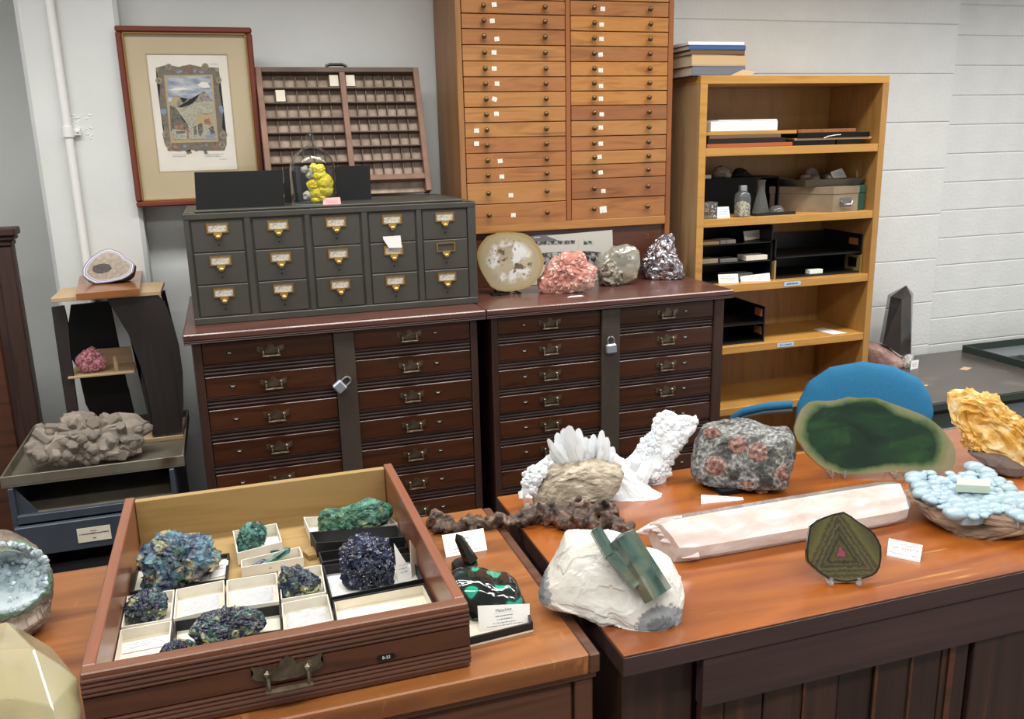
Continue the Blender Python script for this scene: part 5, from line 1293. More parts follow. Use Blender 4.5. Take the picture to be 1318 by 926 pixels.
P = []
for x, y_ in hp_:
    d = ray(x, y_); P.append(CAM+d*((pc-CAM).dot(nrm)/d.dot(nrm))+n1*.0006)
mb.poly(P, -n1*.0003); T.add('hollow', mb, 'agate_hollow')
zmin = min((o.matrix_local @ v.co).z for v in o.data.vertices)
mb = MB(); mb.cyl((cB.x-.01, pc.y+.01, zb_), (cB.x-.01, pc.y+.012, zb_+.02), .03, .022, 14); T.add('foot', mb, 'black_plastic')

# pink mineral on the middle shelf
pk = [(97, 470), (98, 460), (104, 456), (112, 449), (119, 446), (124, 450), (131, 456), (137, 464), (135, 474), (124, 477), (108, 478)]
b0 = base_of(pk, zs_+.0003, .02, 2.725)
T = Thing('pink_mineral_cluster', 'small pink crystal cluster on the middle shelf of the stand', 'mineral', b0)
rock('cluster', None, None, pk, zs_+.0003, .018, .02, 'pink_mineral', 2, .08, 3, .1, 6, parent=T, sub=4, Yc=2.725)
studs(T, 'crystal', pk, zs_+.0003, at(*cen_(pk), Y=2.725).z-zs_, .022, ['pink_mineral'], 40, (.002, .004), (.010, .020), 3, .6, .4, 5, up=.5, out=.5)

# grey crystal cluster in the tray
pk = crop(0, 500, 4.208, [(95, 295), (130, 255), (200, 195), (240, 170), (290, 190), (330, 110), (370, 100), (420, 110), (470, 105), (520, 135), (600, 150), (660, 105), (780, 120), (835, 150), (830, 220), (800, 270), (825, 330), (800, 370), (730, 375), (650, 400), (560, 410), (480, 415), (400, 430), (300, 415), (180, 425), (110, 415), (100, 370)])
b0 = base_of(pk, ZF, .045, 2.55)
T = Thing('grey_crystal_cluster', 'large cluster of blunt grey-brown crystals lying in the metal tray', 'mineral', b0)
pk_in = [(b[0]*.88+.12*sum(p[0] for p in pk)/len(pk), b[1]*.82+.18*sum(p[1] for p in pk)/len(pk)+1) for b in pk]
rock('matrix', None, None, pk_in, ZF, .04, .06, 'grey_crystal', 3, .10, 3, .10, 5, parent=T, sub=4, Yc=2.55)
studs(T, 'crystal', pk_in, ZF, at(*cen_(pk_in), Y=2.55).z-ZF, .06, ['grey_crystal'], 80, (.011, .019), (.035, .070), 17, .75, .14, 6, out=.42, smax=1.0, up=.15, taper=.95, soft=.09)

# ---------------------------------------------------------------- the two low display cabinets (tables)
ZTB = .95
T = Thing('left_counter', 'low wooden display cabinet on the left with an orange-brown top, carrying the open drawer', 'cabinet', (-.2, .965, 0))
T.o.name = 'display_cabinet'
LX0, LX1, LY0, LY1 = -.95, .4235, .962, 1.475
mb = MB(); mb.box(LX0, LX1-.016, LY0, LY1, ZTB-.031, ZTB, .002); T.add('top', mb, 'table_wood')
mb = MB(); mb.box(LX1-.0158, LX1, LY0, LY1, ZTB-.031, ZTB-.0015, .002); T.add('top_edge', mb, 'table_body_wood')
mb = MB(); mb.box(LX0, LX1-.004, LY0+.004, LY1-.01, ZTB-.040, ZTB-.0315, .001); T.add('moulding', mb, 'table_body_wood')
mb = MB(); mb.box(LX0+.01, LX1-.012, LY0+.018, LY1-.02, .06, ZTB-.0405); T.add('carcass', mb, 'table_body_wood')
mb = MB(); mb.box(LX1-.034, LX1-.008, LY0+.006, LY0+.03, 0, ZTB-.0405, .002); T.add('stile', mb, 'table_body_wood')
for k in range(5):
    mb = MB(); mb.box(LX0+.03, LX1-.036, LY0+.009, LY0+.025, ZTB-.045-(k+1)*.16+.006, ZTB-.045-k*.16, .004); T.add('drawer', mb, 'table_body_wood')
mb = MB(); mb.box(LX0+.02, LX1-.02, LY0+.03, LY1-.03, 0, .06); T.add('plinth', mb, 'dark_wood')

RX0, RX1, RY0, RY1 = .4487, 1.80, .943, 1.515
T = Thing('display_cabinet', 'low wooden display cabinet on the right with a glossy orange top and dark plank front', 'cabinet', (1.1, RY0, 0))
mb = MB(); mb.box(RX0, RX1, RY0, RY1, ZTB-.004, ZTB, .0012); T.add('top', mb, 'table_wood_right')
mb = MB(); mb.box(RX0, RX1, RY0, RY1, ZTB-.034, ZTB-.0042, .0015); T.add('top_edge', mb, 'apron_wood')
xa = at(905, 880, Y=RY0+.002).x
zA = at(905, 912, Y=RY0+.002).z
mb = MB(); mb.box(xa, RX1, RY0+.002, RY0+.022, zA, ZTB-.0345, .001); T.add('apron', mb, 'apron_wood')
mb = MB(); mb.box(RX0+.012, xa-.001, RY0+.03, RY0+.05, .03, ZTB-.0345, .001); T.add('side_stile', mb, 'plank_wood')
mb = MB(); mb.box(RX0+.014, RX1-.01, RY0+.052, RY1-.03, .03, ZTB-.0345); T.add('carcass', mb, 'apron_wood')
def pf(x): return at(900+x/3.153, 900, Y=RY0+.012).x
xsP = [10, 105, 262, 418, 560, 700, 838, 965, 1070]
wdt = [x for x in xsP]
for a, b in zip(xsP, xsP[1:]):
    mb = MB(); mb.box(pf(a)+.0008, pf(b)-.0008, RY0+.010+random.Random(a).uniform(0, .004), RY0+.028, .03, zA+.004, .0015); T.add('plank', mb, 'plank_wood')
for a, wd in ((418, 8), (704, 12), (843, 8), (1000, 22)):
    mb = MB(); mb.box(pf(a-wd/2), pf(a+wd/2), RY0+.008, RY0+.0095, .03, zA+.003); T.add('worn_edge', mb, 'drawer_panel_wood', label='reddish worn plank edge')
mb = MB(); mb.box(pf(1082), RX1, RY0+.006, RY0+.028, .03, zA-.001, .002); T.add('end_board', mb, 'plank_wood')
mb = MB(); mb.box(RX0+.03, RX1-.02, RY0+.05, RY1-.03, 0, .03); T.add('plinth', mb, 'void')

# ---------------------------------------------------------------- the drawer lying on the left cabinet
DXa, DXb, DYa, DYb, DZ = -.206, .2505, .985, 1.527, ZTB+.0004
ZR = 1.0425
T = Thing('mineral_drawer', 'wooden drawer of blue and green minerals lying on the left display cabinet', 'drawer', ((DXa+DXb)/2, DYa, DZ))
mb = MB(); mb.box(DXa, DXb, DYa+.004, DYa+.022, DZ, ZR, .0015); front = T.add('front', mb, 'box_rim_wood')
mb = MB(); mb.box(DXa+.0005, DXb-.0005, DYa-.0005, DYa+.0038, DZ+.034, ZR-.031); T.add('front_board', mb, 'drawer_panel_wood', front)
mb = MB()
for z0_, n_ in ((ZR-.030, 4), (DZ+.008, 4)):
    mb.box(DXa+.0003, DXb-.0003, DYa+.001, DYa+.0039, z0_, z0_+.024)
    for k in range(n_): mb.cyl((DXa+.0003, DYa+.0015, z0_+.003+k*.006), (DXb-.0003, DYa+.0015, z0_+.003+k*.006), .0029 if k != 1 else .0038, n=8)
T.add('moulding', mb, 'drawer_panel_wood', front, smooth=30)
for a, b in ((DXa, DXa+.015), (DXb-.015, DXb)):
    mb = MB(); mb.box(a, b, DYa+.0225, DYb, DZ, ZR, .0012); T.add('side', mb, 'box_side_wood')
mb = MB(); mb.box(DXa+.0155, DXb-.0155, DYb-.013, DYb, DZ, ZR-.004, .001); T.add('back', mb, 'box_pine')
mb = MB(); mb.box(DXa+.0155, DXb-.0155, DYa+.0225, DYb-.0135, DZ+.004, DZ+.010); T.add('bottom', mb, 'box_pine')
pl2, bl2 = handle_parts(.084)
hx = at(372, 880, Y=DYa).x
for nm, me in (('back_plate', pl2), ('bail', bl2)):
    o = link(nm, me, front, (hx-(DXa+DXb)/2, -.0008, .051))
tg = at(497, 846, Y=DYa-.001)
mb = MB(); mb.poly([(tg.x-.012, DYa-.0006, tg.z), (tg.x-.0095, DYa-.0006, tg.z+.0035), (tg.x+.0095, DYa-.0006, tg.z+.0035), (tg.x+.012, DYa-.0006, tg.z), (tg.x+.0095, DYa-.0006, tg.z-.0035), (tg.x-.0095, DYa-.0006, tg.z-.0035)], (0, -.0015, 0)); T.add('number_tag', mb, 'black_plastic', front)
text('B-22', .0055, 'white_card', front, T.inv @ Matrix.Translation((tg.x, DYa-.0023, tg.z)) @ Matrix.Rotation(pi/2, 4, 'X'))
ZB = DZ+.0105

# boxes in the drawer
def d2(*pts): return crop(130, 600, 3.562, pts)
def d3(*pts): return crop(380, 640, 5.789, pts)
G = 'specimen boxes in the drawer'
HB = .018
bx1 = tray_box('specimen_tray', 'black-edged shallow tray under the largest blue-green mineral in the drawer', d2((130, 580), (580, 520), (592, 398), (160, 458)), ZB, .010, .003, 'black_card', 'cream_card', G, 'tray')
bx2 = tray_box('specimen_box', 'white box holding the small dark blue mineral at the left of the drawer', d2((88, 742), (324, 703), (338, 566), (112, 598)), ZB, HB, .0016, 'box_paper', 'box_paper', G)
bx3 = tray_box('specimen_box', 'cream box with crumpled tissue, left of the empty white box in the drawer', d2((330, 704), (568, 648), (566, 522), (342, 566)), ZB, HB, .0016, 'box_paper', 'cream_card', G)
bx4 = tray_box('specimen_box', 'white box with flat tissue in the centre of the drawer', d2((574, 656), (818, 622), (806, 488), (574, 524)), ZB, HB, .0016, 'box_paper', 'box_paper', G)
bx5 = tray_box('specimen_box', 'white box holding the blue mineral with yellow-green patches', d2((824, 614), (1034, 580), (1012, 452), (812, 484)), ZB, HB, .0016, 'box_paper', 'box_paper', G)
bx6 = tray_box('specimen_box', 'white box with crumpled tissue at the front of the drawer, right of the green-blue clusters', d2((836, 756), (1068, 706), (1040, 588), (826, 630)), ZB, HB, .0016, 'box_paper', 'box_paper', G)
bx7 = tray_box('specimen_box', 'cream box with a written paper slip in the front left corner of the drawer', d2((52, 904), (312, 850), (326, 708), (84, 752)), ZB, HB, .0016, 'box_paper', 'cream_card', G)
bx8 = tray_box('specimen_box', 'black-sided box under the long speckled green cluster at the front of the drawer', d2((322, 830), (834, 752), (824, 634), (334, 712)), ZB, HB, .002, 'black_card', 'cream_card', G)
bx9 = tray_box('specimen_box', 'white box holding the round dark green mineral at the back of the drawer', d2((622, 402), (832, 348), (806, 262), (602, 298)), ZB, .022, .0016, 'box_paper', 'box_paper', G)
bx10 = tray_box('specimen_box', 'white box holding the green stick-shaped mineral', d2((640, 468), (930, 418), (912, 370), (640, 432)), ZB, .018, .0016, 'box_paper', 'box_paper', G)
bx11 = tray_box('specimen_box', 'white box holding the long green mineral at the back right of the drawer', d3((102, 262), (770, 200), (690, 130), (56, 150)), ZB, .020, .0016, 'box_paper', 'box_paper', G)
bx12 = tray_box('specimen_box', 'black box with a white label strip at the right of the drawer', d3((150, 345), (822, 300), (760, 210), (102, 262)), ZB, .026, .002, 'black_card', 'white_card', G)
bx13 = tray_box('specimen_box', 'dark box with pale rim behind the big dark blue cluster', d3((196, 492), (840, 375), (826, 312), (168, 412)), ZB, .016, .002, 'black_card', 'black_card', G)
bx14 = tray_box('specimen_box', 'black-edged white box holding the big dark blue cluster', d3((262, 755), (960, 610), (858, 412), (200, 512)), ZB, .018, .002, 'black_card', 'white_card', G)
bx15 = tray_box('specimen_box', 'empty cream-lined black box in the front right corner of the drawer', d3((300, 940), (1045, 800), (962, 640), (272, 770)), ZB, .018, .002, 'black_card', 'cream_card', G, lip=True)

def tissue(label, bx, sx=.7, sy=.6, seed=0, mat='paper_white', amp=.004):
    Tn, P, base = bx; rnd = random.Random(seed); c = sum(P, Vector())/4; bm = bmesh.new(); n = 12; grid = []
    ex = ((P[1]-P[0])+(P[2]-P[3]))/2; ey = ((P[3]-P[0])+(P[2]-P[1]))/2
    for j in range(n+1):
        row = []
        for i in range(n+1):
            p = c+ex*(i/n-.5)*sx+ey*(j/n-.5)*sy
            p.z = ZB+.0032+amp*abs(mn.noise(Vector((p.x*60+seed*3, p.y*60, 0))))+amp*.6*abs(mn.noise(Vector((p.x*140, p.y*140+seed, 3)))); row.append(bm.verts.new(p))
        grid.append(row)
    for j in range(n):
        for i in range(n): bm.faces.new((grid[j][i], grid[j][i+1], grid[j+1][i+1], grid[j+1][i]))
    r = bmesh.ops.solidify(bm, geom=bm.faces[:], thickness=.0004)
    mb = MB(); mb.bm.free(); mb.bm = bm; return single('tissue', label, 'tissue', mb, mat, (c.x, c.y, ZB+.003))
tissue('crumpled white tissue in the cream box left of the drawer centre', bx3, .75, .6, 1)
tissue('flat white tissue in the white box in the centre of the drawer', bx4, .8, .7, 2, amp=.002)
tissue('crumpled white tissue in the front white box of the drawer', bx6, .85, .75, 5, amp=.005)
card('paper_slip', 'written white paper slip in the front left box of the drawer', d2((95, 862), (312, 820), (322, 770), (120, 815)), ZB+.004, 62, 'paper_white', lines=((.3, None, .07, .8), (.1, None, .07, .7), (-.1, None, .07, .75)), cat='paper')
card('paper_slip', 'written white paper slip beside the largest mineral in the drawer', d2((500, 515), (578, 500), (584, 432), (535, 440)), ZB+.004, 75, 'paper_white', lines=((.2, None, .07, .7), (0, None, .07, .7)), cat='paper')
card('paper_slip', 'white paper slip in front of the round dark green mineral', d2((715, 385), (828, 352), (818, 318), (735, 365)), ZB+.0035, 70, 'paper_white', cat='paper')
mb = MB(); P = [at(*q, Z=ZB+.008) for q in d3((55, 400), (100, 440), (160, 425), (135, 365))]
mb.hexa([Vector((p.x, p.y, ZB)) for p in P], [Vector((p.x, p.y, ZB+.008)) for p in P]); single('wood_block', 'small plain wooden block between the boxes in the drawer', 'block', mb, 'box_pine', (P[0].x, P[0].y, ZB))

# minerals in the drawer
ZS = ZB+.003
AZP = d2((170, 405), (190, 385), (215, 360), (240, 335), (270, 315), (330, 315), (375, 322), (410, 325), (440, 315), (470, 325), (490, 345), (505, 370), (510, 388), (555, 405), (545, 440), (490, 480), (455, 515), (400, 525), (340, 550), (290, 575), (215, 565), (195, 530), (190, 470), (180, 430))
def mineral(name, label, pk, zs, h, dep, mat, seed, facet=.1, ff=6, n=0, rr=(.003, .006), ll=(.012, .02), mats=None, amp=.12, sub=5, up=.1, tip=.5):
    T = Thing(name, label, 'mineral', base_of(pk, zs, h)); rock('matrix', None, None, pk, zs, h, dep, mat, seed, amp, 3, facet, ff, parent=T, sub=sub)
    if n: studs(T, 'crystal', pk, zs, h, dep, mats or [mat], n, rr, ll, seed, .7, tip, 5, up=up, out=.45, smax=.95)
    return T
mineral('blue_green_mineral', 'largest blue-green mineral, in the black-edged tray at the left of the drawer', AZP, ZS, .036, .04, 'azurite_mixed', 11, .12, 6, 90, (.0025, .005), (.010, .020), ['azurite_blue', 'azurite_mixed', 'azurite_mixed', 'malachite_green'])
mineral('dark_blue_mineral', 'small dark blue mineral in the white box at the left of the drawer', d2((105, 660), (130, 620), (185, 580), (215, 565), (260, 575), (300, 590), (305, 640), (290, 680), (220, 720), (160, 720), (125, 700)), ZS, .018, .02, 'azurite_pale', 4, .14, 5, 30, (.003, .006), (.010, .018), ['azurite_dark', 'azurite_blue', 'azurite_pale'])
mineral('dark_blue_mineral', 'low dark blue mineral at the front rim of the drawer', d2((262, 860), (285, 825), (340, 800), (400, 795), (455, 815), (440, 838), (350, 858), (275, 872)), ZS, .017, .009, 'azurite_blue', 6, .12, 7, 26, (.0015, .003), (.006, .011), ['azurite_dark', 'azurite_blue'])
mineral('speckled_mineral', 'long speckled green and blue cluster at the front of the drawer', d2((410, 760), (425, 720), (480, 680), (560, 660), (600, 662), (660, 655), (720, 665), (760, 705), (740, 740), (700, 775), (620, 795), (560, 812), (500, 818), (440, 808)), ZS, .020, .024, 'azurite_pale', 8, .12, 8, 70, (.002, .004), (.008, .015), ['azurite_dark', 'azurite_pale', 'malachite_bright', 'azurite_dark'])
mineral('green_mineral', 'round dark green mineral in the white box at the back of the drawer', d2((625, 385), (622, 340), (640, 290), (680, 260), (725, 260), (760, 290), (755, 340), (720, 365), (690, 390), (640, 395)), ZS, .02, .02, 'malachite_green', 3, .10, 5, 18, (.003, .005), (.008, .014))
T = Thing('green_stick_mineral', 'dark green stick-shaped crystals in a white box of the drawer', 'mineral', at(*d2((770, 450))[0], Z=ZS))
A_, B_ = at(*d2((735, 468))[0], Z=ZS+.006), at(*d2((868, 378))[0], Z=ZS+.022)
mb = MB(); mb.crystal(A_, B_, .006, .08, 6, 1, .3); T.add('crystal', mb, 'malachite_green')
for k, (p, q) in enumerate((((690, 470), (760, 430)), ((700, 478), (800, 455)), ((785, 400), (820, 395)))):
    mb = MB(); mb.crystal(at(*d2(p)[0], Z=ZS+.004), at(*d2(q)[0], Z=ZS+.008), .005, .2, 5, .9, k); T.add('crystal', mb, 'azurite_pale' if k != 2 else 'malachite_green')
mineral('blue_yellow_mineral', 'blue mineral with yellow-green patches in a white box of the drawer', d2((822, 600), (818, 520), (832, 462), (860, 470), (905, 460), (950, 490), (1008, 520), (1010, 550), (960, 582), (900, 598), (850, 610)), ZS, .018, .02, 'azurite_pale', 9, .13, 5, 28, (.003, .006), (.010, .018), ['azurite_blue', 'azurite_pale', 'azurite_pale'])
mineral('green_mineral', 'long rough green mineral in the white box at the back right of the drawer', d3((165, 170), (200, 100), (245, 105), (290, 140), (370, 105), (440, 60), (550, 18), (620, 22), (720, 62), (732, 95), (690, 180), (610, 210), (500, 235), (380, 245), (230, 250), (175, 235)), ZB+.012, .024, .025, 'malachite_bright', 5, .12, 6, 50, (.003, .006), (.010, .02), ['malachite_bright', 'malachite_green', 'malachite_bright'], tip=.2)
mineral('dark_blue_mineral', 'big glittering dark blue cluster in the black-edged white box', d3((338, 500), (335, 375), (400, 345), (455, 285), (550, 278), (600, 310), (690, 325), (720, 400), (740, 480), (735, 560), (742, 620), (700, 645), (600, 662), (490, 672), (400, 662), (355, 620), (340, 560)), ZS, .030, .03, 'azurite_dark', 13, .14, 7, 110, (.002, .0045), (.010, .018), ['azurite_dark', 'azurite_blue', 'azurite_dark', 'azurite_dark'])
card('name_card', 'white card with small print leaning right of the big dark blue cluster', d3((765, 640), (862, 610), (858, 540), (735, 345)), ZS, 22, 'white_card', lines=((.15, None, .05, .5), (0, None, .05, .6), (-.15, None, .05, .5)))
card('name_card', 'cream card leaning on the right side wall of the drawer', d3((868, 610), (915, 560), (920, 430), (855, 320)), ZS, 8, 'cream_card')

# ---------------------------------------------------------------- on the left cabinet
pk = [(-75, 765), (-62, 715), (-30, 690), (0, 683), (18, 686), (36, 696), (55, 712), (66, 735), (68, 758), (64, 788), (48, 808), (28, 824), (5, 834), (-30, 838), (-60, 815)]
rock('open_geode', 'broken-open geode lined with pale blue crystals at the left edge', 'mineral', pk, ZTB, .062, .06, 'geode_skin', 4, .035, 2.5, .03, 5, sub=6, e=.85, cavity=(0.0, .24, .83, .57, 1.2))
go = bpy.data.objects['open_geode']; gc = at(-3, 758, Z=ZTB+.062)
d = (gc-CAM).normalized(); r_ = d.cross(Vector((0, 0, 1))).normalized(); u_ = r_.cross(d); rnd = random.Random(5)
b = MB(); b.ico((0, 0, 0), 1, 1)
for v in b.bm.verts: v.co *= 1+.25*mn.noise(v.co*2.3)
DRU = b.mesh('crystal', 'geode_druse')
wv = Vector((d.x, d.y, 0)).normalized()
Wg, Hg = 71*(gc-CAM).length/F_PX, 75*(gc-CAM).length/F_PX
for k in range(260):
    th = rnd.uniform(-pi, pi); rr = .86*rnd.random()**.5
    p = gc+r_*(Wg*.83*rr*cos(th))+u_*(Hg*(.24+.57*rr*sin(th)))+wv*(-.063+.072*(1-rr**2.5)+.010*rr)
    o = link('crystal', DRU, go); s_ = rnd.uniform(.0028, .0065); o.scale = (s_, s_, s_); o.location = p-go.location; o.rotation_euler = (rnd.random()*3, rnd.random()*3, 0)
cc0 = at(20, 935, Z=ZTB+.055); dF = (cc0-CAM).normalized(); wF = Vector((dF.x, dF.y, 0)).normalized()
mb = MB()
for x, y_, off in ((-70, 868, .02), (0, 847, .02), (45, 844, .02), (82, 866, .015), (102, 880, .01), (105, 910, 0), (105, 960, .0), (96, 1010, 0), (20, 1040, 0), (-70, 1020, 0),
                   (-70, 900, -.03), (10, 880, -.03), (62, 892, -.03), (84, 925, -.03), (80, 985, -.03), (20, 1020, -.03), (-70, 1010, -.03),
                   (-60, 865, .09), (20, 850, .10), (80, 880, .09), (90, 950, .07), (-60, 980, .08), (20, 1000, .08)):
    q = ray(x, y_); mb.bm.verts.new(CAM+q*((cc0-CAM).dot(dF)/q.dot(dF))+wF*off)
zl = min(v.co.z for v in mb.bm.verts)
for v in mb.bm.verts: v.co.z = ZTB+.0005+(v.co.z-zl) if v.co.z < ZTB+.03 and zl < ZTB else v.co.z
for v in mb.bm.verts: v.co.z = max(v.co.z, ZTB+.0005)
lo = [(v.co.x, v.co.y) for v in mb.bm.verts if v.co.z < ZTB+.03]
for x, y_ in lo: mb.bm.verts.new((x, y_, ZTB+.0005))
h_ = bmesh.ops.convex_hull(mb.bm, input=mb.bm.verts[:])
bmesh.ops.delete(mb.bm, geom=[v for v in mb.bm.verts if not v.link_faces], context='VERTS')
bmesh.ops.bevel(mb.bm, geom=mb.bm.edges[:], offset=.0012, segments=1, affect='EDGES')
single('pale_crystal', 'large pale yellow faceted crystal in the front left corner', 'mineral', mb, 'pale_calcite', (cc0.x, cc0.y, ZTB))
# native copper lying across both cabinets
def c4(*pts): return crop(540, 630, 4.545, pts)
lm = [((85, 160), 46), ((105, 205), 36), ((150, 175), 32), ((190, 205), 38), ((240, 195), 34), ((280, 180), 40), ((290, 208), 34), ((330, 175), 36), ((380, 188), 36), ((420, 180), 33), ((450, 165), 36), ((490, 185), 30), ((520, 175), 30), ((560, 165), 34), ((610, 115), 40), ((610, 160), 40), ((650, 150), 42), ((700, 120), 40), ((740, 105), 40), ((750, 160), 38), ((800, 150), 44), ((840, 185), 40), ((860, 140), 40), ((900, 110), 44), ((920, 70), 32), ((920, 170), 54), ((960, 100), 40), ((1000, 120), 40), ((1000, 190), 48), ((1060, 100), 44), ((1090, 170), 50), ((1090, 80), 30), ((1150, 200), 40), ((1200, 215), 34), ((1220, 235), 28), ((1130, 130), 28)]
blob('native_copper', 'long knobbly brown native copper piece lying across both display cabinets', 'mineral', [(c4(q)[0], r/4.545*1.12) for q, r in lm], ZTB+.0002, 'copper_native', .0025, 1.5, 85, 3).location.y -= .010
def c1(*pts): return crop(555, 660, 5.447, pts)
card('name_card', 'white name card under the left end of the brown copper piece', c1((105, 315), (393, 262), (365, 110), (75, 160)), ZTB+.0003, 58, lines=((.20, 'Copper', .17, 0), (.0, None, .05, .4), (-.22, None, .05, .8), (-.36, None, .05, .8)))

# malachite in its black tray
ZM = ZTB+.0004
q = [at(*p, Z=ZM) for p in c1((150, 925), (715, 835), (640, 640), (130, 740))]
q[0] = Vector((.2525, q[1].y-.008, ZM)); q[3] = Vector((.2525, q[2].y, ZM))
cT = sum(q, Vector())/4
T = Thing('specimen_tray', 'low black tray with cream lining holding the polished malachite', 'tray', (cT.x, cT.y, ZM))
def up(ps, z): return [Vector((p.x, p.y, ZM+z)) for p in ps]
mb = MB(); mb.hexa(up(q, 0), up(q, .003)); T.add('tray_floor', mb, 'cream_card')
for i in range(4):
    j = (i+1) % 4; a = q[i]; b = q[j]; n_ = (b-a).normalized(); nn = Vector((-n_.y, n_.x, 0))*.003
    mb = MB(); mb.hexa(up((a, b, b+nn, a+nn), .003), up((a, b, b+nn, a+nn), .014)); T.add('tray_wall', mb, 'black_card')
ZMt = ZM+.0032
pk = c1((140, 430), (180, 412), (330, 405), (400, 428), (460, 458), (540, 452), (600, 500), (635, 570), (640, 640), (600, 700), (450, 740), (330, 750), (270, 745), (220, 640), (180, 540))
pb = base_of(pk, ZMt, .03)
T = Thing('polished_malachite', 'polished black stone with bright green malachite spots beside the drawer', 'mineral', pb)
rock('stone', None, None, pk, ZMt, .022, .035, 'malachite_polished', 7, .02, 1.5, .03, 2, parent=T, sub=5, e=.6, smooth=True)
pk = c1((440, 460), (480, 450), (545, 448), (560, 480), (540, 500), (470, 490))
rock('rough_crust', None, None, pk, ZMt, .030, .008, 'malachite_green', 2, .1, 3, .1, 4, parent=T, sub=3, flatz=False, label=None) if False else None
dB = at(*c1((235, 395))[0], Z=ZTB); A_ = dB+Vector((.006, -.002, .004))
T = Thing('black_stalactite', 'slender black polished stalactite leaning up from a black disc behind the malachite', 'mineral', (dB.x, dB.y, ZTB))
mb = MB(); mb.lathe([(0, .0003), (.021, .0003), (.021, .010), (.019, .012), (0, .012)], dB, 28); T.add('base_disc', mb, 'black_plastic', smooth=40)
tp_ = at(*c1((175, 148))[0], Y=dB.y+.012)
ft = at(*c1((282, 405))[0], Y=dB.y-.004)
ft.z = max(ft.z, ZTB+.012)
mb = MB(); mb.crystal(ft, tp_, .0125, .16, 7, .62, .4); T.add('crystal', mb, 'stalactite')
card('name_card', 'white card reading Malachite in front of the polished malachite', c1((335, 832), (692, 776), (690, 640), (325, 655)), ZM+.0035, 22, lines=((.27, 'Malachite', .20, 0), (.15, None, .012, .42), (.02, None, .07, .35), (-.13, None, .07, .30), (-.28, None, .07, .45), (-.40, None, .06, .7)))

# ---------------------------------------------------------------- on the right cabinet
def c5(*pts): return crop(660, 520, 5.272, pts)
pkA = c5((35, 655), (65, 560), (80, 470), (130, 430), (200, 400), (235, 345), (260, 370), (330, 350), (420, 330), (500, 320), (600, 335), (690, 345), (745, 390), (800, 430), (870, 500), (940, 580), (1005, 640), (1010, 690), (990, 730), (860, 760), (760, 735), (700, 700), (560, 690), (330, 700), (140, 670))
YSL = 1.474; b0 = base_of(pkA, ZTB, .05, YSL); hS = at(*cen_(pkA), Y=YSL).z-ZTB
T = Thing('white_selenite_cluster', 'large white crystal cluster on sandy rock with a slanting crystal column', 'mineral', b0)
rock('matrix', None, None, pkA, ZTB, .05, .034, 'selenite_white', 3, .05, 3, .06, 6, parent=T, sub=5, Yc=YSL)
pkS = c5((150, 560), (200, 470), (270, 400), (400, 370), (560, 345), (700, 372), (748, 420), (735, 500), (680, 570), (580, 610), (480, 640), (330, 695), (140, 660))
sr = rock('sandstone', None, None, pkS, ZTB, .052, .050, 'sandstone', 5, .04, 3, .08, 4, parent=T, sub=5, e=.5, Yc=YSL-.003)
dn = (b0-CAM); dn.z = 0; dn.normalize(); sr.location = -dn*.020
def plane_pt(q, off=0):
    c_ = b0+Vector((0, 0, hS)); d = ray(*q); n_ = Vector((dn.x, dn.y, 0)); return CAM+d*((c_+dn*off-CAM).dot(n_)/d.dot(n_))
def blade(p0, p1, wd, th, roll):
    d_ = p1-p0; L_ = d_.length; ez = d_.normalized(); ey = dn.cross(ez).cross(ez)*-1; ey = (dn-ez*dn.dot(ez)).normalized(); ex = ey.cross(ez)
    ex, ey = ex*cos(roll)+ey*sin(roll), ey*cos(roll)-ex*sin(roll)
    prof = [(-.34, 0), (-.5, .45), (-.46, .75), (-.30, .93), (-.05, 1), (.18, .97), (.40, .80), (.5, .5), (.34, 0)]
    b = MB(); fr = [p0+ex*(x*wd)+ez*(z*L_) for x, z in prof]; md_ = p0+ez*(L_*.55)
    f = [b.bm.verts.new(p) for p in fr]; c1_ = b.bm.verts.new(md_+ey*th); c2_ = b.bm.verts.new(md_-ey*th)
    for i in range(len(f)):
        j = (i+1) % len(f); b.bm.faces.new((f[i], f[j], c1_)); b.bm.faces.new((f[j], f[i], c2_))
    return b
for k, (p, q, wd) in enumerate((((330, 420), (240, 235), 75), ((350, 420), (300, 195), 80), ((390, 420), (345, 165), 90), ((410, 420), (385, 146), 115), ((450, 420), (450, 165), 100), ((480, 420), (495, 225), 90), ((370, 420), (290, 255), 80), ((560, 420), (548, 205), 75), ((590, 420), (608, 178), 80), ((620, 420), (640, 225), 70), ((640, 430), (682, 290), 70),
                                ((520, 420), (525, 235), 80), ((640, 430), (688, 330), 60), ((430, 430), (320, 290), 90), ((310, 450), (240, 345), 60), ((440, 430), (425, 200), 110), ((500, 430), (560, 260), 80), ((300, 420), (262, 290), 60), ((580, 430), (630, 270), 70), ((400, 430), (410, 260), 90), ((470, 430), (520, 290), 80))):
    off = (-.010, .012, .002)[k % 3]; T.add('blade', blade(plane_pt(c5(p)[0], off), plane_pt(c5(q)[0], off), wd/5.272*1.55/1129, .006, (k*.9) % 1.2-.6), 'selenite_white')
pkC = c5((870, 690), (800, 560), (770, 440), (785, 370), (830, 320), (880, 250), (950, 180), (960, 100), (1040, 40), (1090, 60), (1110, 90), (1190, 75), (1262, 120), (1240, 180), (1190, 230), (1140, 280), (1100, 350), (1060, 430), (1040, 520), (1000, 610), (960, 700))
c_ = plane_pt(c5((980, 420))[0], -.005)
rock('column', None, None, pkC, ZTB, c_.z-ZTB, .022, 'selenite_white', 6, .03, 4, .06, 9, parent=T, sub=5)
studs(T, 'small_crystals', pkC, ZTB, c_.z-ZTB, .022, ['selenite_white'], 200, (.004, .0075), (.012, .020), 4, .4, .3, 6, joined=True, kind='stuff', up=.3, smin=.2, smax=1.0)
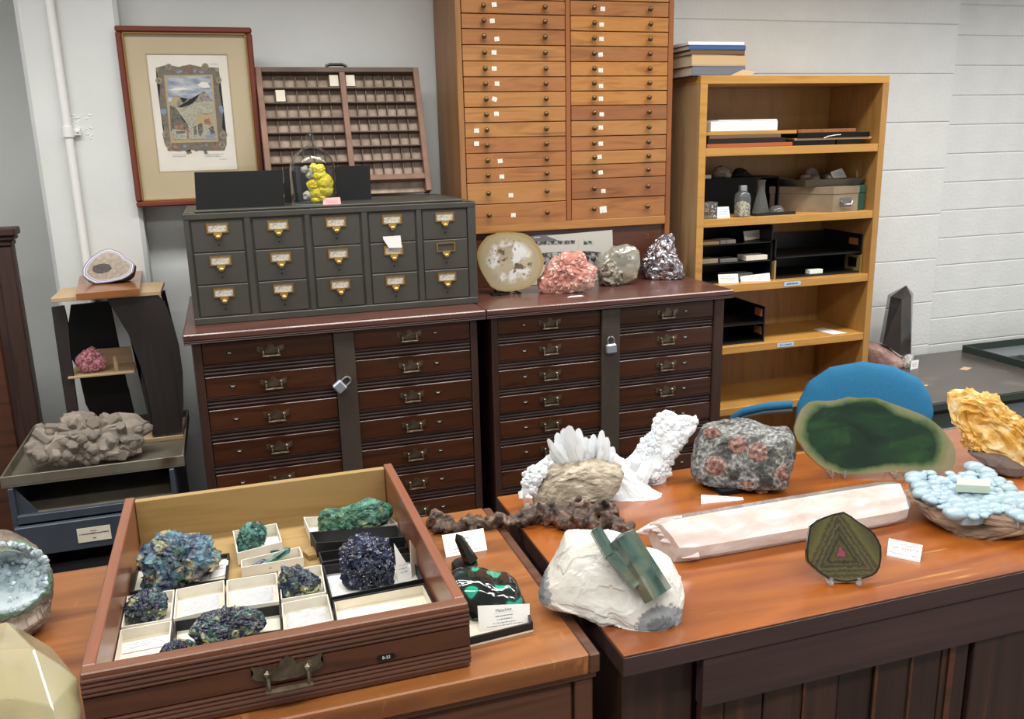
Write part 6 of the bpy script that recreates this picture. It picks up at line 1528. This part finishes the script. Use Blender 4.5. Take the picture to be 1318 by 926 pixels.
pkL = c5((35, 655), (65, 560), (80, 470), (130, 430), (200, 400), (240, 345), (260, 400), (160, 540), (140, 650))
studs(T, 'small_crystals', pkL, ZTB, at(*cen_(pkL), Y=YSL).z-ZTB, .02, ['selenite_white'], 70, (.0035, .007), (.010, .018), 9, .6, .15, 6, joined=True, kind='stuff')
pkR = c5((690, 690), (720, 600), (850, 570), (1010, 640), (1000, 735), (860, 760))
studs(T, 'crystal', pkR, ZTB, at(*cen_(pkR), Y=YSL-.008).z-ZTB, .022, ['selenite_white'], 14, (.010, .016), (.03, .05), 8, .5, .3, 6)

# white matrix with green crystals
def c6(*pts): return crop(540, 520, 2.986, pts)
pkW = c6((455, 710), (475, 660), (515, 600), (560, 510), (590, 497), (640, 492), (690, 490), (740, 495), (800, 520), (850, 570), (900, 568), (970, 610), (1003, 680), (1010, 730), (1000, 830), (960, 868), (890, 885), (830, 870), (760, 830), (690, 832), (620, 800), (560, 785), (500, 770), (465, 745))
b0 = base_of(pkW, ZTB, .045)
T = Thing('green_crystal_in_white_rock', 'white rock with a green crystal embedded, at the front corner of the right cabinet', 'mineral', b0)
rock('white_rock', None, None, pkW, ZTB, .043, .045, 'white_matrix', 12, .035, 2.2, .06, 3, parent=T, sub=6, e=.7,
     extra=lambda a, b, c: max(min(1, 1.4-1.4*math.hypot((a-.70)/.34, (b+.70)/.52)), min(1, 1.2-1.2*math.hypot((a+.98)/.20, (b+.12)/.30)), -.6))
def wp(q, off): 
    c_ = b0+Vector((0, 0, .045)); dd_ = (c_-CAM).normalized(); r2 = ray(*q); return CAM+r2*((c_+dd_*off-CAM).dot(dd_)/r2.dot(dd_))
mb = MB(); mb.crystal(wp(c6((918, 738))[0], -.046), wp(c6((772, 498))[0], -.046), .025, .05, 6, .92, .5, .75); T.add('crystal', mb, 'aqua_crystal')
mb = MB(); mb.crystal(wp(c6((735, 585))[0], -.050), wp(c6((672, 478))[0], -.040), .0100, .08, 6, .95, .2); T.add('crystal', mb, 'aqua_crystal')
mb = MB(); mb.crystal(wp(c6((840, 700))[0], -.052), wp(c6((720, 560))[0], -.046), .011, .1, 6, .9, .2); T.add('crystal', mb, 'aqua_crystal')

# garnet-studded grey rock
def c7(*pts): return crop(800, 500, 3.5615, pts)
pkG = c7((315, 375), (322, 320), (330, 285), (342, 225), (370, 180), (405, 163), (440, 160), (500, 152), (550, 143), (600, 150), (650, 172), (700, 192), (760, 186), (785, 205), (800, 235), (802, 290), (780, 380), (760, 440), (700, 475), (600, 488), (520, 478), (400, 476), (365, 455), (330, 400))
b0 = base_of(pkG, ZTB+.012, .055)
T = Thing('garnet_rock', 'grey speckled rock studded with brownish-red garnets', 'mineral', b0)
rock('rock', None, None, pkG, ZTB+.012, .052, .05, 'garnet_matrix', 9, .035, 2.5, .04, 4, parent=T, sub=5, e=.65)
c_, d_, r_, u_, pl_ = frame_of(pkG, ZTB+.012, .052); gg = radial(pl_); wv = Vector((d_.x, d_.y, 0)).normalized()
for k, (q, sa, sb) in enumerate((((415, 205), 40, 26), ((535, 262), 46, 40), ((622, 297), 45, 46), ((440, 355), 54, 46), ((716, 385), 44, 44), ((580, 425), 50, 44), ((640, 470), 30, 16))):
    r2 = ray(*c7(q)[0]); pp = CAM+r2*((c_-CAM).dot(d_)/r2.dot(d_)); ip = pp-c_; rho = math.hypot(ip.dot(r_), ip.dot(u_)); s_ = min(.95, rho/gg(math.atan2(ip.dot(u_), ip.dot(r_))))
    cz = (1-(s_**(1/.65))**2)**.5
    P0 = CAM+r2*(((c_-wv*.047*cz**.65)-CAM).dot(d_)/r2.dot(d_))
    mb = MB(); mb.ico((0, 0, 0), 1, 3); sc_a, sc_b = sa/3.5615*1.75/1129, sb/3.5615*1.75/1129
    for v in mb.bm.verts:
        n0 = v.co.copy(); ds, ps = mn.voronoi(n0*2.6+Vector((k*3, 0, 0))); f_ = 1+.22*((n0*2.6+Vector((k*3, 0, 0))-ps[0]).dot(hsh(ps[0], k)))
        v.co = P0+r_*(n0.x*sc_a*f_)+u_*(n0.y*sc_b*f_)+d_*(n0.z*.006*f_)
    T.add('garnet', mb, 'garnet')
bb = at(*c7((470, 500))[0], Z=ZTB)
mb = MB(); mb.box(b0.x-.065, b0.x+.05, b0.y-.042, b0.y+.035, ZTB+.0003, ZTB+.0118, .002, None); single('black_stand', 'low black stand under the garnet-studded rock', 'stand', mb, 'black_board', (b0.x, b0.y, ZTB))
card('name_card', 'white card half hidden under the garnet-studded rock', c7((365, 530), (560, 512), (555, 500), (365, 488)), ZTB+.0003, 60, lines=((.2, None, .12, .6),))

# rose-tinted selenite crystal
A_, B_ = at(884, 729, Z=ZTB), at(1180, 675, Z=ZTB)
ax = (B_-A_).normalized(); pv = Vector((-ax.y, ax.x, 0))
sec = [(.004, .010), (.012, .0006), (.070, .0006), (.086, .022), (.082, .050), (.050, .060), (.020, .046), (.000, .030)]
T = Thing('rose_selenite_crystal', 'long clear rose-tinted crystal bar lying on the right cabinet', 'mineral', (A_+B_)/2)
L_ = (B_-A_).length
mb = MB(); bm = mb.bm; rings = []
for t, k, dz in ((-.010, .82, 0), (.012, .97, 0), (.05, 1, 0), (L_*.5, 1.02, 0), (L_-.035, 1.0, 0), (L_-.004, .9, 0)):
    ring = []
    for i, (a, z) in enumerate(sec):
        z2_ = .0006 if z < .001 else .03+(z-.03)*k; a2 = .043+(a-.043)*k
        sk = (.05*(a/.086)-.02) if t > L_*.9 else (-.02*(a/.086) if t < .02 else 0)
        ring.append(bm.verts.new(A_+ax*(t+sk*(.6 if t > L_*.9 else 1))+pv*a2+Vector((0, 0, z2_))))
    rings.append(ring)
n_ = len(sec)
for P_, Q_ in zip(rings, rings[1:]):
    for i in range(n_): j = (i+1) % n_; bm.faces.new((P_[i], P_[j], Q_[j], Q_[i]))
tpv = bm.verts.new(A_+ax*(L_+.014)+pv*.03+Vector((0, 0, .026)))
for i in range(n_): j = (i+1) % n_; bm.faces.new((rings[-1][i], rings[-1][j], tpv))
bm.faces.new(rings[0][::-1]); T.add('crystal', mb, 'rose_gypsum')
mb = MB(); rnd = random.Random(6)
for k in range(9):
    a0 = A_+ax*(.002+rnd.uniform(-.003, .006))+pv*(.014+.066*k/8)+Vector((0, 0, .014+.034*math.sin(k/8*2.6)))
    mb.crystal(a0+ax*.02, a0-ax*(.012+.034*(k/8)+rnd.uniform(0, .008))+pv*.012+Vector((0, 0, -.006)), .018, .35, 6, .8, k, .55)
for v in bm.verts if False else mb.bm.verts: v.co.z = max(v.co.z, ZTB+.0006)
T.add('frayed_end', mb, 'rose_frost')

# green jade slab on a clear easel
def c8(*pts): return crop(1020, 500, 5.991, pts)
pkJ = c8((15, 310), (35, 240), (70, 160), (130, 105), (190, 95), (260, 98), (330, 92), (380, 80), (430, 65), (500, 75), (580, 72), (650, 75), (700, 92), (760, 115), (830, 140), (900, 165), (980, 195), (1050, 230), (1105, 270), (1150, 310), (1200, 370), (1240, 430), (1258, 490), (1262, 540), (1250, 590), (1230, 620), (1180, 640), (1120, 650), (980, 655), (890, 652), (800, 648), (700, 650), (600, 655), (480, 662), (410, 662), (350, 655), (250, 620), (200, 585), (160, 550), (110, 500), (80, 450), (35, 390), (18, 350))
pb = at(*c8((340, 690))[0], Z=ZTB)
T = Thing('green_jade_slab', 'dark green polished slab with a pale rind, upright on a clear easel', 'mineral', (pb.x+.08, pb.y, ZTB))
nrm = Vector((-.32, -.85, .42)); p0 = Vector((pb.x, pb.y-.004, ZTB+.014))
slab(T, 'slab', pkJ, p0, nrm, .010, 'jade', 10)
mb = MB()
for qx in (310, 405, 800, 900):
    f_ = at(*c8((qx, 700))[0], Z=ZTB); f_ = Vector((f_.x, f_.y, ZTB)); bk_ = f_-Vector((nrm.x, nrm.y, 0)).normalized()*.05
    mb.tube([f_+Vector((0, 0, .016)), f_+Vector((0, 0, .003)), bk_+Vector((0, 0, .003)), bk_+Vector((0, .03, .07))], .0026, 6)
T.add('clear_easel', mb, 'acrylic', smooth=True, label='clear plastic easel')

# yellow calcite
def c9(*pts): return crop(1160, 490, 4.411, pts)
pkY = c9((268, 110), (266, 66), (300, 55), (350, 60), (390, 50), (430, 70), (460, 96), (540, 90), (560, 108), (580, 140), (640, 190), (697, 230), (780, 330), (820, 420), (830, 520), (790, 590), (740, 600), (697, 585), (600, 545), (560, 520), (500, 480), (440, 430), (400, 392), (355, 365), (348, 330), (340, 290), (310, 250), (290, 210), (272, 160))
rock('yellow_calcite', 'yellow-orange crystal slab leaning at the right edge of the right cabinet', 'mineral', pkY, ZTB, .075, .022, 'yellow_calcite', 5, .05, 4, .10, 8, sub=5, e=.6)
oY = bpy.data.objects['yellow_calcite']
pkD = c9((380, 400), (440, 440), (520, 500), (600, 560), (697, 590), (760, 600), (760, 520), (640, 440), (500, 420))
b_ = rock('shaded_side', None, None, pkD, ZTB, .02, .03, 'calcite_shade', 3, .05, sub=3, kind=None); b_.parent = oY; b_.location = b_.location-oY.location+Vector((0.01, .03, 0))  # added dark rock, painting the shadow side under the leaning slab
for k_ in ('label', 'category', 'group'):
    if k_ in b_: del b_[k_]

# blue chalcedony on brown rock
pkB = c9((40, 560), (150, 545), (340, 540), (560, 580), (697, 650), (770, 690), (800, 760), (760, 810), (697, 830), (560, 862), (450, 875), (345, 890), (300, 865), (280, 840), (255, 800), (190, 765), (130, 730), (100, 690), (70, 640))
b0 = base_of(pkB, ZTB, .03); zt9 = ZTB+.046
T = Thing('blue_chalcedony', 'pale blue bubbly mineral on a brown rock plate at the right edge', 'mineral', b0)
rock('brown_rock', None, None, pkB, ZTB, .026, .072, 'brown_rock', 5, .04, 3, .05, 5, parent=T, sub=5, e=.6, Yc=b0.y+.015, zmax=zt9-.008)
top_poly = c9((45, 548), (100, 535), (150, 517), (220, 546), (340, 522), (372, 486), (470, 512), (560, 552), (697, 622), (770, 670), (760, 760), (690, 790), (600, 725), (540, 745), (440, 770), (350, 770), (240, 720), (120, 680), (75, 610))
zt9 = ZTB+.046
P = [at(*q, Z=zt9) for q in top_poly]; cP = sum(P, Vector())/len(P)
mb = MB(); Q_ = [cP.lerp(p, .93) for p in P]
mb.poly([Vector((p.x, p.y, zt9-.004)) for p in Q_], (0, 0, -.016)); T.add('blue_crust', mb, 'chalcedony')
b = MB(); b.ico((0, 0, 0), 1, 3, (1, 1, .8))
for v in b.bm.verts: v.co += v.co.normalized()*.10*mn.noise(v.co*1.6)
NOD = b.mesh('nodule', 'chalcedony', 'all')
rnd = random.Random(12); pl2 = [(p.x-cP.x, p.y-cP.y) for p in P]; gP = radial(pl2); placed = []
for k in range(900):
    th = rnd.uniform(-pi, pi); s_ = rnd.random()**.5*.97; rr = gP(th)*s_; x_, y_ = cP.x+rr*cos(th), cP.y+rr*sin(th)
    R_ = rnd.uniform(.009, .019) if k < 400 else rnd.uniform(.005, .010)
    if any((x_-a)**2+(y_-b__)**2 < ((R_+c__)*.60)**2 for a, b__, c__ in placed): continue
    placed.append((x_, y_, R_))
    if len(placed) > 130: break
    o = link('nodule', NOD, T.o); zc = zt9-.006+.010*s_**3*(1 if sin(th) > -.2 else .3)
    o.scale = (R_, R_, R_*.75); o.location = T.inv @ Vector((x_, y_, zc)); o.rotation_euler = (0, 0, rnd.random()*6)
gs = [at(*q, Z=zt9+.016) for q in c9((315, 590), (505, 600), (505, 565), (320, 555))]
mb = MB(); mb.hexa([p-Vector((0, 0, .014)) for p in gs], gs); T.add('green_bar', mb, 'pale_green', label='pale green bar across the blue crust')

# tourmaline slice on a clear stand
def c10(*pts): return crop(1000, 480, 3.088, pts)
pkT = c10((130, 608), (155, 588), (180, 577), (222, 562), (265, 553), (295, 570), (320, 590), (355, 612), (385, 636), (402, 662), (415, 690), (416, 735), (410, 772), (398, 795), (380, 808), (330, 825), (280, 834), (245, 830), (210, 822), (172, 798), (140, 770), (122, 752), (118, 735), (118, 700), (122, 665))
pb = at(*c10((270, 842))[0], Z=ZTB)
T = Thing('tourmaline_slice', 'olive-brown polished slice with a triangular pattern on a clear stand at the front edge', 'mineral', (pb.x, pb.y, ZTB))
nrm = Vector((-.28, -.84, .47)).normalized(); p0 = Vector((pb.x, pb.y, ZTB+.006))
# material: nested triangles, pink heart
mt_ = bpy.data.materials.new('tourmaline'); mt_.use_nodes = True; MATS['tourmaline'] = mt_
nt = mt_.node_tree; Nn = nt.nodes; Lk = nt.links; bs = Nn['Principled BSDF']
at_ = Nn.new('ShaderNodeAttribute'); at_.attribute_name = 'tri'
nz_ = Nn.new('ShaderNodeTexNoise'); nz_.inputs['Scale'].default_value = 190; nz_.inputs['Detail'].default_value = 8; tcn = Nn.new('ShaderNodeTexCoord'); Lk.new(tcn.outputs['Object'], nz_.inputs[0])
ma = Nn.new('ShaderNodeMath'); ma.operation = 'MULTIPLY_ADD'; ma.inputs[1].default_value = .17; Lk.new(nz_.outputs[0], ma.inputs[0]); Lk.new(at_.outputs['Fac'], ma.inputs[2])
rp = Nn.new('ShaderNodeValToRGB'); el = rp.color_ramp.elements
stp = [(0, '2a1a14'), (.06, '3a1f20'), (.075, '8a3e52'), (.15, '8a3e52'), (.17, '3a3a22'), (.24, '4f4a2a'), (.30, '2a281c'), (.36, '4f4a34'), (.40, '302d20'), (.47, '575238'), (.52, '353224'), (.58, '565034'), (.64, '3c3824'), (.72, '5a5632'), (.85, '4c4a2c'), (1, '413f28')]
while len(el) < len(stp): el.new(.5)
for e_, (p_, c__) in zip(el, stp): e_.position = p_; e_.color = srgb(c__)
Lk.new(ma.outputs[0], rp.inputs[0])
ar = Nn.new('ShaderNodeAttribute'); ar.attribute_name = 'rim'
r2 = Nn.new('ShaderNodeValToRGB'); r2.color_ramp.elements[0].position = .93; r2.color_ramp.elements[1].position = .97; Lk.new(ar.outputs['Fac'], r2.inputs[0])
mx = Nn.new('ShaderNodeMix'); mx.data_type = 'RGBA'; Lk.new(r2.outputs[0], mx.inputs[0]); Lk.new(rp.outputs[0], mx.inputs[6]); mx.inputs[7].default_value = srgb('17150f'); Lk.new(mx.outputs[2], bs.inputs['Base Color'])
bs.inputs['Roughness'].default_value = .18; bs.inputs['Coat Weight'].default_value = .5
o = slab(T, 'slice', pkT, p0, nrm, .008, 'tourmaline', 24)
cen = None
dh = ray(*c10((255, 718))[0]); cen = T.inv @ (CAM+dh*((p0-CAM).dot(nrm)/dh.dot(nrm)))
ex = Vector((-nrm.y, nrm.x, 0)).normalized(); ey = nrm.cross(ex)
if ey.z < 0: ey = -ey
ta = o.data.attributes.new('tri', 'FLOAT', 'POINT')
for i, v in enumerate(o.data.vertices):
    q = v.co-cen; a, b_ = q.dot(ex), q.dot(ey)
    ta.data[i].value = max(-b_, b_*.5+a*.866, b_*.5-a*.866)/.060
mb = MB()
for qx in (215, 325):
    f_ = at(*c10((qx, 850))[0], Z=ZTB); f_ = Vector((f_.x, f_.y, ZTB)); bk_ = f_-Vector((nrm.x, nrm.y, 0)).normalized()*.035
    mb.tube([f_+Vector((0, 0, .013)), f_+Vector((0, 0, .003)), bk_+Vector((0, 0, .003)), bk_+Vector((0, .014, .045))], .003, 8); mb.ico(f_+Vector((0, 0, .0045)), .0042, 2)
T.add('clear_stand', mb, 'acrylic', smooth=True, label='clear plastic stand')
def c11(*pts): return crop(1120, 680, 15.4375, pts)
card('name_card', 'small white card with printed text beside the tourmaline slice', c11((330, 545), (985, 682), (1045, 342), (372, 205)), ZTB+.0004, 60, lines=((.27, 'GYPSUM', .19, 0), (.06, 'VAR. SELENITE', .19, 0), (-.25, 'Wayne Co., Utah', .18, 0)), border=True)

# repeats of one kind share a group phrase
GR = {'name_card': 'name cards of the minerals', 'padlock': 'padlocks on the dark cabinets', 'display_board': 'black display boards on the card file', 'letter_tray': 'black letter trays in the bookcase',
      'display_cabinet': 'low display cabinets in front', 'tissue': 'tissues in the drawer boxes', 'paper_slip': 'paper slips in the drawer', 'board': 'boards on the top shelf', 'picture_frame': 'black frames on the top shelf',
      'small_box': 'small boxes in the bookcase', 'clear_box': 'clear boxes on the second shelf', 'dark_blue_mineral': 'dark blue minerals in the drawer', 'green_mineral': 'green minerals in the drawer'}
for o in list(COL.objects):
    if o.parent is None and 'label' in o and 'group' not in o:
        g = GR.get(o.name.split('.')[0])
        if g: o['group'] = g
